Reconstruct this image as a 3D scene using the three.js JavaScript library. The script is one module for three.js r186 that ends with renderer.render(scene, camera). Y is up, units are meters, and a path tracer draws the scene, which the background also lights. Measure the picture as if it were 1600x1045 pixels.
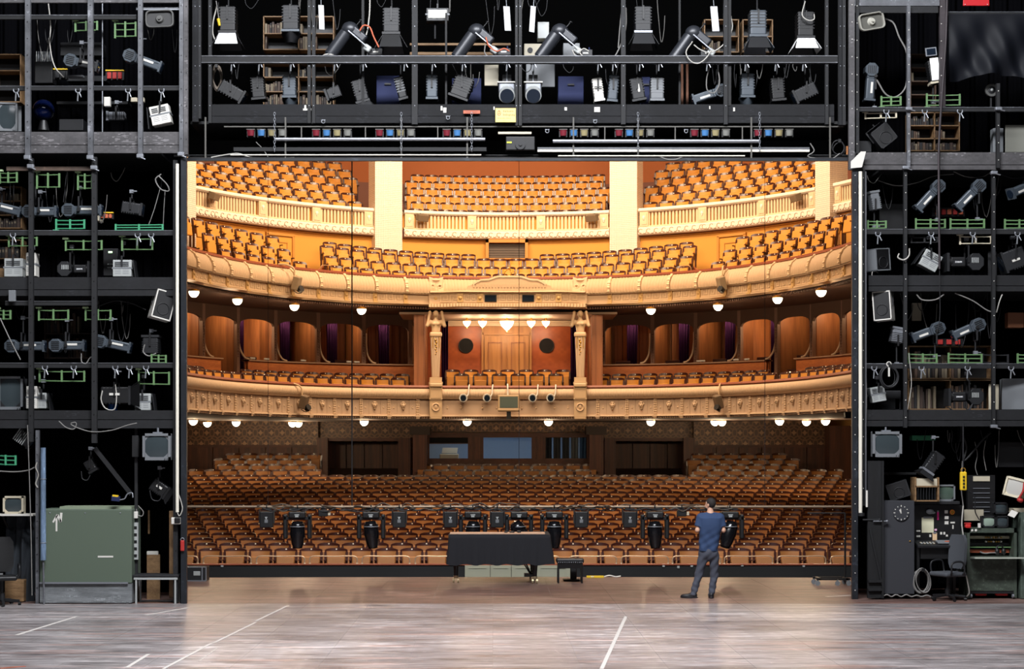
import * as THREE from 'three';
import { mergeGeometries, mergeVertices } from 'three/addons/utils/BufferGeometryUtils.js';
import { RoundedBoxGeometry } from 'three/addons/geometries/RoundedBoxGeometry.js';
import { MarchingCubes } from 'three/addons/objects/MarchingCubes.js';
import { RectAreaLightUniformsLib } from 'three/addons/lights/RectAreaLightUniformsLib.js';

// ---------------------------------------------------------------- camera
// lens: focal length 2628 px on a 1600 x 1045 frame, shifted so that the horizon lies at y = 705 and the vanishing point at x = 770
const FOC = 2628, VPX = 770, HOR = 705, EYE = 2.64, XA = 0.457;      // XA: axis of the auditorium
const scene = new THREE.Scene();
scene.background = new THREE.Color(0x000000);
const camera = new THREE.PerspectiveCamera(2 * Math.atan(HOR / FOC) * 180 / Math.PI, 1600 / 1045, 0.1, 200);
camera.aspect = 1660 / 1410;
camera.setViewOffset(1660, 1410, 60, 0, 1600, 1045);
camera.position.set(0, EYE, 0);
camera.lookAt(0, EYE, -10);
scene.add(camera);
const renderer = new THREE.WebGLRenderer();
renderer.toneMapping = THREE.LinearToneMapping;
renderer.toneMappingExposure = 1.0;
renderer.shadowMap.enabled = true;
RectAreaLightUniformsLib.init();

// ---------------------------------------------------------------- large lights
const WARM = new THREE.Color(1.0, 0.74, 0.49), WORK = new THREE.Color(0.93, 0.95, 1.0);
function areaLight(name, color, intensity, w, h, pos, target) {
  const l = new THREE.RectAreaLight(color, intensity, w, h);
  l.name = name; l.position.set(...pos); l.lookAt(...target); scene.add(l); return l;
}
// rows of work lights in the fly loft over the stage
areaLight('work_light_bank', WORK, 88, 12, 2.2, [0, 17, -18], [0, 0, -26]);
areaLight('work_light_batten', WORK, 17, 14, 1.0, [0, 17.5, -6], [0, 3, -31]);
// ceiling lights of the auditorium
areaLight('auditorium_ceiling_panel', WARM, 36, 9, 3.0, [XA, 16.3, -42], [XA, 8.3, -51]);
// unseen fill added behind the proscenium arch to brighten stalls and balcony fronts
areaLight('added_portal_fill', WARM, 37, 8, 1.5, [XA, 12, -35.5], [XA, 10.4, -48]);

// ---------------------------------------------------------------- helpers
const V3 = (x, y, z) => new THREE.Vector3(x, y, z);
const wx = (px, d) => (px - VPX) * d / FOC, wy = (py, d) => EYE - (py - HOR) * d / FOC, ml = (n, d) => n * d / FOC;
const at = (px, py, d) => V3(wx(px, d), wy(py, d), -d);              // a pixel at a known depth
let seedv = 12345;
function rnd() { seedv = (seedv + 0x6d2b79f5) | 0; let t = Math.imul(seedv ^ (seedv >>> 15), 1 | seedv); t = (t + Math.imul(t ^ (t >>> 7), 61 | t)) ^ t; return ((t ^ (t >>> 14)) >>> 0) / 4294967296; }
const rr = (a, b) => a + (b - a) * rnd(), pick = (a) => a[Math.floor(rnd() * a.length)];
const clamp = (v, a, b) => Math.min(b, Math.max(a, v)), lerp = (a, b, t) => a + (b - a) * t;
const sm = (a, b, x) => { const t = clamp((x - a) / (b - a), 0, 1); return t * t * (3 - 2 * t); };

const taken = {};
function numbered(name) { if (taken[name] === undefined) { taken[name] = 0; return name; } taken[name]++; return name + '_' + String(taken[name]).padStart(3, '0'); }
function tagIt(o, label, category, group, kind) {
  o.userData = { label, category }; if (group) o.userData.group = group; if (kind) o.userData.kind = kind; return o;
}
function thing(name, label, category, pos = [0, 0, 0], turn = 0, group, kind) {
  const o = new THREE.Group(); o.name = numbered(name); scene.add(o);
  if (pos.isVector3) o.position.copy(pos); else o.position.set(...pos);
  o.rotation.y = turn; return tagIt(o, label, category, group, kind);
}
function prep(g) {
  if (!g.index) { const n = g.attributes.position.count, ix = new Uint32Array(n); for (let i = 0; i < n; i++) ix[i] = i; g.setIndex(new THREE.BufferAttribute(ix, 1)); }
  for (const k of Object.keys(g.attributes)) if (!['position', 'normal', 'uv'].includes(k)) g.deleteAttribute(k);
  if (!g.attributes.normal) g.computeVertexNormals();
  if (!g.attributes.uv) g.setAttribute('uv', new THREE.BufferAttribute(new Float32Array(g.attributes.position.count * 2), 2));
  g.morphAttributes = {}; g.clearGroups(); return g;
}
// collects geometries, all in one frame, into a single mesh
class MB {
  constructor() { this.l = []; }
  add(g, m) { g = prep(g); if (m) g.applyMatrix4(m); this.l.push(g); return this; }
  put(g, x = 0, y = 0, z = 0, rx = 0, ry = 0, rz = 0) { return this.add(g, new THREE.Matrix4().makeRotationFromEuler(new THREE.Euler(rx, ry, rz)).setPosition(x, y, z)); }
  box(w, h, d, x = 0, y = 0, z = 0, rx = 0, ry = 0, rz = 0, o = 'XYZ') { return this.add(new THREE.BoxGeometry(w, h, d), new THREE.Matrix4().makeRotationFromEuler(new THREE.Euler(rx, ry, rz, o)).setPosition(x, y, z)); }
  rbox(w, h, d, r, x = 0, y = 0, z = 0, rx = 0, ry = 0, rz = 0, seg = 2) { return this.put(new RoundedBoxGeometry(w, h, d, seg, r), x, y, z, rx, ry, rz); }
  cyl(r0, r1, h, n, x = 0, y = 0, z = 0, rx = 0, ry = 0, rz = 0, open = false) { return this.put(new THREE.CylinderGeometry(r1, r0, h, n, 1, open), x, y, z, rx, ry, rz); }
  sph(r, x = 0, y = 0, z = 0, sx = 1, sy = 1, sz = 1, n = 12) { const g = new THREE.SphereGeometry(r, n, Math.ceil(n * 0.75)); g.scale(sx, sy, sz); return this.put(g, x, y, z); }
  rod(a, b, r, n = 6, r1 = r) {
    const A = a.isVector3 ? a : V3(...a), B = b.isVector3 ? b : V3(...b), d = B.clone().sub(A), L = d.length();
    const g = new THREE.CylinderGeometry(r1, r, L, n, 1); const q = new THREE.Quaternion().setFromUnitVectors(V3(0, 1, 0), d.normalize());
    return this.add(g, new THREE.Matrix4().compose(A.clone().add(B).multiplyScalar(0.5), q, V3(1, 1, 1)));
  }
  bar(a, b, w, h) {                                                    // square bar from a to b
    const A = a.isVector3 ? a : V3(...a), B = b.isVector3 ? b : V3(...b), d = B.clone().sub(A), L = d.length();
    const g = new THREE.BoxGeometry(w, L, h); const q = new THREE.Quaternion().setFromUnitVectors(V3(0, 1, 0), d.normalize());
    return this.add(g, new THREE.Matrix4().compose(A.clone().add(B).multiplyScalar(0.5), q, V3(1, 1, 1)));
  }
  tube(pts, r, seg = 24, n = 5, closed = false) {
    const c = new THREE.CatmullRomCurve3(pts.map((p) => (p.isVector3 ? p : V3(...p))), closed, 'centripetal');
    return this.add(new THREE.TubeGeometry(c, seg, r, n, closed));
  }
  lathe(pts, n = 16, x = 0, y = 0, z = 0, rx = 0, ry = 0, rz = 0) { return this.put(new THREE.LatheGeometry(pts.map((p) => new THREE.Vector2(...p)), n), x, y, z, rx, ry, rz); }
  torus(R, r, x = 0, y = 0, z = 0, rx = 0, ry = 0, rz = 0, n = 20, m = 5, arc = Math.PI * 2) { return this.put(new THREE.TorusGeometry(R, r, m, n, arc), x, y, z, rx, ry, rz); }
  ext(pts, depth, x = 0, y = 0, z = 0, rx = 0, ry = 0, rz = 0, bevel = 0) {
    const s = new THREE.Shape(pts.map((p) => new THREE.Vector2(...p)));
    return this.put(new THREE.ExtrudeGeometry(s, bevel ? { depth, bevelEnabled: true, bevelSize: bevel, bevelThickness: bevel, bevelSegments: 1, curveSegments: 6 } : { depth, bevelEnabled: false, curveSegments: 6 }), x, y, z, rx, ry, rz);
  }
  geo() { return this.l.length === 1 ? this.l[0] : mergeGeometries(this.l, false); }
  build(name, mat, parent, label) { return meshOf(name, this.geo(), mat, parent, label); }
}
const mb = () => new MB();
function meshOf(name, geo, mat, parent, label) {
  const m = new THREE.Mesh(geo, mat); m.castShadow = m.receiveShadow = true;
  if (parent) { m.name = name; parent.add(m); } else { m.name = numbered(name); scene.add(m); }
  if (label) m.userData.label = label; return m;
}
const bx = (w, h, d) => new THREE.BoxGeometry(w, h, d);
const stuff = (o) => { o.userData.kind = 'stuff'; return o; };
function dup(root, pos, label, group) {
  const r = root.clone(); r.name = numbered(root.userData.base || root.name.replace(/_\d{3}$/, '')); scene.add(r);
  if (pos) { if (pos.isVector3) r.position.copy(pos); else r.position.set(...pos); }
  r.userData = { ...root.userData }; if (label) r.userData.label = label; if (group) r.userData.group = group;
  r.traverse((o) => { o.castShadow = o.receiveShadow = true; }); return r;
}
function sdfMesh(f, cx, cy, cz, half, res) {
  const mc = new MarchingCubes(res, undefined, false, false, 120000); mc.isolation = 0;
  const k = (i) => ((i - res / 2) / (res / 2)) * half;
  for (let z = 0; z < res; z++) for (let y = 0; y < res; y++) for (let x = 0; x < res; x++) mc.field[x + y * res + z * res * res] = -f(cx + k(x), cy + k(y), cz + k(z));
  mc.update();
  const n = mc.count, g = new THREE.BufferGeometry();
  const p = new Float32Array(n * 3);
  for (let i = 0; i < n; i++) { p[i * 3] = cx + mc.positionArray[i * 3] * half; p[i * 3 + 1] = cy + mc.positionArray[i * 3 + 1] * half; p[i * 3 + 2] = cz + mc.positionArray[i * 3 + 2] * half; }
  g.setAttribute('position', new THREE.BufferAttribute(p, 3));
  const w = mergeVertices(g, half * 1e-4); w.computeVertexNormals(); return prep(w);
}
const smin = (a, b, k) => { const h = clamp(0.5 + 0.5 * (b - a) / k, 0, 1); return lerp(b, a, h) - k * h * (1 - h); };
function capsule(x, y, z, a, b, ra, rb) {
  const bx_ = b[0] - a[0], by = b[1] - a[1], bz = b[2] - a[2], px = x - a[0], py = y - a[1], pz = z - a[2];
  const t = clamp((px * bx_ + py * by + pz * bz) / (bx_ * bx_ + by * by + bz * bz + 1e-9), 0, 1);
  return Math.hypot(px - bx_ * t, py - by * t, pz - bz * t) - lerp(ra, rb, t);
}
const ellip = (x, y, z, c, r) => { const k0 = Math.hypot((x - c[0]) / r[0], (y - c[1]) / r[1], (z - c[2]) / r[2]); return (k0 - 1) * Math.min(...r); };

// ---------------------------------------------------------------- textures and materials
function hash2(x, y) { let h = (Math.imul(x, 374761393) + Math.imul(y, 668265263)) | 0; h = Math.imul(h ^ (h >>> 13), 1274126177); return ((h ^ (h >>> 16)) >>> 0) / 4294967296; }
function vnoise(x, y, px, py) {
  const xi = Math.floor(x), yi = Math.floor(y), fx = x - xi, fy = y - yi, u = fx * fx * (3 - 2 * fx), v = fy * fy * (3 - 2 * fy);
  const w = (a, p) => (p ? ((a % p) + p) % p : a);
  const a = hash2(w(xi, px), w(yi, py)), b = hash2(w(xi + 1, px), w(yi, py)), c = hash2(w(xi, px), w(yi + 1, py)), d = hash2(w(xi + 1, px), w(yi + 1, py));
  return lerp(lerp(a, b, u), lerp(c, d, u), v);
}
function tex(w, h, f, srgb = true) {
  const data = new Uint8Array(w * h * 4);
  for (let y = 0; y < h; y++) for (let x = 0; x < w; x++) { const c = f(x / w, y / h, x, y), o = (y * w + x) * 4; data[o] = clamp(c[0], 0, 255); data[o + 1] = clamp(c[1], 0, 255); data[o + 2] = clamp(c[2], 0, 255); data[o + 3] = 255; }
  const t = new THREE.DataTexture(data, w, h); t.wrapS = t.wrapT = THREE.RepeatWrapping; t.magFilter = THREE.LinearFilter; t.minFilter = THREE.LinearMipmapLinearFilter; t.generateMipmaps = true;
  if (srgb) t.colorSpace = THREE.SRGBColorSpace; t.needsUpdate = true; return t;
}
function canvasTex(w, h, draw) { const c = document.createElement('canvas'); c.width = w; c.height = h; draw(c.getContext('2d'), w, h); const t = new THREE.CanvasTexture(c); t.colorSpace = THREE.SRGBColorSpace; t.magFilter = THREE.LinearFilter; return t; }
const std = (color, rough = 0.6, metal = 0, extra = {}) => new THREE.MeshStandardMaterial({ color, roughness: rough, metalness: metal, ...extra });
// wood with grain along u, or along v when up is set
function woodTex(base, dark, scaleU, scaleV, contrast, seed, up) {
  return tex(256, 256, (u, v) => {
    if (up) [u, v] = [v, u];
    let n = 0.6 * vnoise(u * scaleU + seed, v * scaleV, scaleU, scaleV) + 0.4 * vnoise(u * scaleU * 4 + seed * 3, v * scaleV * 3, scaleU * 4, scaleV * 3);
    n = clamp(0.5 + (n - 0.5) * contrast, 0, 1); return [lerp(dark[0], base[0], n), lerp(dark[1], base[1], n), lerp(dark[2], base[2], n)];
  });
}
const scuff = tex(256, 256, (u, v) => { const n = 0.5 * vnoise(u * 8, v * 8, 8, 8) + 0.3 * vnoise(u * 32, v * 32, 32, 32) + 0.2 * vnoise(u * 128, v * 128, 128, 128); const s = n > 0.72 ? 1.35 : 1; const c = 175 * (0.75 + 0.5 * n) * s; return [c, c, c]; });
const scuffBlack = tex(512, 512, (u, v) => {
  let n = 0.5 * vnoise(u * 6, v * 6, 6, 6) + 0.3 * vnoise(u * 30, v * 60, 30, 60) + 0.2 * vnoise(u * 200, v * 200, 200, 200); let c = 120 + 95 * n;
  if (vnoise(u * 40 + 9, v * 130, 40, 130) * vnoise(u * 6 + 3, v * 6 + 1, 6, 6) > 0.58) c += 75; return [c, c, c * 1.0];
});
const rep = (t, a, b = a) => { const c = t.clone(); c.repeat.set(a, b); c.needsUpdate = true; return c; };
const matte = (c) => new THREE.MeshPhysicalMaterial({ color: c, roughness: 1, specularIntensity: 0 });
const MT = {};
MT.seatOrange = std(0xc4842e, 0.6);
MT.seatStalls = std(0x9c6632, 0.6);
MT.seatDark = std(0x40201a, 0.28);
MT.plate = std(0xf1ead8, 0.3, 0.1);
MT.cream = std(0xd2b997, 0.6);
MT.creamUp = std(0xb89a78, 0.6);
MT.creamLow = std(0xb49a82, 0.6);
MT.creamLight = std(0xe4dac9, 0.55);
MT.railWood = std(0x8a4a35, 0.4);
MT.orangeWall = std(0xcb8f38, 0.7);
MT.orangeWood = std(0xffffff, 0.45, 0, { map: woodTex([206, 122, 62], [168, 90, 44], 4, 24, 1.2, 3) });
MT.panelWood = std(0xffffff, 0.5, 0, { map: woodTex([158, 100, 58], [116, 68, 38], 2, 14, 1.2, 7, 1) });
MT.darkPanel = std(0xffffff, 0.5, 0, { map: woodTex([98, 54, 35], [64, 34, 23], 2, 14, 1.3, 5, 1) });
MT.honeyWood = std(0xffffff, 0.45, 0, { map: woodTex([178, 122, 66], [146, 95, 48], 2, 16, 1.1, 11, 1) });
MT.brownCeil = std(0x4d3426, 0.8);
MT.gold = std(0xb98d3c, 0.35, 0.7);
MT.purple = matte(0x241028);
MT.stallsFloor = std(0x2a1a14, 0.7);
MT.black = std(0x0b0b0c, 0.7);
MT.blackCloth = matte(0x08080a);
MT.voidBlack = matte(0x040404);
MT.steelDark = std(0x191a1e, 0.7, 0.0, { map: scuff });
MT.steelBlack = std(0x121316, 0.7, 0.0, { map: scuff });
MT.steelGrey = std(0x84868c, 0.45, 0.1, { map: scuff });
MT.beamGrey = std(0x747173, 0.7, 0, { map: scuffBlack });
MT.beamBlack = std(0x25262a, 0.9, 0, { map: scuffBlack });
MT.white = std(0xc9c6be, 0.5);
MT.pipeWhite = std(0xd8d3c4, 0.45);
MT.chrome = std(0xa6a9af, 0.38, 0.85);
MT.alu = std(0x85888e, 0.45, 0.5);
MT.green = std(0x5b7a50, 0.5);
MT.greenTeal = std(0x3f8f68, 0.5);
MT.spotGrey = std(0x434a51, 0.42, 0.2);
MT.spotDark = std(0x121316, 0.55);
MT.spotBlack = std(0x09090b, 0.5);
MT.floodGrey = std(0x9fa2a0, 0.5, 0.1);
MT.lens = std(0x1b2430, 0.08, 0.2);
MT.cable = std(0x17171a, 0.6);
MT.cableGrey = std(0x716f6c, 0.6);
MT.cableWhite = std(0xa8a59e, 0.6);
MT.red = std(0xa32622, 0.55);
MT.redOrange = std(0xb0583a, 0.55);
MT.blue = std(0x1d5bb0, 0.5);
MT.navy = std(0x091845, 0.75);
MT.yellow = std(0xd9b31c, 0.55);
MT.shelfWood = std(0xffffff, 0.65, 0, { map: woodTex([136, 106, 72], [100, 74, 46], 3, 20, 1.2, 2) });
MT.beigePlastic = std(0xb9b09a, 0.5);
MT.greyPlastic = std(0x6a6d70, 0.5);
MT.screen = std(0x363e41, 0.16);
MT.hammerGreen = std(0x3f4b40, 0.5, 0, { map: rep(scuff, 1) });
const glow = (c, i) => new THREE.MeshStandardMaterial({ color: 0xffffff, emissive: c, emissiveIntensity: i, roughness: 0.4 });
MT.globe = glow(new THREE.Color(1, 0.86, 0.62), 5);
// ================================================================ plan curves of the auditorium
class Ring {
  constructor(pts) {                                                   // pts: [x from the hall axis, depth], from one end to the other
    this.p = pts; this.c = [0];
    for (let i = 1; i < pts.length; i++) this.c.push(this.c[i - 1] + Math.hypot(pts[i][0] - pts[i - 1][0], pts[i][1] - pts[i - 1][1]));
    let k = 0; while (k < pts.length - 1 && pts[k][0] < 0) k++;
    this.mid = this.c[k]; this.s0 = -this.mid; this.s1 = this.c[this.c.length - 1] - this.mid;
  }
  at(s) {
    const L = s + this.mid, c = this.c; let lo = 0, hi = c.length - 1;
    while (hi - lo > 1) { const m = (lo + hi) >> 1; if (c[m] <= L) lo = m; else hi = m; }
    const a = this.p[lo], b = this.p[hi], t = (L - c[lo]) / (c[hi] - c[lo] || 1), l = Math.hypot(b[0] - a[0], b[1] - a[1]) || 1;
    const tx = (b[0] - a[0]) / l, tz = -(b[1] - a[1]) / l;
    return { x: XA + lerp(a[0], b[0], t), z: -lerp(a[1], b[1], t), tx, tz, nx: tz, nz: -tx };
  }
  pt(s, o, y) { const q = this.at(s); return V3(q.x + q.nx * o, y, q.z + q.nz * o); }
  turn(s) { const q = this.at(s); return Math.atan2(-q.nx, -q.nz); }   // a thing whose +z faces the stage
  offset(o) { const N = 700, out = []; for (let i = 0; i <= N; i++) { const q = this.at(lerp(this.s0, this.s1, i / N)); out.push([q.x - XA + q.nx * o, -(q.z + q.nz * o)]); } return new Ring(out); }
  sAtPx(px, o = 0) { let best = 0, bd = 1e9; for (let s = this.s0; s <= this.s1; s += 0.01) { const q = this.pt(s, o, 0), e = Math.abs(VPX + FOC * q.x / -q.z - px); if (e < bd) { bd = e; best = s; } } return best; }
}
function superRing(a, b, n, dc) {
  const pts = []; for (let i = 0; i <= 1400; i++) { const t = Math.PI * (1 - i / 1400), c = Math.cos(t), s = Math.max(0, Math.sin(t)); pts.push([a * Math.sign(c) * Math.abs(c) ** (2 / n), dc - b + b * s ** (2 / n)]); } return new Ring(pts);
}
const ringA = superRing(7.8, 12.5, 2.8, 47), ringU = superRing(8.1, 10.5, 2.2, 47), ringB = superRing(10.1, 10.7, 2, 51.5);
// surface swept along a ring: profile of [offset outward, height], hard edges between segments unless smooth
function sweep(ring, prof, s0, s1, ds = 0.25, smooth = false, mod, ymod) {
  const n = Math.max(1, Math.round((s1 - s0) / ds)), pos = [], uv = [], ix = []; let base = 0;
  const segs = smooth ? [prof] : prof.slice(1).map((p, i) => [prof[i], p]);
  for (const seg of segs) {
    let len = 0;
    for (let j = 0; j < seg.length; j++) {
      if (j) len += Math.hypot(seg[j][0] - seg[j - 1][0], seg[j][1] - seg[j - 1][1]);
      for (let i = 0; i <= n; i++) { const s = lerp(s0, s1, i / n), q = ring.at(s), o = seg[j][0] + (mod ? mod(s, j) : 0); pos.push(q.x + q.nx * o, seg[j][1] + (ymod ? ymod(q.x - XA, o) : 0), q.z + q.nz * o); uv.push(s, len); }
    }
    for (let j = 0; j < seg.length - 1; j++) for (let i = 0; i < n; i++) { const a = base + j * (n + 1) + i, b = a + 1, c = a + n + 1, d = c + 1; ix.push(a, c, b, b, c, d); }
    base += seg.length * (n + 1);
  }
  const g = new THREE.BufferGeometry(); g.setAttribute('position', new THREE.Float32BufferAttribute(pos, 3)); g.setAttribute('uv', new THREE.Float32BufferAttribute(uv, 2)); g.setIndex(ix); g.computeVertexNormals(); return g;
}
function bend(g, ring, s0) {                                           // flat (x along, y up, z to the stage) onto the ring
  g = prep(g); const p = g.attributes.position;
  for (let i = 0; i < p.count; i++) { const v = ring.pt(s0 + p.getX(i), -p.getZ(i), p.getY(i)); p.setXYZ(i, v.x, v.y, v.z); }
  g.computeVertexNormals(); return g;
}
const bentBox = (ring, s0, s1, y0, y1, o0, o1, ds = 0.3) => sweep(ring, [[o1, y1], [o0, y1], [o0, y0], [o1, y0], [o1, y1]], s0, s1, ds);
function slab(name, x0, x1, y0, y1, z0, z1, mat, label, parent) {
  const m = meshOf(name, bx(x1 - x0, y1 - y0, z1 - z0), mat, parent); m.position.set((x0 + x1) / 2, (y0 + y1) / 2, (z0 + z1) / 2);
  const g = m.geometry, p = g.attributes.position, nn = g.attributes.normal, uv = g.attributes.uv;      // uv in metres
  for (let i = 0; i < p.count; i++) { const ax = Math.abs(nn.getX(i)), ay = Math.abs(nn.getY(i)); uv.setXY(i, ax > 0.5 ? p.getZ(i) : p.getX(i), ay > 0.5 ? p.getZ(i) : p.getY(i)); }
  if (!parent) tagIt(m, label, name.split('_')[0], undefined, 'structure'); return m;
}

// ================================================================ fittings of the large lights, above the picture
{
  const fit = (name, label, cat, w, h, pos, target, color, n) => {
    const t = thing(name, label, cat, pos); t.lookAt(...target); const back = 0.03;
    for (let i = 0; i < n; i++) { const x = -w / 2 + (i + 0.5) * w / n; mb().box(w / n - 0.05, h - 0.05, 0.02, x, 0, -back).build('diffuser', MT['fit' + name] || (MT['fit' + name] = glow(color, 1.2)), t); mb().box(w / n, h, 0.14, x, 0, -back - 0.085).build('housing', MT.steelDark, t); }
    mb().rod([-w * 0.4, 0, -0.15], [-w * 0.4, 1.2, -1.6], 0.02).rod([w * 0.4, 0, -0.15], [w * 0.4, 1.2, -1.6], 0.02).build('hanger', MT.steelDark, t);
  };
  fit('work_light_fitting', 'wide bank of work lights high over the stage', 'lamp', 12, 2.2, [0, 17, -18], [0, 0, -26], WORK, 8); fit('work_light_batten_fitting', 'narrow batten of work lights high at the rear of the stage', 'lamp', 14, 1.0, [0, 17.5, -6], [0, 3, -31], WORK, 10); fit('auditorium_light_fitting', 'broad warm flood panel under the auditorium ceiling', 'lamp', 9, 3, [XA, 16.3, -42], [XA, 8.3, -51], WARM, 6); fit('added_portal_fill_fitting', 'added warm fill light strip hidden behind the proscenium arch', 'lamp', 8, 1.5, [XA, 12, -35.5], [XA, 10.4, -48], WARM, 6);  // the portal fitting belongs to the added fill, not to a known lamp
}

// ================================================================ stage floor, made of panels
const floorMap = (() => {
  const W = 2048, H = 2048, M = 12.84;                                 // metres across the texture
  const streaks = []; for (let i = 0; i < 420; i++) streaks.push([rnd(), rnd(), rr(0.002, 0.03), rr(0.0004, 0.0012), rr(20, 75), rr(-0.06, 0.06)]);
  const t = tex(W, H, (u, v) => {
    const row = Math.floor(v * 107), fr = v * 107 - row;                // boards 12 cm deep run across the stage
    const tone = hash2(row, 7) * 0.5 + 0.5 * hash2(Math.floor(u * 6 + hash2(row, 3) * 6), row);
    const g1 = vnoise(u * 30 + hash2(row, 1) * 50, v * 700, 0, 700), g2 = vnoise(u * 140, v * 1024, 140, 1024), big = vnoise(u * 7, v * 9, 7, 9), mid = vnoise(u * 26 + 4, v * 60, 26, 60);
    let c = 128 + 26 * (tone - 0.5) + 74 * (g1 - 0.5) + 44 * (g2 - 0.5) + 26 * (big - 0.5) + 34 * (mid - 0.5);
    if (fr < 0.05) c -= 20;
    const worn = sm(0.66, 0.9, vnoise(u * 60 + 3, v * 500, 60, 500) * 0.6 + 0.4 * big); c += worn * 46;
    const red = sm(0.72, 0.9, vnoise(u * 9 + 5, v * 120, 9, 120)) * 16;
    return [c + red + 3, c - 3, c - 3 - red * 0.3];
  });
  const d = t.image.data;                                              // scuffs, paint spots and scratches
  const dab = (x, y, r) => { const o = ((((y % H) + H) % H) * W + (((x % W) + W) % W)) * 4; for (let k = 0; k < 3; k++) d[o + k] = clamp(d[o + k] + r, 0, 255); };
  for (const [u, v, l, w, b, sl] of streaks) { const n = Math.round(l * W); for (let i = 0; i < n; i++) { const k = Math.max(1, Math.round(w * H)); if (rnd() < 0.25) continue; for (let j = 0; j < k; j++) dab(Math.round(u * W) + i, Math.round(v * H + sl * i) + j, b * rr(0.6, 1.2)); } }
  for (let i = 0; i < 380; i++) { const x = Math.floor(rnd() * W), y = Math.floor(rnd() * H), a = Math.ceil(rr(1, 7)), b = Math.ceil(rr(1, 2)), s = rr(40, 120); for (let p = 0; p < a; p++) for (let q = 0; q < b; q++) if (rnd() < 0.8) dab(x + p, y + q, s); }
  for (let i = 0; i < 60; i++) { let x = rnd() * W, y = rnd() * H; const an = rr(0, 6.3), n = rr(40, 160), s = rr(25, 60); let a = an; for (let k = 0; k < n; k++) { a += rr(-0.03, 0.03); x += Math.cos(a); y += Math.sin(a); dab(Math.round(x), Math.round(y), s); } }
  t.needsUpdate = true; return t;
})();
MT.floor = std(0xffffff, 0.36, 0, { map: floorMap });
MT.floorApron = std(0xc6a79b, 0.4, 0, { map: floorMap });         // browner boards of the forestage
{
  const floor = thing('floor', 'scuffed grey-brown boarded stage floor', 'floor', [0, 0, 0], 0, undefined, 'structure');
  const depths = [35, 32.1, 29.15, 27.4, 25.4, 23.4, 21.4, 19.4, 16.4, 12, 6, -6];
  const W = 1.07, cols = 26; const cache = {};
  for (let r = 0; r < depths.length - 1; r++) {
    const wide = r >= 8 ? 13 : 1;
    for (let c = 0; c < cols; c += wide) {
      const x0 = (c - cols / 2) * W, x1 = x0 + W * wide, z0 = -depths[r], z1 = -depths[r + 1], w = x1 - x0 - 0.004, l = z1 - z0 - 0.006;
      const g = bx(w, 0.05, l), p = g.attributes.position, uv = g.attributes.uv, cx = (x0 + x1) / 2, cz = (z0 + z1) / 2;
      for (let i = 0; i < p.count; i++) uv.setXY(i, (p.getX(i) + cx) / 12.84, -(p.getZ(i) + cz) / 12.84);
      const m = meshOf('floor_panel', g, r < 2 ? MT.floorApron : MT.floor, floor); m.position.set(cx, -0.025 - hash2(r, c) * 0.0012, cz);
    }
  }
  const under = meshOf('subfloor', bx(28, 0.3, 41), MT.dust = std(0xa39a92, 0.9), floor); under.position.set(0, -0.155, -14.5);
  // curved stage lip
  const lip = []; for (let i = 0; i <= 24; i++) { const x = lerp(-9, 9.8, i / 24), d = 34.98 + 0.35 * (1 - ((x - XA) / 9.4) ** 2); lip.push([x, d]); }
  const sh = [[-9, 34.9], ...lip, [9.8, 34.9]].map(([x, d]) => [x, d]);
  const lg = mb().ext(sh, 0.05, 0, 0, 0, -Math.PI / 2).geo(); { const p = lg.attributes.position, uv = lg.attributes.uv; for (let i = 0; i < p.count; i++) uv.setXY(i, p.getX(i) / 12.84, -p.getZ(i) / 12.84); }
  const lm = meshOf('stage_lip', lg, MT.floorApron, floor); lm.position.y = -0.05;
  for (const [x0, y0, x1, y1, w] of [[255, 1045, 330, 1005, 0.045], [335, 1004, 400, 972, 0.04], [400, 970, 450, 946, 0.04], [940, 1045, 978, 963, 0.05], [26, 992, 120, 963, 0.06], [228, 961, 296, 949, 0.06], [198, 1043, 232, 1022, 0.05], [311, 1033, 340, 1012, 0.02], [838, 947, 888, 946, 0.03], [1291, 932, 1333, 930, 0.09], [1085, 957, 1230, 954.5, 0.02], [0, 1044, 40, 1041, 0.05]].map((a) => a)) {
    const d0 = FOC * EYE / (y0 - HOR), d1 = FOC * EYE / (y1 - HOR), A = V3(wx(x0, d0), 0.002, -d0), B = V3(wx(x1, d1), 0.002, -d1), L = A.distanceTo(B);
    const t = meshOf('floor_tape', bx(L, 0.002, w), x0 === 0 ? MT.redOrange : MT.tape || (MT.tape = std(0xb9b4ae, 0.75)), undefined); t.position.copy(A).add(B).multiplyScalar(0.5); t.rotation.y = Math.atan2(-(B.z - A.z), B.x - A.x);
    tagIt(t, x0 === 0 ? 'short strip of red marking tape on the stage floor' : 'worn strip of white marking tape on the stage floor', 'tape', x0 === 0 ? undefined : 'white marking tapes on the stage floor');
  }
}
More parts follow.
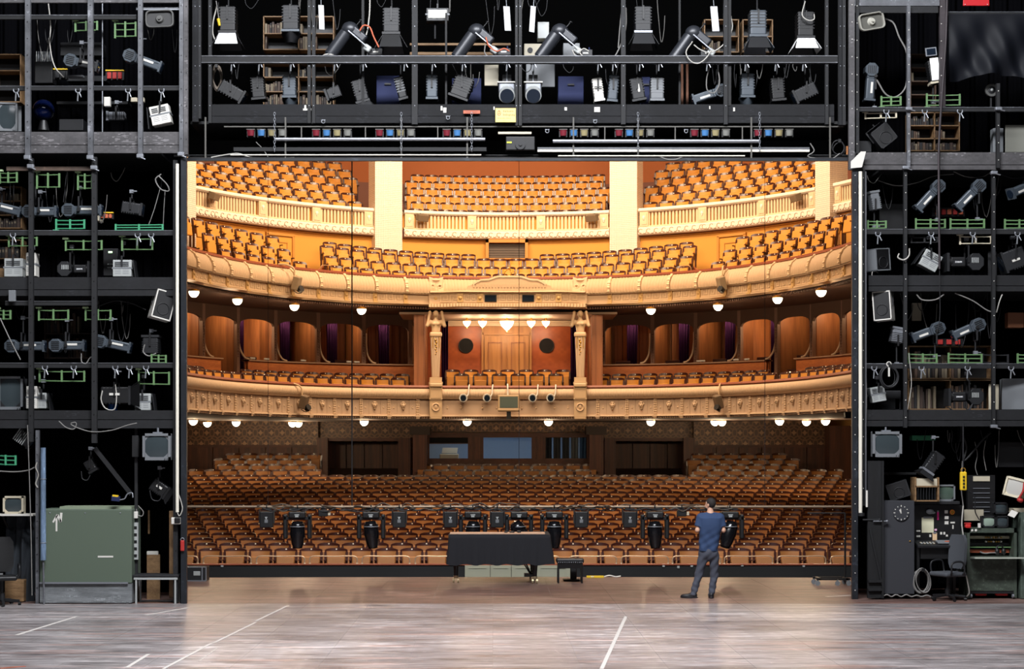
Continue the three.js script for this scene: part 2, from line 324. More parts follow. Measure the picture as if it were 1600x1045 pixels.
// ================================================================ shell: stage house and auditorium
{
  const dk = MT.voidBlack;
  slab('wall_stage_left', -16.3, -16, -0.4, 20, -36, 6, dk, 'black side wall of the stage house');
  slab('wall_stage_right', 16, 16.3, -0.4, 20, -36, 6, dk, 'black side wall of the stage house');
  slab('wall_stage_back', -16.3, 16.3, -0.4, 20, 6, 6.3, dk, 'black rear wall of the stage house');
  slab('ceiling_stage', -16.3, 16.3, 20, 20.3, -36, 6.3, dk, 'black ceiling high over the stage');
  slab('wall_proscenium_left', -16.3, -6.5, -0.4, 20.3, -33.4, -33, dk, 'dark proscenium wall beside the opening');
  slab('wall_proscenium_right', 7.5, 16.3, -0.4, 20.3, -33.4, -33, dk, 'dark proscenium wall beside the opening');
  slab('wall_proscenium_top', -6.5, 7.5, 8.7, 20.3, -33.4, -33, dk, 'dark proscenium wall above the opening');
  slab('wall_hall_left', -11.3, -11, -2, 20.3, -61, -33.4, MT.hallWall = std(0xb98a4c, 0.7), 'ochre side wall of the auditorium');
  slab('wall_hall_right', 11.9, 12.2, -2, 20.3, -61, -33.4, MT.hallWall, 'ochre side wall of the auditorium');
  slab('wall_hall_back', -11.3, 12.2, -2, 20.3, -61.3, -61, MT.hallWall, 'ochre rear wall high behind the gallery');
  slab('ceiling_hall', -11.3, 12.2, 19, 19.3, -61, -33.4, MT.creamLight, 'pale ceiling of the auditorium');
}

// ================================================================ seats
function curved(w, y0, y1, z, t, k, rake, seg = 8) {                    // a board bowed in plan and raked back
  const g = new THREE.BoxGeometry(w, y1 - y0, t, seg, 1, 1), p = g.attributes.position;
  for (let i = 0; i < p.count; i++) { const x = p.getX(i), y = p.getY(i) + (y0 + y1) / 2; p.setY(i, y); p.setZ(i, p.getZ(i) + z + k * (x / (w / 2)) ** 2 - rake * (y - 0.42)); }
  g.computeVertexNormals(); return g;
}
const seatGeo = (() => {
  const w = 0.53, crest = (() => {                                      // crest with rounded shoulders
    const g = new THREE.BoxGeometry(w, 0.125, 0.05, 12, 2, 1), p = g.attributes.position;
    for (let i = 0; i < p.count; i++) { const x = p.getX(i), e = Math.abs(x) / (w / 2), y = p.getY(i) + 0.81 - 0.04 * e ** 4; p.setY(i, y); p.setZ(i, p.getZ(i) - 0.2 + 0.075 * e * e - 0.14 * (y - 0.42)); }
    g.computeVertexNormals(); return g;
  })();
  const f = mb().add(crest);
  for (const s of [-1, 1]) {
    f.bar([s * 0.246, 0.4, -0.125], [s * 0.246, 0.78, -0.17], 0.058, 0.05);
    f.box(0.04, 0.62, 0.06, s * 0.25, 0.31, -0.12); f.box(0.045, 0.03, 0.2, s * 0.25, 0.6, -0.06); f.box(0.05, 0.03, 0.26, s * 0.25, 0.015, -0.05);
  }
  return { frame: f.geo(), back: curved(0.45, 0.44, 0.8, -0.185, 0.03, 0.06, 0.14), cushion: mb().rbox(0.42, 0.36, 0.07, 0.03, 0, 0.5, -0.06, -0.16).geo(), plate: mb().sph(0.017, 0, 0.842, -0.235, 1.25, 1, 0.6, 8).geo() };
})();
function makeSeat(name, label, group, orange = MT.seatOrange, dark = MT.seatDark) {
  const t = thing(name, label, 'seat', [0, 0, 0], 0, group); t.userData.base = name;
  meshOf('frame', seatGeo.frame, dark, t); meshOf('backrest', seatGeo.back, orange, t); meshOf('seat_cushion', seatGeo.cushion, orange, t); meshOf('number_plate', seatGeo.plate, MT.plate, t);
  return t;
}
const protoSeats = {};
function placeSeat(name, pos, turn, label, group, sx = 1) {
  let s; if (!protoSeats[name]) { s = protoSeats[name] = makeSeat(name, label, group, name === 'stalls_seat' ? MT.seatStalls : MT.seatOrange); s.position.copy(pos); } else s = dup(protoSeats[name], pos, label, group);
  s.rotation.y = turn; s.scale.set(sx, 1, 1); return s;
}
const ORD = ['first', 'second', 'third', 'fourth', 'fifth', 'sixth', 'seventh', 'eighth', 'ninth', 'tenth', 'eleventh', 'twelfth', 'thirteenth'];

// ================================================================ stalls
const rowTop = (k) => 0.383 + 0.0759 * k + 0.00118 * k * k + (k > 16 ? 0.05 * (k - 16) : 0), rowD = (k) => 38.9 + 0.85 * k, rowFloor = (k) => rowTop(k) - 0.862;
{
  const pos = [], uv = [], ix = [];                                     // raked floor
  for (let k = -1; k <= 22; k++) for (const x of [-11, 11.9]) { const d = rowD(k) - 0.3; pos.push(x, rowFloor(k) - 0.001, -d); uv.push(x, d); }
  for (let k = 0; k < 23; k++) { const a = k * 2; ix.push(a, a + 1, a + 2, a + 1, a + 3, a + 2); }
  const g = new THREE.BufferGeometry(); g.setAttribute('position', new THREE.Float32BufferAttribute(pos, 3)); g.setAttribute('uv', new THREE.Float32BufferAttribute(uv, 2)); g.setIndex(ix); g.computeVertexNormals();
  tagIt(meshOf('floor_stalls', g, MT.stallsFloor), 'dark raked floor under the stalls seats', 'floor', undefined, 'structure');
  let made = 0; const rest = [];
  for (let k = 0; k < 21; k++) {
    const d = rowD(k), pitch = lerp(0.585, 0.535, Math.min(1, k / 12)), off = (k % 2) * 0.5;
    for (let i = -24; i <= 24; i++) {
      const x = XA + (i + off) * pitch, px = VPX + FOC * x / d; if (px < 278 || px > 1345 || Math.abs(x - XA) > 10.6) continue;
      if (k >= 17 && px > 495 && px < 655) continue; if (k >= 17 && px > 930 && px < 1085) continue;    // doors
      if (k >= 19 && px > 630 && px < 950) continue;
      if (k >= 18 && (px < 340 || px > 1240)) continue;
      const q = V3(x, rowFloor(k), -d);
      if (k <= 9 && made < 300) { made++; placeSeat('stalls_seat', q, 0, k === 0 ? 'orange wooden stalls seat in the front row behind the metal hoop rails' : `orange wooden stalls seat in the ${ORD[k]} row up from the hoop rails`, `seats of stalls row ${ORD[k]}`); }
      else rest.push(q);
    }
  }
  const st = thing('rear_stalls_seating', 'mass of dark-framed orange seats in the rear rows of the stalls', 'seating', [0, 0, 0], 0, undefined, 'stuff');
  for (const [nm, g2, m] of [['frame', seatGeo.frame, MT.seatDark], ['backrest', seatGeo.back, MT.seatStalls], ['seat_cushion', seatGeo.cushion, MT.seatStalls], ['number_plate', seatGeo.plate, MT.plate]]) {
    const im = new THREE.InstancedMesh(g2, m, rest.length); im.name = nm; im.castShadow = im.receiveShadow = true; im.userData.kind = 'stuff';
    rest.forEach((q, i) => im.setMatrixAt(i, new THREE.Matrix4().makeTranslation(q.x, q.y, q.z))); st.add(im);
  }
  // pit wall with hoops
  slab('wall_pit', -9.5, 10.4, -2, 0.07, -38.2, -38, MT.black, 'black wall of the orchestra pit below the front row');
  slab('floor_pit', -9.5, 10.4, -2.3, -2, -38.2, -34.9, MT.black, 'black floor of the orchestra pit');
  slab('trim_1', -9.5, 10.4, 0.07, 0.095, -38.22, -37.97, MT.railWood, 'narrow wooden ledge along the pit wall');
  const pxs = [[245, 309], [318, 392], [401, 476], [484, 558], [566, 640], [649, 724], [730, 748], [752, 820], [830, 874], [880, 884], [890, 963], [971, 1044], [1051, 1125], [1132, 1207], [1215, 1290], [1298, 1370]];
  for (const [a, b] of pxs) {
    if (b - a < 15) continue;
    const d = 38.08, x0 = wx(a, d), x1 = wx(b, d), y1 = 0.262, r = 0.06;
    const t = thing('hoop_rail', 'low chrome hoop rail standing on the pit wall', 'rail', [x0, 0.095, -d], 0, 'hoop rails along the orchestra pit'); const w = x1 - x0;
    mb().tube([[0, 0, 0], [0, y1 - 0.095 - r, 0], [r * 0.3, y1 - 0.095 - r * 0.3, 0], [r, y1 - 0.095, 0], [w / 2, y1 - 0.095, 0], [w - r, y1 - 0.095, 0], [w - r * 0.3, y1 - 0.095 - r * 0.3, 0], [w, y1 - 0.095 - r, 0], [w, 0, 0]], 0.017, 50, 6).build('tube', MT.railMetal || (MT.railMetal = std(0xc2a98a, 0.35, 0.5)), t);
    mb().cyl(0.035, 0.03, 0.02, 10, 0, 0.01, 0).build('foot_flange', MT.railMetal, t); mb().cyl(0.035, 0.03, 0.02, 10, w, 0.01, 0).build('foot_flange', MT.railMetal, t);
  }
  // pale cupboards in the pit wall under the piano
  const dd = 37.92; let prev = 726;
  for (const b of [766, 799, 836, 892]) {
    const x0 = wx(prev, dd), x1 = wx(b, dd), y0 = -0.42, y1 = 0.07, w = x1 - x0;
    const t = thing('pit_cupboard', 'pale grey-green panelled cupboard set in the pit wall', 'cupboard', [(x0 + x1) / 2, y0, -dd], 0, 'pale cupboards in the pit wall');
    const M = MT.paleGreen || (MT.paleGreen = std(0x9c9c88, 0.6));
    mb().box(w - 0.012, y1 - y0, 0.06, 0, (y1 - y0) / 2, 0).build('body', M, t);
    mb().box(w * 0.72, 0.012, 0.015, 0, 0.43, 0.037).box(w * 0.72, 0.012, 0.015, 0, 0.1, 0.037).box(0.012, 0.33, 0.015, -w * 0.36, 0.265, 0.037).box(0.012, 0.33, 0.015, w * 0.36, 0.265, 0.037).build('panel_moulding', M, t);
    prev = b;
  }
}

// ================================================================ lamps
function globeLamp(pos, power, label, group, r = 0.13) {
  const t = thing('ceiling_lamp', label, 'lamp', pos, 0, group);
  mb().cyl(r * 1.05, r * 1.05, 0.03, 20, 0, 0.04, 0).cyl(r * 0.5, r * 0.7, 0.03, 16, 0, 0.065, 0).build('ceiling_ring', MT.gold, t);
  mb().lathe([[0.001, -r * 0.95], [r * 0.45, -r * 0.87], [r * 0.8, -r * 0.55], [r, -r * 0.1], [r, 0.028]].reverse(), 20).build('glass_globe', MT.globe, t, 'glowing opal glass globe');
  const l = new THREE.PointLight(new THREE.Color(1, 0.74, 0.46), power); l.position.set(0, -r * 1.25, 0); l.castShadow = true; l.shadow.radius = 3; t.add(l); return t;
}
MT.creamFrieze = std(0xcbb08c, 0.55);
const upRaise = (x, o) => Math.min(8.3, Math.abs(x)) ** 2 * lerp(0.0033, 0.0085, sm(0.5, 2.2, o));
// ================================================================ upper balcony (above the boxes)
const sA = (px, o = 0) => ringA.sAtPx(px, o), sU = (px, o = 0) => ringU.sAtPx(px, o), sB = (px, o = 0) => ringB.sAtPx(px, o);
{
  const t = thing('upper_balcony', 'curved cream balcony with ribbed front and meander frieze above the boxes', 'balcony', [0, 0, 0], 0, undefined, 'structure');
  const S0 = ringU.s0 + 0.3, S1 = ringU.s1 - 0.3, sc = [sU(664), sU(922)], lim = [sU(286), sU(1336)];
  // stepped deck
  const prof = [[0.12, 6.52], [0.12, 6.8]]; const dk = [[0.1, 6.82]]; [[0.25, 6.82], [1.05, 7.11], [1.9, 7.44], [2.75, 7.66], [6.2, 7.66]].forEach(([o, y], i, a) => { if (i) dk.push([o, a[i - 1][1]]); dk.push([o, y]); });
  meshOf('stepped_deck', sweep(ringU, dk, S0, S1, 0.3, false, undefined, upRaise), MT.deckBrown = std(0x6b3a26, 0.6), t);
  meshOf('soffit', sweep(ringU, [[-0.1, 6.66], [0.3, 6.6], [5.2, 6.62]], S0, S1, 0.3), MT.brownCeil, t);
  meshOf('hand_rail', sweep(ringU, [[0.2, 7.43], [0.2, 7.5], [-0.1, 7.5], [-0.1, 7.44], [-0.06, 7.43]], S0, S1, 0.12), MT.railWood, t, 'reddish wooden hand rail');
  meshOf('inner_wall', sweep(ringU, [[0.12, 7.45], [0.12, 6.8]], S0, S1, 0.3), MT.deckBrown, t);
  // bombe cushion with ribs
  const bomb = (f) => [[-0.05 - 0.0 * f, 7.43], [-0.10, 7.40], [-0.19, 7.32], [-0.25, 7.2], [-0.27, 7.09], [-0.25, 7.0]];
  meshOf('ribbed_front', sweep(ringU, bomb(0), S0, S1, 0.0115, true, (s) => -0.026 * Math.abs(Math.sin(s * Math.PI / 0.092))), MT.creamUp, t, 'cream ribbed convex balcony front');
  // frieze body and mouldings
  meshOf('frieze_board', sweep(ringU, [[-0.2, 7.0], [-0.16, 6.985], [-0.16, 6.72], [-0.2, 6.715]], S0, S1, 0.2), MT.creamUp, t);
  meshOf('upper_fillet', sweep(ringU, [[-0.16, 7.0], [-0.24, 7.0], [-0.24, 6.975], [-0.16, 6.975]], S0, S1, 0.15), MT.creamUp, t);
  meshOf('lower_fillet', sweep(ringU, [[-0.16, 6.735], [-0.215, 6.735], [-0.215, 6.7], [-0.14, 6.68], [-0.1, 6.66]], S0, S1, 0.15), MT.creamUp, t);
  // dentils under the frieze, too small to count
  { const m = mb(); for (let s = lim[0] - 0.4; s < lim[1] + 0.4; s += 0.075) { const q = ringU.pt(s, -0.14, 6.64); const q2 = ringU.pt(s, 0.08, 6.625); m.box(0.045, 0.05, 0.32, q2.x, q2.y, q2.z, 0.12, ringU.turn(s), 0, 'YXZ'); } stuff(m.build('dentil_course', MT.brownRib = MT.brownCeil, t)); }
  // straps, frieze blocks and meander panels
  const strapPx = [], bay = 0.93; const strapS = []; for (let s = sc[0] - 0.62; s > lim[0] - 0.5; s -= bay) strapS.push(s); for (let s = sc[1] + 0.62; s < lim[1] + 0.5; s += bay) strapS.push(s); strapS.sort((a, b) => a - b);
  const strapG = (() => { const m = mb(); const pr = [[0.02, 7.45], [-0.1, 7.425], [-0.225, 7.33], [-0.29, 7.2], [-0.31, 7.08], [-0.29, 6.99]]; for (let i = 0; i < 5; i++) { const a = pr[i], b = pr[i + 1]; m.bar([0, a[1], -a[0]], [0, b[1], -b[0]], 0.075, 0.035); for (const sx of [-1, 1]) m.sph(0.026, sx * 0.02, (a[1] + b[1]) / 2, -(a[0] + b[0]) / 2 + 0.018, 1.2, 1, 1, 6); } m.sph(0.045, 0, 7.42, 0.1, 1, 0.8, 1, 8); return m.geo(); })();
  const blockG = mb().box(0.11, 0.25, 0.06, 0, 6.855, 0.17).sph(0.04, 0, 6.87, 0.205, 1.1, 1, 0.6, 8).box(0.13, 0.04, 0.1, 0, 6.72, 0.19).geo();
  const place = (g, m, name, s) => { const o = meshOf(name, g, m, t); const q = ringU.pt(s, 0, 0); o.position.set(q.x, 0, q.z); o.rotation.y = ringU.turn(s); return o; };
  for (const s of strapS) { place(strapG, MT.creamFrieze, 'leaf_strap', s); place(blockG, MT.friezeGold || (MT.friezeGold = std(0xb6925c, 0.5)), 'frieze_block', s); }
  const meander = (w) => { const n = Math.max(1, Math.round(w / 0.235)), u = w / n, m = mb(), h = 0.19, b = 0.016, z = 0.165; for (let i = 0; i < n; i++) { const x = -w / 2 + i * u, y0 = 6.76; const seg = (xa, ya, xb, yb) => m.box(Math.abs(xb - xa) + b, Math.abs(yb - ya) + b, 0.02, x + (xa + xb) / 2, y0 + (ya + yb) / 2, z); seg(0.02, 0, 0.02, h); seg(0.02, h, u * 0.78, h); seg(u * 0.78, h, u * 0.78, h * 0.32); seg(u * 0.4, h * 0.32, u * 0.78, h * 0.32); seg(u * 0.4, h * 0.32, u * 0.4, h * 0.66); seg(u * 0.02, 0, u, 0); } return m.geo(); };
  for (let i = 0; i < strapS.length - 1; i++) { const a = strapS[i], b = strapS[i + 1]; if (b - a > 1.5) continue; meshOf('meander_panel', bend(meander(b - a - 0.16), ringU, (a + b) / 2), MT.creamFrieze, t); }

  // centre piece over the state box: bowed apron with pediment and crown
  const c = thing('balcony_centre_piece', 'projecting cream apron with meander frieze and curved pediment carrying the gold crown', 'balcony front', [0, 0, 0], 0, undefined, 'structure');
  const bow = (s) => -0.34 * sm(2.25, 1.35, Math.abs(s)) - 0.12;
  const cs0 = sc[0] + 0.05, cs1 = sc[1] - 0.05;
  meshOf('apron_frieze', sweep(ringU, [[0, 7.02], [-0.16, 7.0], [-0.16, 6.72], [-0.1, 6.7]], cs0, cs1, 0.05, false, bow), MT.creamUp, c);
  meshOf('apron_cornice', sweep(ringU, [[0, 7.07], [-0.25, 7.06], [-0.27, 7.02], [-0.17, 6.99]], cs0, cs1, 0.05, false, bow), MT.creamUp, c);
  meshOf('apron_bed_mould', sweep(ringU, [[-0.18, 6.985], [-0.2, 6.97], [-0.17, 6.955]], cs0, cs1, 0.05, false, bow), MT.creamUp, c);
  meshOf('apron_base', sweep(ringU, [[-0.12, 6.73], [-0.21, 6.725], [-0.2, 6.615], [-0.14, 6.595], [0.3, 6.595]], cs0, cs1, 0.05, false, bow), MT.creamUp, c);
  { const m = mb(); for (let s = cs0; s < cs1; s += 0.085) { const q = ringU.pt(s, bow(s) - 0.21, 6.665); m.box(0.045, 0.085, 0.03, q.x, q.y, q.z, 0, ringU.turn(s), 0); } stuff(m.build('dentil_course', MT.creamFrieze, c)); }
  const ms = [[-2.02, -1.5], [-1.36, -0.98], [-0.3, 0.3], [0.98, 1.36], [1.5, 2.02]];
  for (const [a, b] of ms) { const g = meander(b - a); const p = prep(g).attributes.position; for (let i = 0; i < p.count; i++) { const s = (a + b) / 2 + p.getX(i), v = ringU.pt(s, -p.getZ(i) + bow(s), p.getY(i)); p.setXYZ(i, v.x, v.y, v.z); } g.computeVertexNormals(); meshOf('meander_panel', g, MT.creamFrieze, c); }
  for (const s of [-0.85, 0.85, -1.43, 1.43]) { const o = meshOf('frieze_block', mb().box(0.16, 0.24, 0.05, 0, 6.86, 0.17).sph(0.05, 0, 6.86, 0.2, 1, 1, 0.6, 8).geo(), MT.friezeGold, c), q = ringU.pt(s, bow(s), 0); o.position.set(q.x, 0, q.z); }
  for (const s of [-0.55, 0.55]) { const o = thing('surtitle_display', 'small black display panel set in the frieze below the gold crown', 'display', ringU.pt(s, bow(s) - 0.17, 6.76), 0, 'black displays in the balcony frieze'); mb().rbox(0.33, 0.19, 0.05, 0.01, 0, 0.095, 0).build('housing', MT.spotBlack, o); mb().box(0.3, 0.155, 0.006, 0, 0.095, 0.027).build('screen', MT.lens, o); }
  // pediment: low arched cartouche in front of the ribbed cushion
  const ped = []; for (let i = 0; i <= 20; i++) { const x = lerp(-1.12, 1.12, i / 20); ped.push([x, 7.2 + 0.16 * sm(1.12, 0.75, Math.abs(x)) + 0.09 * sm(0.62, 0.3, Math.abs(x))]); } ped.unshift([-1.2, 7.07]); ped.push([1.2, 7.07]);
  const pq = ringU.pt(0, -0.5, 0); mb().ext(ped, 0.28, XA, 0, pq.z - 0.1, 0, 0, 0, 0.012).build('pediment', MT.creamUp, c);
  { const m = mb(); for (let i = 2; i < 20; i++) { const a = ped[i], b = ped[i + 1]; m.bar([XA + a[0], a[1], pq.z + 0.2], [XA + b[0], b[1], pq.z + 0.2], 0.05, 0.03); } m.build('pediment_moulding', MT.creamFrieze, c); const m2 = mb(); for (let i = 0; i < 24; i++) { const x = lerp(-0.98, 0.98, i / 23); m2.box(0.04, 0.09, 0.03, XA + x, 7.2, pq.z + 0.195); } stuff(m2.build('leaf_course', MT.creamUp, c)); }
  // crown
  const cr = thing('gold_crown', 'gilded crown ornament on top of the curved balcony pediment', 'crown', [XA, 7.44, pq.z + 0.06]);
  mb().torus(0.12, 0.022, 0, 0.03, 0, Math.PI / 2).build('band', MT.gold, cr);
  for (let i = 0; i < 5; i++) { const a = (i / 5) * Math.PI * 2, p = []; for (let k = 0; k <= 6; k++) { const f = k / 6; p.push([Math.cos(a) * (0.12 + 0.1 * Math.sin(f * Math.PI) * (1 - f * 0.6)) * (1 - f * f * 0.95), 0.03 + 0.2 * Math.sin(f * Math.PI / 2), Math.sin(a) * (0.12 + 0.1 * Math.sin(f * Math.PI) * (1 - f * 0.6)) * (1 - f * f * 0.95)]); } mb().tube(p, 0.014, 12, 5).build('arch', MT.gold, cr); }
  mb().sph(0.03, 0, 0.26, 0).box(0.012, 0.07, 0.012, 0, 0.31, 0).box(0.045, 0.012, 0.012, 0, 0.315, 0).build('orb', MT.gold, cr);
}
// ---- upper balcony seats
{
  const rows = [[0.62, 6.82], [1.46, 7.11], [2.3, 7.44], [3.15, 7.66]];
  const blocks = [{ lo: 262, hi: [484, 458, 440, 428], lo2: [350, 322, 284, 270], nm: 'side block' }, { c: 1, lo2: [516, 508, 501, 505], hi: [1072, 1078, 1084, 1079], nm: 'central block' }, { lo2: [1103, 1122, 1142, 1152], hi: [1280, 1300, 1330, 1345], nm: 'side block' }];
  rows.forEach(([o, y], k) => {
    const R = ringU.offset(o), PW = 0.46;
    blocks.forEach((b) => {
      if (!b.c && k === 3) return;
      const s0 = R.sAtPx(b.lo2[k]) + 0.28, s1 = R.sAtPx(b.hi[k]) - 0.2, n = Math.floor((s1 - s0) / PW) + 1, p = (s1 - s0) / (n - 1);
      for (let i = 0; i < n; i++) {
        const s = s0 + i * p + (b.c && k === 3 ? 0 : 0), q = R.pt(s, 0, y); q.y += upRaise(q.x - XA, o);
        const px = VPX + FOC * q.x / -q.z; if (b.c && k === 3 && px > 756 && px < 830) continue;
        placeSeat('balcony_theatre_chair', q, R.turn(s), `orange-backed balcony seat in the ${ORD[k]} row behind the ribbed front, ${b.c ? 'between the stairs' : 'beyond the stairs'}`, `upper balcony ${b.nm} row ${k + 1}`, 0.8);
      }
    });
  });
  // loose seats on the side corner near the front, separated by the cross aisle
  for (const side of [0, 1]) {
    const R = ringU.offset(0.7), a = R.sAtPx(side ? 1296 : 292), n = 5;
    for (let i = 0; i < n; i++) { const s = a + (side ? 1 : -1) * (i * 0.47 + 0.1); if (s < R.s0 + 0.5 || s > R.s1 - 0.5) continue; placeSeat('balcony_theatre_chair', R.pt(s, 0, 6.9), R.turn(s), 'orange-backed balcony seat at the rounded end of the ribbed front', 'upper balcony end seats', 0.8); }
  }
  // low chrome barrier hoops at the block ends and sloping stair walls
  for (const px of [512, 1072]) {
    const R = ringU.offset(0.45), s = R.sAtPx(px); const t = thing('barrier_hoop', 'thin metal barrier hoop at the end of the balcony row beside the stairs', 'rail', R.pt(s, 0, 6.82), R.turn(s), 'barrier hoops on the upper balcony');
    mb().tube([[-0.22, 0, 0], [-0.22, 0.82, 0], [-0.2, 0.86, 0], [0.12, 0.86, 0], [0.15, 0.82, 0], [0.15, 0, 0]], 0.014, 30, 5).build('tube', MT.chromeWarm || (MT.chromeWarm = std(0xa9825e, 0.35, 0.5)), t);
    mb().cyl(0.03, 0.03, 0.012, 8, -0.22, 0.006, 0).cyl(0.03, 0.03, 0.012, 8, 0.15, 0.006, 0).build('foot_flange', MT.chromeWarm, t);
  }
  for (const sg of [-1, 1]) {
    const R = ringU.offset(1.9), s = R.sAtPx(sg < 0 ? 492 : 1096); const t = thing('stair_wall', 'sloping orange side wall of the balcony stairs', 'stair wall', R.pt(s, 0, 7.1), R.turn(s) + (sg < 0 ? 0.25 : -0.25), 'stair walls on the upper balcony', 'structure');
    mb().ext([[-0.42 * sg * -1, 0], [0.3 * sg * -1, 0], [0.3 * sg * -1, 0.72], [-0.42 * sg * -1, 0.28]], 0.1).build('panel', MT.orangeWall, t);
    mb().bar([0.42 * sg, 0.29, 0.05], [-0.3 * sg, 0.74, 0.05], 0.05, 0.12).build('coping', MT.orangeWood, t);
  }
}

// ================================================================ gallery (topmost tier in view) on ringB
{
  const t = thing('gallery', 'topmost tier with cream baluster parapet and white scroll band', 'gallery', [0, 0, 0], 0, undefined, 'structure');
  const S0 = ringB.s0 + 1, S1 = ringB.s1 - 1;
  const dk = [[0.0, 9.1], [0.12, 9.27]]; [[0.2, 9.27], [1.05, 9.62], [1.88, 9.97], [2.7, 10.32], [3.52, 10.67], [4.35, 11.02], [5.2, 11.37], [6.02, 11.72], [7.2, 11.72]].forEach(([o, y], i, a) => { if (i) dk.push([o, a[i - 1][1]]); dk.push([o, y]); });
  meshOf('stepped_deck', sweep(ringB, dk, S0, S1, 0.15, false, undefined, (x, o) => (Math.abs(x) > 3.9 && o > 0.15 ? 0.12 + 0.03 * Math.max(0, Math.floor((o - 0.2) / 0.83)) : 0)), MT.deckBrown, t);
  meshOf('soffit', sweep(ringB, [[0, 9.08], [0.4, 9.06]], S0, S1, 0.4), MT.cream, t);
  meshOf('back_wall', sweep(ringB, [[7.2, 11.5], [7.2, 17]], S0, S1, 0.4), MT.galleryWall = std(0x9c5522, 0.7), t, 'burnt orange wall behind the gallery');
  meshOf('wall_below', sweep(ringB, [[0.12, 7.5], [0.12, 9.15]], S0, S1, 0.3), MT.orangeWall, t, 'smooth orange wall below the gallery');
  const secs = [[262, 583], [630, 953], [999, 1278], [1306, 1372]];
  for (const [pa, pb] of secs) {
    const a = sB(pa), b = sB(pb); if (b - a < 0.3) continue;
    const sec = (name, prof, m, ds = 0.2) => meshOf(name, sweep(ringB, prof, a, b, ds), m, t);
    sec('scroll_band', [[0.1, 9.37], [-0.1, 9.36], [-0.12, 9.33], [-0.1, 9.16], [-0.06, 9.13], [0.12, 9.12]], MT.creamLight);
    sec('backing_board', [[0.06, 9.85], [0.06, 9.35]], MT.orangeWall);
    sec('parapet_rail', [[0.14, 9.82], [0.14, 9.94], [-0.1, 9.94], [-0.12, 9.91], [-0.12, 9.86], [-0.07, 9.82], [0.1, 9.82]], MT.creamLight);
    sec('lower_mould', [[0.06, 9.42], [-0.06, 9.415], [-0.07, 9.37], [0.06, 9.37]], MT.cream);
    const n = Math.max(1, Math.round((b - a) / 2.02)), w = (b - a) / n;
    for (let i = 0; i <= n; i++) {                                       // panelled posts with rosettes
      const s = clamp(a + i * w, a + 0.17, b - 0.17), q = ringB.pt(s, 0, 0); const g = mb().box(0.27, 0.44, 0.1, 0, 9.62, 0.03).box(0.19, 0.34, 0.02, 0, 9.62, 0.085).geo();
      const o = meshOf('parapet_post', g, MT.cream, t); o.position.set(q.x, 0, q.z); o.rotation.y = ringB.turn(s);
      const ro = mb().sph(0.055, 0, 9.66, 0.1, 0.9, 1.1, 0.6, 8).sph(0.03, 0, 9.6, 0.1, 1, 1, 0.6, 6).build('rosette', MT.creamLight, o); 
      if (i < n) {
        const m = mb(); for (let x = 0.2; x < w - 0.16; x += 0.112) { const ss = a + i * w + x, p = ringB.pt(ss, 0, 9.62), r = ringB.turn(ss); m.box(0.066, 0.42, 0.05, p.x, p.y, p.z, 0, r, 0); }
        if (m.l.length) stuff(m.build('baluster_slats', MT.cream, t));
        const sc = mb(); for (let x = 0.08; x < w; x += 0.25) { const ss = a + i * w + x, p = ringB.pt(ss, -0.115, 9.25), r = ringB.turn(ss); sc.torus(0.062, 0.014, p.x, p.y, p.z, 0, r, 0.6, 12, 4, 4.6); const q2 = ringB.pt(ss + 0.12, -0.115, 9.22); sc.torus(0.045, 0.011, q2.x, q2.y, q2.z, 0, r, 3.6, 8, 4, 2.6); }
        stuff(sc.build('scroll_relief', MT.creamLow, t));
      }
    }
  }
  // pillars clad in small pale tiles
  const tileMap = tex(128, 128, (u, v, x, y) => { const gx = x % 32, gy = (y + (Math.floor(x / 32) % 2) * 0) % 32; const j = gx < 4 || gy < 4; const c = j ? 165 : 226 + 10 * hash2(x >> 5, y >> 5); return [c, c * 0.94, c * 0.86]; });
  const tileBump = tex(128, 128, (u, v, x, y) => { const gx = x % 32 - 18, gy = y % 32 - 18; const c = clamp(255 - (Math.max(Math.abs(gx), Math.abs(gy)) - 8) * 40, 0, 255); return [c, c, c]; }, false);
  for (const [px, w, lab] of [[605, 0.86, 'gallery pillar'], [976, 0.86, 'gallery pillar'], [288, 0.7, 'end'], [1291, 0.62, 'end']]) {
    const s = sB(px, -0.1), q = ringB.pt(s, 0.08, 0); const tm = rep(tileMap, 1), bm = rep(tileBump, 1);
    const o = thing('tiled_pillar', lab === 'end' ? 'pale tiled pillar closing the outer end of the gallery parapet' : 'pale tiled pillar rising beside the central gallery block', 'pillar', [q.x, 7.4, q.z], ringB.turn(s), lab === 'end' ? 'outer gallery pillars' : 'inner gallery pillars', 'structure');
    const g = bx(w, 9, 0.62), p = g.attributes.position, nn = g.attributes.normal, uv = g.attributes.uv; for (let i = 0; i < p.count; i++) uv.setXY(i, (Math.abs(nn.getX(i)) > 0.5 ? p.getZ(i) : p.getX(i)) * 4.6, p.getY(i) * 4.6);
    const sh = meshOf('shaft', g, MT.pillarTile || (MT.pillarTile = std(0xffffff, 0.5, 0, { map: tm, bumpMap: bm, bumpScale: 0.006 })), o); sh.position.y = 4.5;
  }
  // doors, projection window in the wall below
  for (const px of [440, 1141]) {
    const s = sB(px), q = ringB.pt(s, 0.1, 7.55); const o = thing('door_1', 'orange panelled door in the wall behind the balcony seats', 'door', q, ringB.turn(s), 'doors behind the balcony seats', 'structure');
    o.name = numbered('balcony_door'); mb().box(0.85, 1.35, 0.05, 0, 0.67, 0).build('leaf', MT.orangeWall, o);
    mb().box(0.08, 1.4, 0.1, -0.46, 0.7, 0.02).box(0.08, 1.4, 0.1, 0.46, 0.7, 0.02).box(1.0, 0.08, 0.1, 0, 1.4, 0.02).build('door_frame', MT.doorFrame || (MT.doorFrame = std(0xb97f35, 0.6)), o);
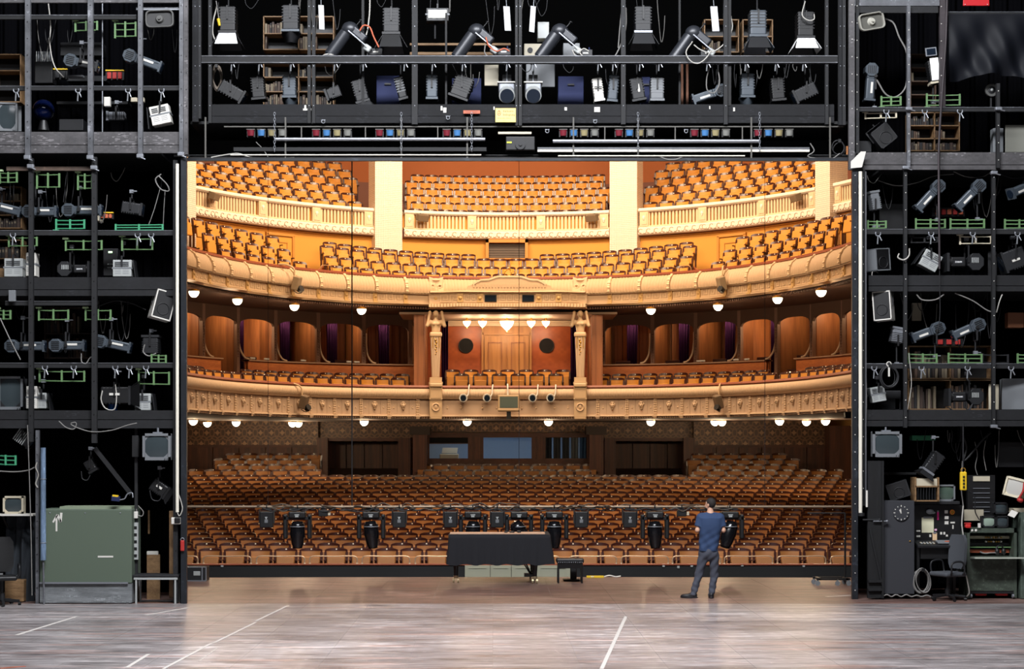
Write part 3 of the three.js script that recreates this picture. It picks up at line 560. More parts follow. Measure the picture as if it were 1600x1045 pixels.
    mb().box(0.5, 0.03, 0.03, 0, 1.18, 0.03).box(0.5, 0.03, 0.03, 0, 0.3, 0.03).box(0.03, 0.9, 0.03, -0.25, 0.74, 0.03).box(0.03, 0.9, 0.03, 0.25, 0.74, 0.03).build('panel_moulding', MT.doorFrame, o);
    const sw = thing('wall_switch', 'tiny dark red wall box beside the balcony door', 'switch', ringB.pt(s + (px < 700 ? 0.85 : -0.6), 0.07, 7.92), ringB.turn(s), 'wall boxes by the balcony doors'); mb().rbox(0.12, 0.09, 0.05, 0.01, 0, 0.045, 0).build('box', MT.railWood, sw); mb().sph(0.015, 0, 0.045, 0.027, 1, 1, 1, 6).build('button', MT.red, sw);
  }
  { const d = 51.3, o = thing('projection_window', 'projection window with dark shutter in an orange surround below the gallery', 'window', [wx(792, d), wy(405, d), -d], 0, undefined, 'structure');
    const w = ml(66, d), h = ml(31, d); mb().box(0.09, h, 0.3, -w / 2 + 0.045, h / 2, -0.1).box(0.09, h, 0.3, w / 2 - 0.045, h / 2, -0.1).box(w, 0.1, 0.3, 0, h - 0.05, -0.1).box(w, 0.03, 0.3, 0, 0.015, -0.1).build('window_surround', MT.doorFrame, o);
    mb().box(w - 0.18, h - 0.12, 0.03, 0, h / 2 - 0.03, -0.14).build('shutter', std(0x554a42, 0.7), o); const sl = mb(); for (let i = 0; i < 6; i++) sl.box(w - 0.2, 0.012, 0.012, 0, 0.06 + i * 0.075, -0.12); stuff(sl.build('shutter_slats', std(0x443b35, 0.7), o)); }
  // small dark projectors on the parapet
  for (const px of [322, 655, 930, 1256]) {
    const s = sB(px), t2 = thing('parapet_speaker', 'small dark speaker bracketed to the gallery baluster parapet', 'speaker', ringB.pt(s, -0.16, 9.6), ringB.turn(s) + (px < 700 ? 0.3 : -0.3), 'speakers on the gallery parapet');
    mb().rbox(0.36, 0.2, 0.2, 0.02, 0, 0.1, 0.12, 0.35).build('cabinet', std(0x6d5c48, 0.6), t2); mb().rod([0, 0.1, 0.02], [0, 0.25, -0.02], 0.02).build('bracket', MT.spotDark, t2);
  }
}
{
  const rows = [[0.66, 9.27], [1.48, 9.62], [2.3, 9.97], [3.12, 10.32], [3.94, 10.67], [4.77, 11.02], [5.6, 11.37], [6.4, 11.72]];
  const names = ['central gallery block', 'outer gallery block'];
  rows.forEach(([o, y], k) => {
    const R = ringB.offset(o);
    for (const [c, lo, hi] of [[1, [640, 634, 634, 634, 634, 634], [945, 950, 950, 950, 950, 950]], [0, [296, 296, 296, 296, 296, 296, 296, 296], [580, 576, 572, 566, 558, 552, 546, 540]], [0, [1002, 1003, 1006, 1014, 1022, 1030, 1036, 1042], [1281, 1281, 1281, 1281, 1281, 1281, 1281, 1281]]]) {
      if (lo[k] === undefined) continue; const s0 = R.sAtPx(lo[k]) + 0.22, s1 = R.sAtPx(hi[k]) - 0.22, pw = c ? 0.463 : 0.525, n = Math.floor((s1 - s0) / pw) + 1, off = (k % 2) * 0.2;
      const yk = c ? y : y + 0.12 + 0.03 * k;
      for (let i = 0; i < n; i++) { const s = s0 + i * pw + off; if (s > s1 + 0.1) continue; const q = R.pt(s, 0, yk); const py = HOR - (q.y + 0.87 - EYE) * FOC / -q.z; if (py < 243) continue; placeSeat('gallery_seat', q, R.turn(s), c ? `orange-backed gallery seat in the ${ORD[k]} row between the two inner tiled pillars` : `orange-backed gallery seat in the ${ORD[k]} row outside the inner tiled pillars`, `${c ? 'central' : 'outer'} gallery row ${k + 1}`, c ? 0.81 : 0.92); }
    }
  });
}

// ================================================================ first balcony: panelled front with masks, boxes behind
{
  const t = thing('lower_balcony', 'curved cream balcony with panelled front of masks and leaf garlands below the boxes', 'balcony', [0, 0, 0], 0, undefined, 'structure');
  const S0 = ringA.s0 + 0.3, S1 = ringA.s1 - 0.3, lim = [sA(284), sA(1338)], car = [sA(680), sA(907)];
  meshOf('deck', sweep(ringA, [[0.1, 3.85], [1.05, 3.85], [1.05, 4.0], [2.3, 4.0], [2.3, 4.12], [5.2, 4.12]], S0, S1, 0.3), MT.deckBrown, t);
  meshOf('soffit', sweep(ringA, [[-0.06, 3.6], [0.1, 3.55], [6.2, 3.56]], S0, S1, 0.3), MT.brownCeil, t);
  meshOf('hand_rail', sweep(ringA, [[0.22, 4.38], [0.22, 4.47], [-0.12, 4.47], [-0.14, 4.42], [-0.08, 4.39]], S0, S1, 0.12), MT.railWood, t, 'reddish wooden hand rail');
  meshOf('inner_wall', sweep(ringA, [[0.14, 4.4], [0.14, 3.85]], S0, S1, 0.3), MT.deckBrown, t);
  meshOf('ribbed_moulding', sweep(ringA, [[-0.05, 4.39], [-0.13, 4.37], [-0.18, 4.3], [-0.19, 4.22], [-0.15, 4.15], [-0.12, 4.13]], S0, S1, 0.0115, true, (s) => -0.008 * Math.abs(Math.sin(s * Math.PI / 0.046 / 1.6))), MT.creamMid = std(0xc2a688, 0.6), t, 'cream reeded moulding');
  meshOf('under_mould', sweep(ringA, [[-0.1, 4.14], [-0.15, 4.13], [-0.13, 4.1], [-0.08, 4.09]], S0, S1, 0.15), MT.creamMid, t);
  meshOf('front_board', sweep(ringA, [[-0.05, 4.12], [-0.05, 3.62]], S0, S1, 0.15), MT.creamLow, t);
  meshOf('base_mould', sweep(ringA, [[-0.04, 3.66], [-0.12, 3.65], [-0.13, 3.61], [-0.06, 3.59], [0.05, 3.56]], S0, S1, 0.15), MT.creamMid, t);
  { const m = mb(); for (let s = lim[0] - 0.4; s < lim[1] + 0.4; s += 0.07) { const q = ringA.pt(s, -0.03, 3.58); m.box(0.04, 0.045, 0.12, q.x, q.y, q.z, 0, ringA.turn(s), 0); } stuff(m.build('dentil_course', MT.creamLow, t)); }
  const bay = 0.835, posts = []; for (let s = car[0] - 0.5; s > lim[0] - 0.9; s -= bay) posts.push(s); for (let s = car[1] + 0.5; s < lim[1] + 0.9; s += bay) posts.push(s); posts.sort((a, b) => a - b);
  const garland = (() => { const m = mb().box(0.1, 0.5, 0.03, 0, 3.87, 0.06); for (let i = 0; i < 7; i++) { const y = 3.68 + i * 0.064; m.sph(0.03, -0.022, y, 0.085, 0.75, 1.3, 0.6, 6).sph(0.03, 0.022, y, 0.085, 0.75, 1.3, 0.6, 6); } m.box(0.13, 0.06, 0.11, 0, 3.62, 0.08).box(0.1, 0.05, 0.1, 0, 3.57, 0.07).box(0.12, 0.04, 0.08, 0, 4.12, 0.09); return m.geo(); })();
  const mask = (() => { const m = mb(); m.sph(0.07, 0, 3.9, 0.08, 0.85, 1.15, 0.75, 10).sph(0.05, 0, 3.985, 0.08, 1.2, 0.7, 0.8, 8).sph(0.022, 0, 3.895, 0.137, 0.8, 1.5, 1, 6).sph(0.04, 0, 3.83, 0.085, 0.9, 1.3, 0.7, 8); for (const s of [-1, 1]) m.sph(0.035, s * 0.06, 3.94, 0.075, 0.7, 1.4, 0.7, 6).sph(0.014, s * 0.027, 3.925, 0.13, 1.3, 0.8, 0.6, 6); return m.geo(); })();
  const drop = mb().torus(0.032, 0.01, 0, 3.86, 0.058, 0, 0, 0, 14, 4).sph(0.024, 0, 3.845, 0.06, 0.8, 1.4, 0.7, 6).sph(0.014, 0, 3.905, 0.06, 1, 1, 0.7, 6).geo();
  const place = (g, m, name, s) => { const o = meshOf(name, g, m, t); const q = ringA.pt(s, 0, 0); o.position.set(q.x, 0, q.z); o.rotation.y = ringA.turn(s); return o; };
  for (const s of posts) place(garland, MT.creamMid, 'leaf_garland', s);
  const panelG = (w) => mb().box(w, 0.44, 0.02, 0, 3.88, 0.052).geo(), pSide = panelG(0.19), pMid = panelG(0.33);
  for (let i = 0; i < posts.length; i++) {
    const a = posts[i], b = posts[i + 1]; if (b === undefined || b - a > 1.2) continue; const c = (a + b) / 2;
    place(pMid, MT.creamLow, 'front_panel', c); place(mask, MT.creamMid, 'mask', c);
    for (const sg of [-1, 1]) { place(pSide, MT.creamLow, 'front_panel', c + sg * 0.275); place(drop, MT.creamMid, 'oval_boss', c + sg * 0.27); }
  }
  for (const s of [car[0] + 0.34, car[0] + 0.72, -0.75, -0.35, 0.35, 0.75, car[1] - 0.72, car[1] - 0.34]) place(drop, MT.creamMid, 'oval_boss', s);
  for (let s = car[0] + 0.4; s < car[1] - 0.2; s += 0.55) place(panelG(0.5), MT.creamLow, 'front_panel', s + 0.1);

  // seats
  const rowsL = [[0.6, 3.85], [1.45, 4.0]];
  rowsL.forEach(([o, y], k) => {
    const R = ringA.offset(o);
    for (const [lo, hi] of [[[272, 272], [387, 342]], [[387, 384], [660, 655]], [[926, 930], [1206, 1204]], [[1210, 1250], [1345, 1345]]]) {
      const s0 = R.sAtPx(lo[k]) + 0.22, s1 = R.sAtPx(hi[k]) - 0.22, n = Math.floor((s1 - s0) / 0.445) + 1, far = lo[k] > 383 && lo[k] < 1208 || lo[k] === 384;
      for (let i = 0; i < n; i++) { const s = s0 + i * 0.445; placeSeat('box_circle_seat', R.pt(s, 0, y), R.turn(s), `orange-backed seat in the ${ORD[k]} row of the lower balcony, ${far ? 'before the long orange box wall' : 'before the short orange box wall'}`, `lower balcony ${far ? 'long' : 'short'} row ${k + 1}`, 0.78); }
    }
  });
  // state box chairs
  for (let k = 0; k < 2; k++) for (let i = 0; i < (k ? 7 : 6); i++) {
    const d = k ? 48.35 : 47.65, px = k ? lerp(707, 880, i / 6) : lerp(721, 869, i / 5);
    placeSeat('state_box_chair', V3(wx(px, d), k ? 4.13 : 3.98, -d), 0, k ? 'orange state box chair in the rear row before the double door' : 'orange state box chair in the front row behind the small cameras', k ? 'rear chairs of the state box' : 'front chairs of the state box', 0.8);
  }
}
// ---- boxes behind the lower balcony
{
  const O = 2.3, R = ringA.offset(O); const t = thing('box_tier', 'dark arched box openings with panelled walls behind the lower balcony seats', 'boxes', [0, 0, 0], 0, undefined, 'structure');
  const gapS = [R.sAtPx(648), R.sAtPx(938)], S0 = R.s0 + 0.5, S1 = R.s1 - 0.5, R2 = ringA.offset(4.1);
  const yTop = 6.62, ySpr = 6.16, yPar = 5.17;
  const postsPx = [[266, 316, 370, 429, 496, 567.5, 641], [943, 1020, 1088, 1156, 1214.6, 1270, 1317, 1365]];
  for (const list of postsPx) for (let i = 0; i < list.length; i++) {
    const s = R.sAtPx(list[i]), q = R.pt(s, 0, 0), turn = R.turn(s);
    const post = mb().box(0.11, 2.5, 0.12, 0, 5.35, 0); for (let k = 0; k < 12; k++) post.sph(0.028, 0, 5.25 + k * 0.075, 0.065, 1, 1, 0.7, 6); const po = post.build('fluted_post', MT.postBrown || (MT.postBrown = std(0x6a4a38, 0.5)), t); po.position.set(q.x, 0, q.z); po.rotation.y = turn;
    if (i === list.length - 1) continue;
    const s2 = R.sAtPx(list[i + 1]), w = s2 - s, c = (s + s2) / 2, qc = R.pt(c, 0, 0);
    // header with basket arch
    const sh = new THREE.Shape(); sh.moveTo(-w / 2, yTop); sh.lineTo(w / 2, yTop); sh.lineTo(w / 2, ySpr - 0.12); const N = 14; for (let k = 0; k <= N; k++) { const f = k / N, x = lerp(w / 2 - 0.03, -w / 2 + 0.03, f), e = Math.abs(x) / (w / 2 - 0.03); sh.lineTo(x, ySpr + 0.15 * (1 - e ** 3.4) - (e > 0.97 ? 0.06 : 0)); } sh.lineTo(-w / 2, ySpr - 0.12);
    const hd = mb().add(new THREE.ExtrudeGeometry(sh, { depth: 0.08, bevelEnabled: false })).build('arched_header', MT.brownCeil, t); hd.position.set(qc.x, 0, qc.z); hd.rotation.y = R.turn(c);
    // curved partition edge sweeping down to the parapet
    const side = list === postsPx[0] ? -1 : 1; const ed = mb().tube([[side * (w / 2 - 0.09), ySpr - 0.1, -0.04], [side * (w / 2 - 0.09), 5.75, -0.02], [side * (w / 2 - 0.13), 5.42, 0.03], [side * (w / 2 - 0.24), 5.23, 0.08], [side * (w / 2 - 0.36), 5.19, 0.1]], 0.026, 18, 6).build('partition_edge', MT.creamMid, t); ed.position.set(qc.x, 0, qc.z); ed.rotation.y = R.turn(c);
    // partition between boxes, panelled back wall of this box, curtain
    const pa = mb().box(0.06, 2.5, 1.7, 0, 5.35, -0.95).build('partition', MT.panelWood, t); pa.position.set(q.x, 0, q.z); pa.rotation.y = turn;
    const nb = 6, bwall = mb(); for (let k = 0; k < nb; k++) { const x = -w / 2 + (k + 0.5) * (w * 1.04) / nb; const b2 = mb().box(w * 1.04 / nb - 0.012, 2.5, 0.04, x, 5.35, -1.62 - (k % 2) * 0.012).build('wall_board', k % 3 === 1 ? MT.honeyWood : MT.panelWood, t); b2.position.set(qc.x, 0, qc.z); b2.rotation.y = R.turn(c); }
    const cx = side * -0.02 + (i % 2) * 0.05, cw = 0.34, cur = new THREE.BoxGeometry(cw, 2.45, 0.02, 24, 1, 1), cp = cur.attributes.position; for (let k = 0; k < cp.count; k++) { const x = cp.getX(k), y = cp.getY(k); cp.setZ(k, cp.getZ(k) + 0.035 * Math.sin(x * 75)); if (y < 0) cp.setX(k, x * 0.8 + side * -0.03); } cur.computeVertexNormals();
    const cu = thing('box_curtain', 'narrow deep purple curtain hanging in a box opening', 'curtain', qc, R.turn(c), 'purple curtains of the boxes'); const cm = meshOf('cloth', cur, MT.purple, cu); cm.position.set(cx, 5.4, -0.75);
    mb().rod([-0.3 + cx, 6.62, -0.75], [0.3 + cx, 6.62, -0.75], 0.015).build('curtain_rod', MT.gold, cu);
    { const bl = thing('added_box_ceiling_lamp', 'small added lamp hidden on the ceiling inside an arched box', 'lamp', R.pt(c, 0.45, 6.5), R.turn(c), 'added ceiling lamps inside the boxes'); mb().sph(0.05, 0, 0.02, 0, 1, 0.7, 1, 10).build('shade', MT.globe, bl); mb().cyl(0.06, 0.06, 0.02, 12, 0, 0.07, 0).build('ceiling_ring', MT.gold, bl); const l = new THREE.PointLight(new THREE.Color(1, 0.72, 0.42), 2.6); l.position.set(0, -0.06, 0); l.castShadow = true; bl.add(l); }  // the lamp is added out of sight to lighten the box interior
    if (i % 2 === 0 || list.length > 7) { const ch = thing('box_stool', 'dark box chair showing over the orange parapet', 'chair', R.pt(c + 0.25 * side * -1, 0.35, 4.12), R.turn(c), 'chairs inside the boxes'); mb().box(0.42, 0.05, 0.4, 0, 0.75, 0).build('seat', MT.seatDark, ch); mb().rbox(0.44, 0.4, 0.05, 0.02, 0, 0.98, -0.2).build('backrest', MT.seatDark, ch); for (const [lx, lz] of [[-0.18, -0.17], [0.18, -0.17], [-0.18, 0.17], [0.18, 0.17]]) mb().rod([lx, 0, lz], [lx, 0.74, lz], 0.02).build('leg', MT.seatDark, ch); }
  }
  // parapet walls
  for (const [a, b] of [[250, 340], [383, 648], [938, 1202], [1249, 1370]]) {
    const s0 = R.sAtPx(a), s1 = R.sAtPx(b); meshOf('box_parapet', bentBox(R, s0, s1, 4.1, yPar - 0.035, -0.12, 0.0, 0.25), MT.orangeWood, t, 'orange wooden box parapet'); meshOf('parapet_ledge', bentBox(R, s0 - 0.02, s1 + 0.02, yPar - 0.035, yPar, -0.2, 0.12, 0.25), MT.ledge || (MT.ledge = std(0xa98468, 0.5)), t);
  }
  // lamp strips standing on the ledge
  for (const px of [391, 413, 471, 544, 556, 1095, 1100, 1153, 1170]) { const s = R.sAtPx(px), o = thing('ledge_lamp', 'small pale shaded lamp lying on the box ledge', 'lamp', R.pt(s, -0.1, yPar), R.turn(s), 'ledge lamps of the boxes'); mb().rbox(0.17, 0.05, 0.06, 0.02, 0, 0.045, 0).build('shade', MT.white, o); mb().box(0.04, 0.02, 0.04, 0, 0.01, 0).build('foot', MT.seatDark, o); }
  meshOf('rear_passage_wall', sweep(R2, [[0.02, 4], [0.02, 6.7]], R2.s0 + 1, R2.s1 - 1, 0.4), MT.panelWood, t);
  // two hidden lamps added in the boxes to brighten the entrance strips
  for (const px of [381, 1204]) { const s = R.sAtPx(px), q = R.pt(s, 1.1, 5.9), o = thing('added_box_wall_lamp', 'added hidden wall lamp inside the box beside the entrance', 'lamp', q, R.turn(s), 'added wall lamps inside the boxes'); mb().sph(0.05, 0, 0.06, 0.05, 1, 1.2, 1, 10).build('shade', MT.globe, o); mb().box(0.05, 0.14, 0.03, 0, 0.05, -0.005).build('bracket', MT.gold, o); const l = new THREE.PointLight(new THREE.Color(1, 0.7, 0.4), 2.2); l.position.set(0, 0.06, 0.14); l.castShadow = true; o.add(l); }
}
// ---- state box interior between the herms
{
  const d = 49.3, t = thing('state_box', 'panelled wooden state box with double door between the two herm figures', 'box', [0, 0, 0], 0, undefined, 'structure');
  const x0 = wx(668, d), x1 = wx(918, d), y0 = 3.8, y1 = 6.42;
  const seg = (name, pa, pb, m) => mb().box(wx(pb, d) - wx(pa, d) - 0.01, y1 - y0, 0.06, (wx(pa, d) + wx(pb, d)) / 2, (y0 + y1) / 2, -d).build(name, m, t);
  seg('wall_panel', 662, 754, MT.stateWood = std(0xffffff, 0.35, 0, { map: woodTex([178, 92, 48], [140, 66, 32], 5, 12, 1.2, 9) })); seg('wall_panel', 830, 926, MT.stateWood); seg('door_bay', 754, 830, MT.honeyWood);
  mb().box(x1 - x0 + 1.2, 0.12, 0.12, (x0 + x1) / 2, 6.36, -d + 0.08).box(x1 - x0 + 1.2, 0.05, 0.2, (x0 + x1) / 2, 6.43, -d + 0.1).build('cornice', MT.creamMid, t);
  meshOf('ceiling', bx(x1 - x0 + 1.4, 0.06, 2.4), MT.creamLow, t).position.set((x0 + x1) / 2, 6.5, -d + 1.1);
  for (const [a, b] of [[757, 790], [793, 826]]) { const o = mb().box(wx(b, d) - wx(a, d), 2.0, 0.06, (wx(a, d) + wx(b, d)) / 2, 5.0, -d + 0.05).build('door_leaf', MT.honeyWood, t); const cx = (wx(a, d) + wx(b, d)) / 2, w = (wx(b, d) - wx(a, d)) * 0.62; mb().box(w, 0.03, 0.03, cx, 5.82, -d + 0.09).box(w, 0.03, 0.03, cx, 4.4, -d + 0.09).box(0.03, 1.45, 0.03, cx - w / 2, 5.11, -d + 0.09).box(0.03, 1.45, 0.03, cx + w / 2, 5.11, -d + 0.09).build('panel_moulding', MT.panelWood, o); }
  mb().box(0.06, 2.3, 0.09, wx(754, d), 5.15, -d + 0.05).box(0.06, 2.3, 0.09, wx(829, d), 5.15, -d + 0.05).box(wx(829, d) - wx(754, d), 0.07, 0.09, wx(791.5, d), 6.08, -d + 0.05).build('door_frame', MT.honeyWood, t);
  for (const px of [728, 854]) { const o = thing('round_speaker', 'round black speaker grille set in the panelled wall of the state box', 'speaker', [wx(px, d), wy(540, d), -d + 0.04], 0, 'round speakers in the state box'); mb().cyl(0.205, 0.205, 0.03, 28, 0, 0, 0.01, Math.PI / 2).build('grille', std(0x0c0a0a, 0.9), o); mb().torus(0.208, 0.012, 0, 0, 0.025, 0, 0, 0, 28, 5).build('rim', MT.spotDark, o); }
  for (const [px, dd] of [[695, 48.6], [897, 48.6]]) { const g = new THREE.BoxGeometry(0.2, 2.5, 0.02, 16, 1, 1), p = g.attributes.position; for (let i = 0; i < p.count; i++) p.setZ(i, p.getZ(i) + 0.03 * Math.sin(p.getX(i) * 90)); g.computeVertexNormals(); const o = thing('state_box_curtain', 'narrow purple curtain beside the herm pillar of the state box', 'curtain', [wx(px, dd), 3.9, -dd], 0, 'purple curtains of the state box'); meshOf('cloth', g, MT.purple, o).position.y = 1.25; }
  // side walls running forward
  for (const [pa, sg] of [[668, -1], [918, 1]]) { const xw = wx(pa, d); mb().box(0.3, 2.6, 2.5, xw + sg * 0.14, 5.15, -d + 1.1).build('side_wall', MT.panelWood, t); }
  // chandelier lamps
  [[729.5, 499, 0.11], [754, 500, 0.12], [792, 500, 0.2], [830, 500, 0.12], [853, 499, 0.11]].forEach(([px, py, r], i) => {
    const dd = 48.2, q = at(px, py, dd); q.y = 6.33; const o = thing('crystal_lamp', i === 2 ? 'large lit crystal basket lamp on the state box ceiling' : 'small lit crystal basket lamp on the state box ceiling', 'lamp', q, 0, i === 2 ? undefined : 'small crystal lamps of the state box');
    mb().lathe([[0.001, -r * 1.15], [r * 0.3, -r * 1.0], [r * 0.75, -r * 0.5], [r, 0], [r, 0.05]].reverse(), 18).build('crystal_basket', MT.globe, o, 'glowing crystal basket'); mb().torus(r * 1.02, 0.015, 0, 0.05, 0, Math.PI / 2).cyl(0.03, 0.03, 0.08, 8, 0, 0.09, 0).build('brass_ring', MT.gold, o); mb().sph(0.02, 0, -r * 1.25, 0).build('finial', MT.gold, o);
    const l = new THREE.PointLight(new THREE.Color(1, 0.74, 0.46), i === 2 ? 3.2 : 1.5); l.position.set(0, -r * 1.5, 0.05); l.castShadow = true; l.shadow.radius = 4; o.add(l);
  });
}
// ---- herm pillars: bust with raised arms on a tapering shaft
{
  const bust = sdfMesh((x, y, z) => {
    let e = ellip(x, y, z, [0, 0.62, 0.02], [0.075, 0.095, 0.085]);                          // head
    e = smin(e, capsule(x, y, z, [0, 0.45, 0], [0, 0.55, 0], 0.045, 0.04), 0.03);
    e = smin(e, ellip(x, y, z, [0, 0.34, 0.0], [0.15, 0.13, 0.09]), 0.05);                   // chest
    e = smin(e, ellip(x, y, z, [0, 0.17, 0.0], [0.115, 0.16, 0.08]), 0.05);                  // waist
    for (const s of [-1, 1]) {
      e = smin(e, ellip(x, y, z, [s * 0.06, 0.34, 0.075], [0.05, 0.045, 0.04]), 0.03);
      e = smin(e, capsule(x, y, z, [s * 0.15, 0.41, 0], [s * 0.24, 0.29, 0.05], 0.05, 0.045), 0.03);
      e = smin(e, capsule(x, y, z, [s * 0.24, 0.29, 0.05], [s * 0.17, 0.62, 0.03], 0.042, 0.036), 0.025);
      e = smin(e, ellip(x, y, z, [s * 0.165, 0.66, 0.03], [0.04, 0.05, 0.045]), 0.02);
    }
    e = smin(e, ellip(x, y, z, [0, 0.02, 0], [0.15, 0.07, 0.1]), 0.05);
    return e;
  }, 0, 0.36, 0, 0.42, 56);
  for (const px of [679, 908]) {
    const s = sA(px), q = ringA.pt(s, -0.2, 0), o = thing('herm_pillar', 'cream herm pillar with raised arms carrying the balcony beside the state box', 'pillar', [q.x, 0, q.z], px < 700 ? 0.12 : -0.12, 'herm pillars flanking the state box');
    meshOf('bust', bust, MT.creamFig || (MT.creamFig = std(0xbfa27e, 0.5)), o).position.set(0, 5.83, 0.06);
    const sh = mb(); sh.put(new THREE.CylinderGeometry(0.21, 0.145, 1.25, 4, 1), 0, 5.32, 0, 0, Math.PI / 4, 0); for (const fx of [-0.09, -0.03, 0.03, 0.09]) sh.bar([fx * 0.78, 4.72, 0.103], [fx * 1.12, 5.82, 0.148], 0.024, 0.02); sh.build('tapered_shaft', MT.creamMid, o);
    mb().rbox(0.34, 0.14, 0.3, 0.05, 0, 5.87, 0.03).build('drapery', MT.creamFig, o);
    { const m = mb(); for (let i = 0; i < 7; i++) m.sph(0.028 - i * 0.002, (i % 2 ? 0.012 : -0.012), 5.72 - i * 0.065, 0.165 - i * 0.004, 1, 1.2, 0.6, 6); m.box(0.02, 0.4, 0.02, -0.09, 5.7, 0.15).box(0.02, 0.4, 0.02, 0.09, 5.7, 0.15).build('gilt_pendant', MT.gold, o); }
    mb().box(0.33, 0.14, 0.28, 0, 4.62, 0).box(0.37, 0.06, 0.32, 0, 4.53, 0.02).rbox(0.36, 0.12, 0.34, 0.04, 0, 4.47, 0.03).build('scroll_foot', MT.creamFig, o);
    mb().rbox(0.36, 0.38, 0.14, 0.05, 0, 4.26, 0.08).box(0.34, 0.52, 0.1, 0, 3.85, 0.06).box(0.36, 0.05, 0.16, 0, 4.1, 0.06).rbox(0.33, 0.08, 0.14, 0.03, 0, 3.56, 0.04).build('console', MT.creamFig, o);
    mb().torus(0.1, 0.022, 0, 3.86, 0.115, 0, 0, 0, 20, 5).sph(0.05, 0, 3.87, 0.11, 0.8, 1.3, 0.4, 8).build('cartouche', MT.creamMid, o);
    mb().box(0.4, 0.3, 0.3, 0, 6.86, 0.05).box(0.46, 0.05, 0.4, 0, 7.03, 0.05).box(0.36, 0.14, 0.26, 0, 6.66, 0.03).build('block', MT.creamUp, o);
    mb().box(0.24, 0.2, 0.03, 0, 6.86, 0.205).sph(0.07, 0, 6.87, 0.21, 1.1, 0.9, 0.5, 8).build('gilt_medallion', MT.friezeGold, o);
    { const m = mb().box(0.42, 0.1, 0.22, 0, 7.12, 0.1); for (const sg of [-1, 1]) m.ext([[0, 0], [sg * 0.17, 0.06], [sg * 0.2, 0.34], [sg * 0.08, 0.3], [0, 0.22]], 0.08, 0, 7.13, 0.08).torus(0.05, 0.02, sg * 0.1, 7.2, 0.2, 0, 0, 0, 10, 5); m.sph(0.08, 0, 7.38, 0.14, 1.6, 0.6, 0.8, 10).build('winged_cartouche', MT.creamFrieze, o); }
  }
}
// ---- things fixed to the lower balcony front
{
  const d = 46.55;
  for (const px of [724, 761, 832, 860]) {
    const q = at(px, 622, d), o = thing('balcony_projector', 'small pale video projector hooked over the lower balcony rail beside the monitor', 'projector', q, 0, 'projectors on the lower balcony front');
    mb().cyl(0.105, 0.105, 0.2, 16, 0, 0, 0, Math.PI / 2).build('body', MT.white, o); mb().cyl(0.08, 0.08, 0.03, 16, 0, 0, 0.11, Math.PI / 2).build('lens', MT.lens, o); mb().torus(0.105, 0.014, 0, 0, 0.1, 0, 0, 0, 18, 5).build('hood_ring', MT.white, o);
    mb().tube([[0.08, 0.03, -0.02], [0.13, 0.1, -0.04], [0.15, 0.3, -0.12], [0.16, 0.375, -0.3], [0.16, 0.38, -0.45]], 0.02, 16, 6).build('hook_arm', MT.white, o);
  }
  const m = thing('balcony_monitor', 'beige flat monitor hung in the middle of the lower balcony front', 'monitor', at(795, 643, d - 0.05), 0);
  mb().rbox(0.6, 0.46, 0.12, 0.02, 0, 0.23, 0).build('case', MT.beigeMon = std(0xb79b78, 0.5), m); mb().box(0.5, 0.31, 0.01, 0, 0.26, 0.062).build('screen', std(0x55605a, 0.25), m); mb().rbox(0.62, 0.06, 0.14, 0.015, 0, 0.05, 0).build('chin', MT.beigeMon, m); mb().tube([[-0.03, 0.44, -0.03], [-0.03, 0.7, -0.1], [-0.03, 0.76, -0.25], [-0.03, 0.76, -0.5]], 0.025, 16, 6).build('hook_arm', MT.white, m); mb().box(0.12, 0.2, 0.1, 0, -0.1, -0.02).build('cable_box', MT.spotBlack, m);
  // grey sound-beam boxes with curved hose on both balcony fronts
  for (const [ring, px, y, col] of [[ringU, 443, 7.02, 0x8f7a5d], [ringU, 1147, 7.02, 0x8f7a5d], [ringA, 460, 3.95, 0x6d5a46], [ringA, 1137, 3.95, 0x6d5a46]]) {
    const up = y > 5, s = ring.sAtPx(px), o = thing('front_floodlight', up ? 'dusty floodlight with curved arm hooked over the ribbed balcony front' : 'dark floodlight with curved arm hooked over the masked balcony front', 'floodlight', ring.pt(s, up ? -0.42 : -0.3, y), ring.turn(s), up ? 'floodlights on the ribbed balcony front' : 'floodlights on the masked balcony front');
    const M = std(col, 0.7); mb().rbox(0.26, 0.36, 0.18, 0.03, 0, 0, 0.05, 0.3, px < 700 ? 0.4 : -0.4).build('housing', M, o); mb().cyl(0.07, 0.09, 0.12, 10, 0.06, -0.16, 0.12, 1.2).build('lens_tube', MT.spotDark, o); mb().tube([[-0.02, 0.15, 0], [-0.03, 0.38, -0.02], [-0.14, 0.48, -0.16], [-0.26, 0.5, -0.36]], 0.022, 18, 6).build('curved_arm', MT.creamFig, o); mb().tube([[0.05, -0.1, 0.1], [0.14, -0.22, 0.12], [0.06, -0.26, 0.06], [-0.1, -0.2, 0.04]], 0.012, 14, 5).build('cable_loop', MT.cable, o);
  }
}
// ---- lamps
{
  const gU = 'globe lamps under the upper balcony', gL = 'globe lamps under the lower balcony';
  for (const [px, py] of [[303, 462], [371, 474], [460, 483], [565, 489], [1017, 489], [1122, 483], [1215, 472], [1283, 461]]) { let s = sA(px, 1.0), best = s; const y = 6.46; const d = (y - 0.08 - EYE) * FOC / (HOR - py); globeLamp(V3(wx(px, d), y, -d), 2.2, 'lit opal globe lamp on the brown ceiling above the box openings', gU, 0.125); }
  for (const [px, py] of [[302, 661], [324, 664], [369, 663], [457, 664], [466, 664.4], [569, 662], [730, 662], [857, 662], [1017, 662], [1117, 662], [1128, 662.4], [1218, 661], [1260, 662], [1290, 661]]) { const y = 3.5, d = clamp((y - 0.06 - EYE) * FOC / (HOR - py), 46, 52); globeLamp(V3(wx(px, d), y, -d), 4.8, 'lit opal globe lamp on the brown ceiling over the rear stalls', gL, 0.125); }
}
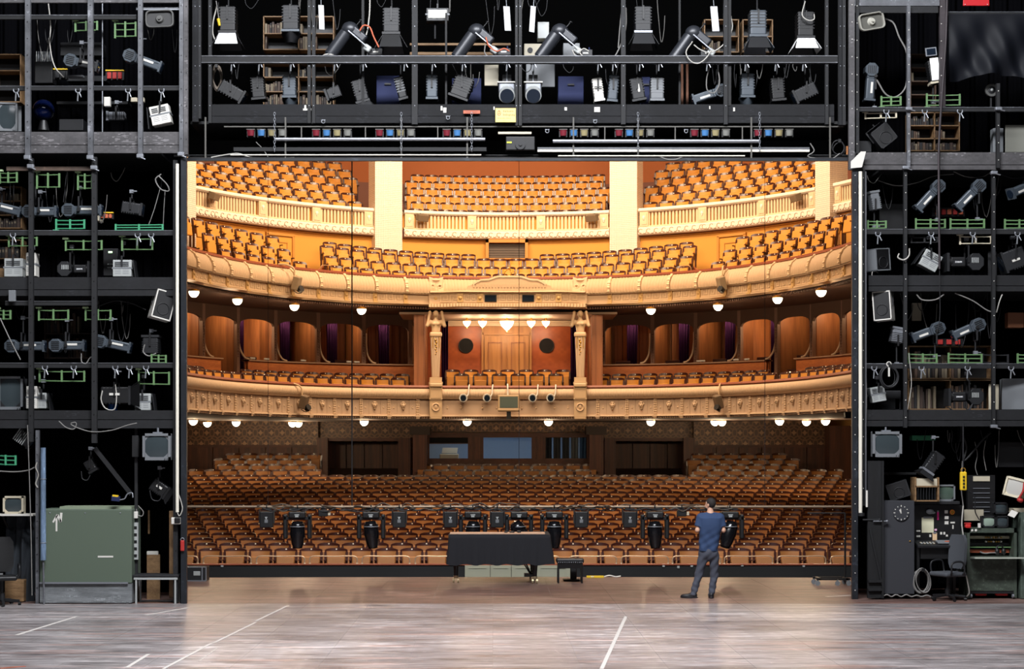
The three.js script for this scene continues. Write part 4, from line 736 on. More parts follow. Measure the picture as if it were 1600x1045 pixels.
// ================================================================ rear wall of the stalls with control room windows
{
  const t = thing('wall_stalls_rear', 'dark panelled rear wall of the stalls with lattice paper and control windows', 'wall', [0, 0, 0], 0, undefined, 'structure');
  const D = 56.5;
  const boxPx = (name, a, b, y0, y1, d, m, th = 0.1, lab) => { const x0 = wx(a, d), x1 = wx(b, d), Y0 = wy(y1, d), Y1 = wy(y0, d); return slabPart(name, x0, x1, Y0, Y1, d, th, m, t, lab); };
  function slabPart(name, x0, x1, y0, y1, d, th, m, parent, lab) { const g = bx(x1 - x0, y1 - y0, th); const o = meshOf(name, g, m, parent, lab); o.position.set((x0 + x1) / 2, (y0 + y1) / 2, -d - th / 2); return o; }
  // lattice wallpaper: printed circles and stars
  const lat = canvasTex(512, 256, (c, w, h) => { c.fillStyle = '#5c493d'; c.fillRect(0, 0, w, h); const P = 64; for (let j = -1; j < 5; j++) for (let i = -1; i < 9; i++) { const x = i * P + (j % 2 ? P / 2 : 0), y = j * P; c.strokeStyle = '#8f775f'; c.lineWidth = 6; c.beginPath(); c.arc(x, y, P * 0.7, 0, 7); c.stroke(); c.fillStyle = '#b59b7d'; c.beginPath(); c.moveTo(x, y - 20); c.quadraticCurveTo(x + 4, y - 4, x + 20, y); c.quadraticCurveTo(x + 4, y + 4, x, y + 20); c.quadraticCurveTo(x - 4, y + 4, x - 20, y); c.quadraticCurveTo(x - 4, y - 4, x, y - 20); c.fill(); } }); lat.wrapS = lat.wrapT = THREE.RepeatWrapping;
  const latM = std(0xdcbfa8, 0.4, 0.1, { map: lat });
  const lattice = (a, b, y0, y1, d) => { const o = boxPx('lattice_paper', a, b, y0, y1, d, latM, 0.04); const p = o.geometry.attributes.position, uv = o.geometry.attributes.uv; for (let i = 0; i < p.count; i++) uv.setXY(i, p.getX(i) / 2.9, p.getY(i) / 1.45); };
  for (const [a, b] of [[250, 497], [1084, 1296]]) { lattice(a, b, 655, 697, D); boxPx('dado_rail', a, b, 695, 699, D - 0.05, MT.darkPanel, 0.12); for (let i = 0; i < 6; i++) boxPx('wainscot_panel', lerp(a, b, i / 6) + 0.6, lerp(a, b, (i + 1) / 6) - 0.6, 699, 760, D, MT.darkPanel, 0.06 + (i % 2) * 0.01); }
  lattice(497, 640, 655, 690, D + 0.6); lattice(945, 1084, 655, 690, D + 0.6); lattice(640, 945, 655, 683, D - 1.4);
  // deep door bays
  for (const [a, b] of [[497, 640], [945, 1084]]) { boxPx('bay_back', a, b, 686, 770, D + 2.2, std(0x3a2018, 0.6), 0.1); boxPx('bay_lintel', a - 2, b + 2, 684, 689, D - 0.2, MT.darkPanel, 0.5); for (let k = 0; k < 4; k++) boxPx('bay_door_leaf', lerp(a + 16, b - 14, k / 4) + 0.6, lerp(a + 16, b - 14, (k + 1) / 4) - 0.6, 691, 770, D + 1.6, MT.darkPanel, 0.08); }
  for (const [a, b] of [[495, 512], [622, 641], [945, 962], [1068, 1086]]) boxPx('pilaster', a, b, 684, 770, D - 0.4, MT.darkPanel, 0.6);
  // columns flanking the control room
  for (const [a, b] of [[645, 667], [921, 943]]) { boxPx('column', a, b, 678, 770, D - 2.2, MT.darkPanel, 0.9); boxPx('column_capital', a - 5, b + 5, 666, 679, D - 2.4, std(0x2c1c15, 0.6), 1.2); }
  boxPx('pier', 1296, 1345, 665, 780, D - 1.2, MT.darkPanel, 0.8); boxPx('pier', 250, 286, 665, 780, D - 1.2, MT.darkPanel, 0.8);
  // control room front
  const dw = D - 1.6;
  boxPx('sill_wall', 667, 921, 717.5, 770, dw, MT.darkPanel, 0.15); boxPx('head_beam', 667, 921, 676, 682, dw, MT.darkPanel, 0.15);
  const roomM = std(0x8299b4, 0.8);
  for (const [a, b] of [[667, 669.5], [732.5, 754], [832, 851], [918, 921]]) boxPx('window_pier', a, b, 682, 717.5, dw, MT.darkPanel, 0.15);
  for (const [a, b] of [[669.5, 732.5], [754, 832], [851, 918]]) { const w = thing('window_1', 'control room window pane', 'window', [0, 0, 0], 0, 'control room windows at the rear of the stalls', 'structure'); w.name = numbered('control_window'); w.userData.label = a < 700 ? 'control room window half covered by a dark blind' : a < 800 ? 'middle control room window showing plain blue' : 'control room window with streaky grey-blue curtain'; delete w.userData.group;
    const x0 = wx(a, dw), x1 = wx(b, dw), y0 = wy(717.5, dw), y1 = wy(682, dw), g = new THREE.MeshPhysicalMaterial({ color: 0xffffff, roughness: 0.03, transmission: 1, thickness: 0, ior: 1.5 }); MT.pane = MT.pane || g;
    mb().box(x1 - x0, y1 - y0, 0.012, (x0 + x1) / 2, (y0 + y1) / 2, -dw - 0.05).build('pane', MT.pane, w); mb().box(x1 - x0, 0.03, 0.06, (x0 + x1) / 2, y0 + 0.015, -dw - 0.03).box(x1 - x0, 0.03, 0.06, (x0 + x1) / 2, y1 - 0.015, -dw - 0.03).box(0.03, y1 - y0, 0.06, x0 + 0.015, (y0 + y1) / 2, -dw - 0.03).box(0.03, y1 - y0, 0.06, x1 - 0.015, (y0 + y1) / 2, -dw - 0.03).build('window_frame', MT.darkPanel, w);
    if (a < 700) { mb().box(x1 - x0, (y1 - y0) * 0.28, 0.02, (x0 + x1) / 2, y1 - (y1 - y0) * 0.14, -dw - 0.12).build('blind', std(0x120f0e, 0.9), w); mb().box(x1 - x0, 0.03, 0.03, (x0 + x1) / 2, y1 - (y1 - y0) * 0.3, -dw - 0.1).build('blind_bar', MT.darkPanel, w); }
    if (a > 840) { for (let k = 0; k < 5; k++) { const cg = new THREE.BoxGeometry((x1 - x0) / 6, y1 - y0, 0.02, 16, 1, 1), p = cg.attributes.position; for (let i = 0; i < p.count; i++) p.setZ(i, p.getZ(i) + 0.03 * Math.sin(p.getX(i) * 60 + k)); cg.computeVertexNormals(); meshOf('curtain_strip', cg, std([0x222830, 0x3a3d40, 0x30363c, 0x6a7176, 0x35577f][k], 0.8), w).position.set(lerp(x0 + 0.12, x1 - 0.12, k / 4), (y0 + y1) / 2, -dw - 0.22); } }
  }
  // control room behind the glass, lit bluish
  boxPx('control_room_back', 664, 924, 670, 730, dw + 1.8, roomM, 0.06); boxPx('control_room_ceiling', 664, 924, 674, 676, dw + 0.2, roomM, 1.6);
  const desk = thing('control_desk', 'pale grey console standing behind the control room window', 'console', [wx(702, dw + 0.7), wy(717, dw + 0.7) - 0.25, -dw - 0.7]); mb().rbox(0.62, 0.42, 0.5, 0.03, 0, 0.21, 0).ext([[-0.25, 0.42], [0.25, 0.42], [0.28, 0.62], [-0.22, 0.62]], 0.2, 0, 0, -0.2).build('cabinet', MT.beigePlastic, desk); mb().box(0.5, 0.02, 0.2, 0, 0.43, 0.1).build('fader_panel', MT.greyPlastic, desk);
  const cl = new THREE.RectAreaLight(new THREE.Color(0.75, 0.86, 1), 3.6, 4.2, 0.5); cl.position.set(wx(793, dw + 0.6), wy(677, dw + 0.6), -dw - 0.5); cl.lookAt(wx(793, dw + 1.2), 1.8, -dw - 1.4); scene.add(cl);
  const lampG = thing('control_room_light', 'pale strip light on the control room ceiling', 'lamp', [wx(793, dw + 0.6), wy(677, dw + 0.6) + 0.03, -dw - 0.5]); mb().box(4.2, 0.04, 0.12).build('diffuser', glow(new THREE.Color(0.75, 0.86, 1), 1.5), lampG); mb().box(4.24, 0.03, 0.16, 0, 0.03, 0).build('housing', MT.greyPlastic, lampG);
}
// ================================================================ builders for stage equipment (all in metres, +x is where a head aims, turned in the picture plane by ang)
MB.prototype.xf = function (m) { for (const g of this.l) g.applyMatrix4(m); return this; };
const D2R = Math.PI / 180;
const fitLabel = (a, b) => ((a + ' of ' + b).split(/\s+/).length <= 16 ? a + ' of ' + b : a);
const headMatrix = (ang, yaw = 0) => new THREE.Matrix4().makeRotationFromEuler(new THREE.Euler(0, yaw * D2R, ang * D2R, 'YZX'));
const GREEN_T = 'the green trolley tower', CLOCK_T = 'the clock cabinet tower';
// clamp and stem from the pivot to a rail at height up (negative: standing on an arm below)
function stemTo(o, up, mat = MT.steelDark) {
  const s = Math.sign(up); mb().rod([0, s * 0.02, -0.05], [0, up, -0.05], 0.016).build('stem', mat, o);
  mb().box(0.06, 0.07, 0.08, 0, up, -0.05).cyl(0.012, 0.012, 0.07, 6, 0.05, up, -0.03, 0, 0, Math.PI / 2).build('clamp', MT.alu, o);
}
function profileSpot(px, py, d, ang, o = {}) {
  const k = o.k || 1, L = (o.len || 0.46) * k, t = thing(o.name || 'profile_spotlight', o.label, 'spotlight', at(px, py, d), 0, o.group), M = headMatrix(ang, o.yaw || 0), body = o.mat || MT.spotGrey, house = o.house || body;
  const oct = []; for (let i = 0; i < 8; i++) { const a = (i + 0.5) * Math.PI / 4; oct.push([Math.cos(a) * 0.13 * k, Math.sin(a) * 0.125 * k]); }
  mb().ext(oct, 0.2 * k, -0.13 * k, 0, -0.1 * k, 0, 0, 0, 0.008).box(0.05 * k, 0.15 * k, 0.17 * k, 0.0, 0, 0).xf(M).build('lamp_house', house, t);
  { const g = mb(); for (let i = -2; i <= 2; i++) g.box(0.15 * k, 0.013 * k, 0.012, -0.13 * k, i * 0.034 * k, 0.112 * k); stuff(g.xf(M).build('cooling_slots', MT.spotBlack, t)); }
  mb().rbox(L, 0.17 * k, 0.17 * k, 0.03 * k, 0.02 * k + L / 2, 0, 0).box(L * 0.8, 0.02, 0.19 * k, 0.02 * k + L / 2, 0.05 * k, 0).xf(M).build('barrel', body, t);
  mb().box(0.035 * k, 0.215 * k, 0.2 * k, L + 0.02, 0, 0).xf(M).build('front_frame', body, t); mb().cyl(0.08 * k, 0.08 * k, 0.01, 18, L + 0.042, 0, 0, 0, 0, Math.PI / 2).xf(M).build('lens', MT.lens, t);
  if (!o.plain) mb().box(L * 0.5, 0.05 * k, 0.008, L * 0.5, 0.025 * k, 0.09 * k).xf(M).build('label_strip', MT.white, t, 'white label strip');
  const yk = mb(); for (const s of [-1, 1]) yk.box(0.03, 0.26, 0.012, 0.07, (o.up < 0 ? -1 : 1) * 0.1, s * 0.115 * k); yk.box(0.03, 0.014, 0.24 * k, 0.07, (o.up < 0 ? -1 : 1) * 0.23, 0).build('yoke', MT.spotDark, t);
  mb().cyl(0.03, 0.03, 0.03, 10, 0.07, 0, 0.13 * k, Math.PI / 2).build('tilt_knob', MT.spotBlack, t);
  if (o.up) { const u = o.up; mb().rod([0.07, Math.sign(u) * 0.22, 0], [0.07, u, 0], 0.016).build('stem', MT.steelDark, t); mb().box(0.07, 0.06, 0.07, 0.07, u, 0).cyl(0.012, 0.012, 0.08, 6, 0.13, u, 0, 0, 0, Math.PI / 2).build('clamp', MT.alu, t); }
  return t;
}
// box lantern with ribbed body; flaps = barn doors
function boxLantern(px, py, d, ang, o = {}) {
  const w = o.w || 0.3, h = o.h || 0.3, L = o.len || 0.36, t = thing(o.name || 'box_spotlight', o.label, 'spotlight', at(px, py, d), 0, o.group), M = headMatrix(ang, o.yaw || 0), body = o.mat || MT.spotDark;
  mb().rbox(L, h, w, 0.03, 0, 0, 0).xf(M).build('body', body, t);
  { const f = mb(); for (let i = 0; i < 6; i++) f.box(0.014, h * 1.025, w * 1.025, -L * 0.42 + i * L * 0.12, 0, 0); f.xf(M).build('cooling_fins', o.fin || body, t); }
  mb().box(0.04, h * 1.1, w * 1.1, L / 2 + 0.01, 0, 0).xf(M).build('front_frame', o.frame || body, t); mb().cyl(h * 0.4, h * 0.4, 0.012, 18, L / 2 + 0.028, 0, 0, 0, 0, Math.PI / 2).xf(M).build('lens', MT.lens, t);
  if (o.flap) { const fl = o.flapLen || 0.2, s = 0.5; for (const [a, mat] of [[1, o.flapMat || body], [-1, o.flapMat2 || o.flapMat || body]]) { mb().ext([[-w / 2, 0], [w / 2, 0], [w * 0.78, fl], [-w * 0.78, fl]], 0.006, 0, 0, 0, 0, 0, 0).xf(new THREE.Matrix4().makeTranslation(L / 2 + 0.03, a * h * 0.5, 0).multiply(new THREE.Matrix4().makeRotationFromEuler(new THREE.Euler(0, 0, a * s))).multiply(new THREE.Matrix4().makeBasis(V3(0, 0, 1), V3(1, 0, 0), V3(0, 1, 0)))).xf(M).build('barn_door', mat, t); } for (const a of [1, -1]) mb().ext([[-h / 2, 0], [h / 2, 0], [h * 0.7, fl], [-h * 0.7, fl]], 0.006, 0, 0, 0).xf(new THREE.Matrix4().makeTranslation(L / 2 + 0.03, 0, a * w * 0.5).multiply(new THREE.Matrix4().makeRotationFromEuler(new THREE.Euler(0, -a * s, 0))).multiply(new THREE.Matrix4().makeBasis(V3(0, 1, 0), V3(1, 0, 0), V3(0, 0, -1)))).xf(M).build('barn_door', o.sideFlap && a > 0 ? o.sideFlap : body, t); }
  if (o.snoot) mb().put(new THREE.CylinderGeometry(h * 0.36, h * 0.62, 0.18, 4, 1, true), L / 2 + 0.12, 0, 0, 0, 0, -Math.PI / 2).xf(M).build('snoot', body, t);
  const up = o.up || 0.3, sg = Math.sign(up), yk = mb(); for (const s of [-1, 1]) yk.box(0.03, Math.max(0.2, h * 0.8), 0.012, 0, sg * h * 0.35, s * (w / 2 + 0.02)); yk.box(0.03, 0.014, w + 0.06, 0, sg * (h * 0.35 + Math.max(0.2, h * 0.8) / 2), 0).build('yoke', MT.spotBlack, t);
  mb().rod([0, sg * (h * 0.35 + 0.1), 0], [0, up, 0], 0.016).build('stem', MT.steelDark, t); mb().box(0.07, 0.06, 0.07, 0, up, 0).cyl(0.014, 0.014, 0.09, 6, 0.05, up, 0.03, 0, 0, Math.PI / 2).build('clamp', MT.alu, t);
  if (o.tag) mb().box(0.006 + L * 0.35, 0.04, 0.006, 0, 0.02, w / 2 + 0.012).xf(M).build('label_strip', MT.white, t, 'white label');
  return t;
}
// elbow-shaped follow profile on the bridge
function elbowSpot(px, py, d, o) {
  const t = thing('elbow_spotlight', o.label, 'spotlight', at(px, py, d), 0, o.group), sx = 1;
  const M = new THREE.Matrix4();
  mb().cyl(0.115, 0.115, 0.5, 16, -0.2, -0.2, 0, 0, 0, -0.62).torus(0.117, 0.01, -0.345, -0.4, 0, Math.PI / 2, 0.62, 0, 18, 5).build('barrel', MT.elbow || (MT.elbow = std(0x2c2e33, 0.4, 0.2)), t);
  mb().cyl(0.1, 0.1, 0.02, 16, -0.352, -0.41, 0, 0, 0, -0.62).build('lens', MT.lens, t); mb().torus(0.112, 0.014, -0.352, -0.41, 0, Math.PI / 2 , 0, 0, 18, 5).build('lens_ring', MT.white, t);
  mb().sph(0.15, 0.02, 0.07, 0, 1.05, 0.95, 0.85, 14).rbox(0.36, 0.16, 0.2, 0.04, 0.17, -0.02, 0, 0, 0, -0.7).build('elbow_house', MT.elbow, t);
  mb().bar([0.0, 0.02, 0.12], [0.33, -0.26, 0.12], 0.02, 0.012).bar([0.03, 0.06, -0.12], [0.36, -0.22, -0.12], 0.02, 0.012).build('yoke', MT.alu, t);
  mb().rbox(0.14, 0.12, 0.14, 0.03, 0.34, -0.28, 0, 0, 0, -0.6).build('lamp_cap', MT.floodGrey, t); mb().rod([0.34, -0.28, 0], [0.34, -0.46, 0], 0.02).build('stem', MT.steelDark, t); mb().box(0.12, 0.05, 0.1, 0.34, -0.47, 0).build('clamp', MT.alu, t);
  mb().rod([0.12, 0.12, 0], [0.22, 0.24, 0], 0.014).sph(0.025, 0.22, 0.24, 0, 1.4, 0.8, 1, 8).build('focus_handle', MT.spotBlack, t);
  return t;
}
function floodLight(px, py, d, o = {}) {
  const w = o.w || 0.3, h = o.h || 0.28, t = thing('louvre_floodlight', o.label, 'floodlight', at(px, py, d), 0, o.group), M = headMatrix(o.ang || 0, o.yaw || 0), body = o.mat || MT.floodGrey;
  mb().rbox(w, h * 0.46, 0.22, 0.012, 0, h * 0.26, 0).rbox(w * 0.98, h * 0.5, 0.24, 0.012, 0, -h * 0.25, 0.01).xf(M).build('housing', body, t);
  { const g = mb(); for (const cy of [0.26, -0.22]) for (let i = 0; i < 3; i++) for (const sx of [-0.22, 0.2]) g.box(w * 0.32, 0.008, 0.012, sx * w, cy * h + (i - 1) * 0.03, 0.125); stuff(g.xf(M).build('louvre_slots', MT.greyPlastic, t)); }
  mb().box(w * 1.06, 0.03, 0.26, 0, 0.0, 0).xf(M).build('seam_band', MT.greyPlastic, t);
  if (o.flap !== 0) mb().box(0.012, h * 1.1, 0.26, (o.flap || 1) * (w / 2 + 0.05), -0.02, 0, 0, 0, (o.flap || 1) * 0.12).xf(M).build('barn_door', MT.spotDark, t);
  const up = o.up || 0.3, sg = Math.sign(up); mb().bar([0, sg * h * 0.1, 0.14], [0, sg * (h * 0.5 + 0.06), 0.14], 0.03, 0.01).bar([0, sg * (h * 0.5 + 0.06), 0.14], [0, sg * (h * 0.5 + 0.06), 0], 0.03, 0.01).build('yoke', MT.spotDark, t);
  mb().rod([0, sg * (h * 0.5 + 0.06), 0], [0, up, 0], 0.016).build('stem', MT.steelDark, t); mb().box(0.07, 0.06, 0.07, 0, up, 0).build('clamp', MT.alu, t);
  return t;
}
function zoomSpot(px, py, d, o) {                                       // long black zoom lantern, lens at -x
  const t = thing('zoom_spotlight', o.label, 'spotlight', at(px, py, d), 0, o.group); const f = o.flip ? -1 : 1, k = o.k || 1;
  mb().rbox(0.3 * k, 0.2 * k, 0.2, 0.03, -0.12 * f * k, 0, 0).build('barrel', MT.spotBlack, t); mb().box(0.05 * k, 0.36 * k, 0.34, -0.34 * f * k, -0.01, 0).build('front_frame', MT.spotDark, t); mb().cyl(0.12 * k, 0.12 * k, 0.1, 16, -0.29 * f * k, 0, 0, 0, 0, Math.PI / 2).build('lens_tube', MT.spotBlack, t);
  const oct = []; for (let i = 0; i < 8; i++) { const a = (i + 0.5) * Math.PI / 4; oct.push([Math.cos(a) * 0.16 * k, Math.sin(a) * 0.17 * k]); }
  mb().ext(oct, 0.2, 0.22 * f * k, 0, -0.1, 0, 0, 0, 0.01).build('lamp_house', MT.spotDark, t); { const g = mb(); for (let i = 0; i < 5; i++) g.box(0.012, 0.1 * k, 0.01, 0.2 * f * k + (i - 2) * 0.027, 0.03, 0.115); stuff(g.build('cooling_slots', MT.floodGrey, t)); }
  const tx = canvasTex(128, 48, (c, w, h) => { c.fillStyle = '#15161a'; c.fillRect(0, 0, w, h); c.fillStyle = '#e8e8e8'; c.font = 'bold 34px sans-serif'; c.textAlign = 'center'; c.fillText('zoom', w / 2, 34); });
  const lb = meshOf('name_plate', new THREE.PlaneGeometry(0.2 * k, 0.075 * k), zoomSpot.m || (zoomSpot.m = std(0xffffff, 0.5, 0, { map: tx })), t, 'name plate lettered zoom'); lb.position.set(-0.12 * f * k, 0.0, 0.102);
  mb().box(0.03, 0.3, 0.012, 0.06 * f, 0.14, 0.13).box(0.03, 0.3, 0.012, 0.06 * f, 0.14, -0.13).box(0.03, 0.014, 0.27, 0.06 * f, 0.29, 0).build('yoke', MT.spotBlack, t); mb().rod([0.06 * f, 0.29, 0], [0.06 * f, o.up, 0], 0.016).build('stem', MT.steelDark, t); mb().box(0.07, 0.06, 0.07, 0.06 * f, o.up, 0).build('clamp', MT.alu, t);
  return t;
}
function scissorArm(x0, y0, x1, y1, d, o = {}) {                        // green sliding bracket, drawn by its outline in the picture
  const w = ml(x1 - x0, d), h = ml(y1 - y0, d), t = thing('scissor_bracket', o.label, 'bracket', at((x0 + x1) / 2, y1, d), o.turn || 0, o.group), m = o.teal ? MT.greenTeal : MT.green, b = 0.018, a = o.split || 0.5;
  mb().box(b * 1.7, h, b * 1.7, -w / 2, h / 2, 0).build('upright', m, t); mb().box(b * 1.7, h * 0.85, b * 1.7, w / 2, h * 0.45, 0.1).build('upright', m, t); mb().box(b * 1.7, h * 0.9, b * 1.7, -w / 2 + w * a, h * 0.47, 0.06).build('upright', m, t);
  for (const [p, q] of [[0.12, 0.08], [0.5, 0.45], [0.86, 0.8]]) { if (o.two && p === 0.5) continue; mb().bar([-w / 2, h * p, 0], [-w / 2 + w * a, h * q, 0.06], b, b).build('arm_bar', m, t); mb().bar([-w / 2 + w * a, h * q, 0.06], [w / 2, h * (p - 0.06), 0.1], b, b).build('arm_bar', m, t); }
  mb().box(0.1, 0.03, 0.08, -w / 2, o.hang ? h + 0.015 : -0.015, 0).build('rail_shoe', o.hang ? MT.greenPale || (MT.greenPale = std(0x9db389, 0.5)) : m, t);
  if (o.pin) mb().cyl(0.012, 0.012, 0.09, 6, w / 2, o.pin > 0 ? h * 0.95 : -0.03, 0.1).build('pin', MT.alu, t);
  return t;
}
function crt(px0, py0, px1, py1, d, o) {
  const w = ml(px1 - px0, d), h = ml(py1 - py0, d), t = thing('crt_monitor', o.label, 'monitor', at((px0 + px1) / 2, py1, d), o.turn || 0, o.group), c = o.mat || MT.greyPlastic; if (o.roll) t.rotation.z = o.roll * D2R;
  mb().rbox(w, h, 0.14, 0.015, 0, h / 2, -0.07).put(new THREE.CylinderGeometry(0.3 * h, 0.62 * h, 0.26, 4, 1), 0, h / 2, -0.26, -Math.PI / 2, Math.PI / 4, 0).build('case', c, t);
  const bw = 0.09 * w; mb().box(w, bw, 0.03, 0, h - bw / 2, 0.01).box(w, bw * 1.3, 0.03, 0, bw * 0.65, 0.01).box(bw, h, 0.03, -w / 2 + bw / 2, h / 2, 0.01).box(bw, h, 0.03, w / 2 - bw / 2, h / 2, 0.01).build('bezel', o.bezel || c, t);
  { const g = new THREE.PlaneGeometry(w - 2 * bw, h - 2.3 * bw, 8, 8), p = g.attributes.position; for (let i = 0; i < p.count; i++) p.setZ(i, 0.012 - 0.02 * ((p.getX(i) / w * 2) ** 2 + (p.getY(i) / h * 2) ** 2)); g.computeVertexNormals(); meshOf('screen', g, o.screen || MT.screen, t, 'dull grey glass screen').position.set(0, h / 2 + bw * 0.15, 0.005); }
  mb().cyl(0.008, 0.008, 0.012, 8, w * 0.3, bw * 0.5, 0.03, Math.PI / 2).cyl(0.008, 0.008, 0.012, 8, w * 0.38, bw * 0.5, 0.03, Math.PI / 2).build('knob', MT.spotBlack, t);
  if (o.hang) { mb().rod([0, h, -0.1], [0, h + o.hang, -0.1], 0.02).box(0.16, 0.03, 0.1, 0, h + 0.01, -0.1).build('hanger', MT.alu, t); }
  return t;
}
function speakerBox(px, py, d, w, h, dp, o) {
  const t = thing('wedge_speaker', o.label, 'speaker', at(px, py, d), (o.yaw || 0) * D2R, o.group); t.rotation.z = (o.roll || 0) * D2R; if (o.pitch) t.rotation.x = o.pitch * D2R;
  mb().box(0.02, h, dp, -w / 2 + 0.01, h / 2, 0).box(0.02, h, dp, w / 2 - 0.01, h / 2, 0).box(w, 0.02, dp, 0, h - 0.01, 0).box(w, 0.02, dp, 0, 0.01, 0).box(w, h, 0.02, 0, h / 2, -dp / 2).build('cabinet', o.mat || MT.white, t);
  mb().box(w - 0.04, h - 0.04, 0.02, 0, h / 2, dp / 2 - 0.015).build('grille', MT.spotBlack, t); mb().torus(Math.min(w, h) * 0.3, 0.008, 0, h * 0.36, dp / 2, 0, 0, 0, 20, 5).build('cone_ring', MT.spotDark, t);
  if (o.hang) { mb().bar([-w / 2 - 0.01, h / 2, 0], [-w / 2 - 0.01, h + 0.05, 0], 0.03, 0.008).bar([w / 2 + 0.01, h / 2, 0], [w / 2 + 0.01, h + 0.05, 0], 0.03, 0.008).box(w + 0.04, 0.008, 0.03, 0, h + 0.05, 0).rod([0, h + 0.05, 0], [0, h + o.hang, 0], 0.016).build('bracket', MT.spotDark, t); }
  return t;
}
function hornSpeaker(px, py, d, roll, o) {
  const t = thing('horn_speaker', o.label, 'speaker', at(px, py, d), (o.yaw || 0) * D2R, o.group); t.rotation.z = roll * D2R;
  const s = new THREE.Shape(), w = 0.24, h = 0.145, r = 0.09; s.moveTo(-w + r, -h); s.lineTo(w - r, -h); s.quadraticCurveTo(w, -h, w, -h + r); s.lineTo(w, h - r); s.quadraticCurveTo(w, h, w - r, h); s.lineTo(-w + r, h); s.quadraticCurveTo(-w, h, -w, h - r); s.lineTo(-w, -h + r); s.quadraticCurveTo(-w, -h, -w + r, -h);
  const hole = new THREE.Path(); const k = 0.93; hole.moveTo((-w + r) * k, -h * k); hole.lineTo((w - r) * k, -h * k); hole.quadraticCurveTo(w * k, -h * k, w * k, (-h + r) * k); hole.lineTo(w * k, (h - r) * k); hole.quadraticCurveTo(w * k, h * k, (w - r) * k, h * k); hole.lineTo((-w + r) * k, h * k); hole.quadraticCurveTo(-w * k, h * k, -w * k, (h - r) * k); hole.lineTo(-w * k, (-h + r) * k); hole.quadraticCurveTo(-w * k, -h * k, (-w + r) * k, -h * k); const s2 = s.clone(); s2.holes.push(hole);
  mb().add(new THREE.ExtrudeGeometry(s2, { depth: 0.05, bevelEnabled: true, bevelSize: 0.006, bevelThickness: 0.006, bevelSegments: 1 })).build('horn_rim', o.mat, t); mb().put(new THREE.ExtrudeGeometry(s, { depth: 0.01, bevelEnabled: false }), 0, 0, -0.005).build('horn_bell', o.inner || o.mat, t);
  mb().cyl(0.075, 0.055, 0.05, 18, 0, 0, 0.03, Math.PI / 2).cyl(0.025, 0.02, 0.05, 12, 0, 0, 0.06, Math.PI / 2).build('phase_plug', o.plug || o.mat, t); mb().cyl(0.09, 0.05, 0.2, 14, 0, 0, -0.1, Math.PI / 2).build('driver', MT.spotDark, t); mb().rod([0, 0.02, -0.12], [0, o.up || 0.3, -0.12], 0.016).build('bracket', MT.steelDark, t);
  return t;
}
function cable(pts, d, r, mat, label, group, dz = []) {                 // along picture points
  const P = pts.map(([x, y], i) => { const q = at(x, y, d + (dz[i] || 0)); return q; }); const m = mb().tube(P, r, Math.max(12, pts.length * 7), 5).build('cable', mat); tagIt(m, label, 'cable', group); return m;
}
function coil(px, py, d, rx, ry, n, mat, label, group) {
  const t = thing('cable_coil', label, 'cable', at(px, py, d), 0, group); for (let i = 0; i < n; i++) { const g = new THREE.TorusGeometry(1, 0.011 / rx, 5, 26); g.scale(rx * rr(0.82, 1), ry * rr(0.86, 1), rx); mb().put(g, rr(-0.02, 0.02), rr(-0.02, 0.02), (i - n / 2) * 0.018, rr(-0.06, 0.06), rr(-0.1, 0.1), rr(-0.2, 0.2)).build('loop', mat, t); } mb().box(0.05, 0.06, 0.06 + n * 0.018, 0, ry * 0.94, 0).build('tie', MT.spotBlack, t); return t;
}
// open shelf unit with dividers; items = thin folders standing in it
function shelfUnit(x0, y0, x1, y1, d, cols, rows, o) {
  const w = ml(x1 - x0, d), h = ml(y1 - y0, d), t = thing('shelf_unit', o.label, 'shelf', at((x0 + x1) / 2, y1, d), 0), M = o.mat || MT.shelfWood, th = 0.02, dp = 0.32;
  for (let i = 0; i <= cols; i++) { const b = meshOf('upright_board', bx(th, h, dp), M, t); b.position.set(-w / 2 + (w * i) / cols, h / 2, -dp / 2); }
  for (let j = 0; j <= rows; j++) { const b = meshOf('shelf_board', bx(w, th, dp), M, t); b.position.set(0, Math.max(th / 2, (h * j) / rows - th / 2), -dp / 2); }
  meshOf('back_board', bx(w, h, 0.01), o.back || MT.spotBlack, t).position.set(0, h / 2, -dp);
  for (let i = 0; i < cols; i++) for (let j = 0; j < rows; j++) {
    let x = -w / 2 + (w * i) / cols + th; const xe = -w / 2 + (w * (i + 1)) / cols - th, y = (h * j) / rows + (j ? 0.002 : th + 0.002), ch = h / rows - 0.06;
    while (x < xe - 0.05 && rnd() < (o.fill ?? 0.93)) { const fw = rr(0.03, 0.06), fh = ch * rr(0.6, 0.92), tl = rnd() < 0.2 ? rr(-0.12, 0.12) : 0; const q = t.position; const g = thing('folder', o.item || 'dark folder standing in the open wooden shelf', 'folder', [q.x + x + fw / 2, q.y + y, q.z - dp / 2 + 0.03], 0, o.group || 'folders in shelves'); meshOf('cover', shelfUnit.g || (shelfUnit.g = bx(1, 1, 1)), pick(folderMats), g); g.children[0].scale.set(fw - 0.006, fh, 0.22); g.children[0].position.y = fh / 2; g.rotation.z = tl; if (rnd() < 0.4) { const lb = meshOf('spine_label', shelfUnit.g, folderMats[4], g); lb.scale.set((fw - 0.006) * 0.6, fh * 0.25, 0.004); lb.position.set(0, fh * 0.65, 0.112); } x += fw + Math.abs(tl) * fh + 0.002; }
  }
  return t;
}
const folderMats = [0x2a201b, 0x3b2c24, 0x1c1a1a, 0x4d3a2c, 0x6f6350].map((c) => std(c, 0.7));
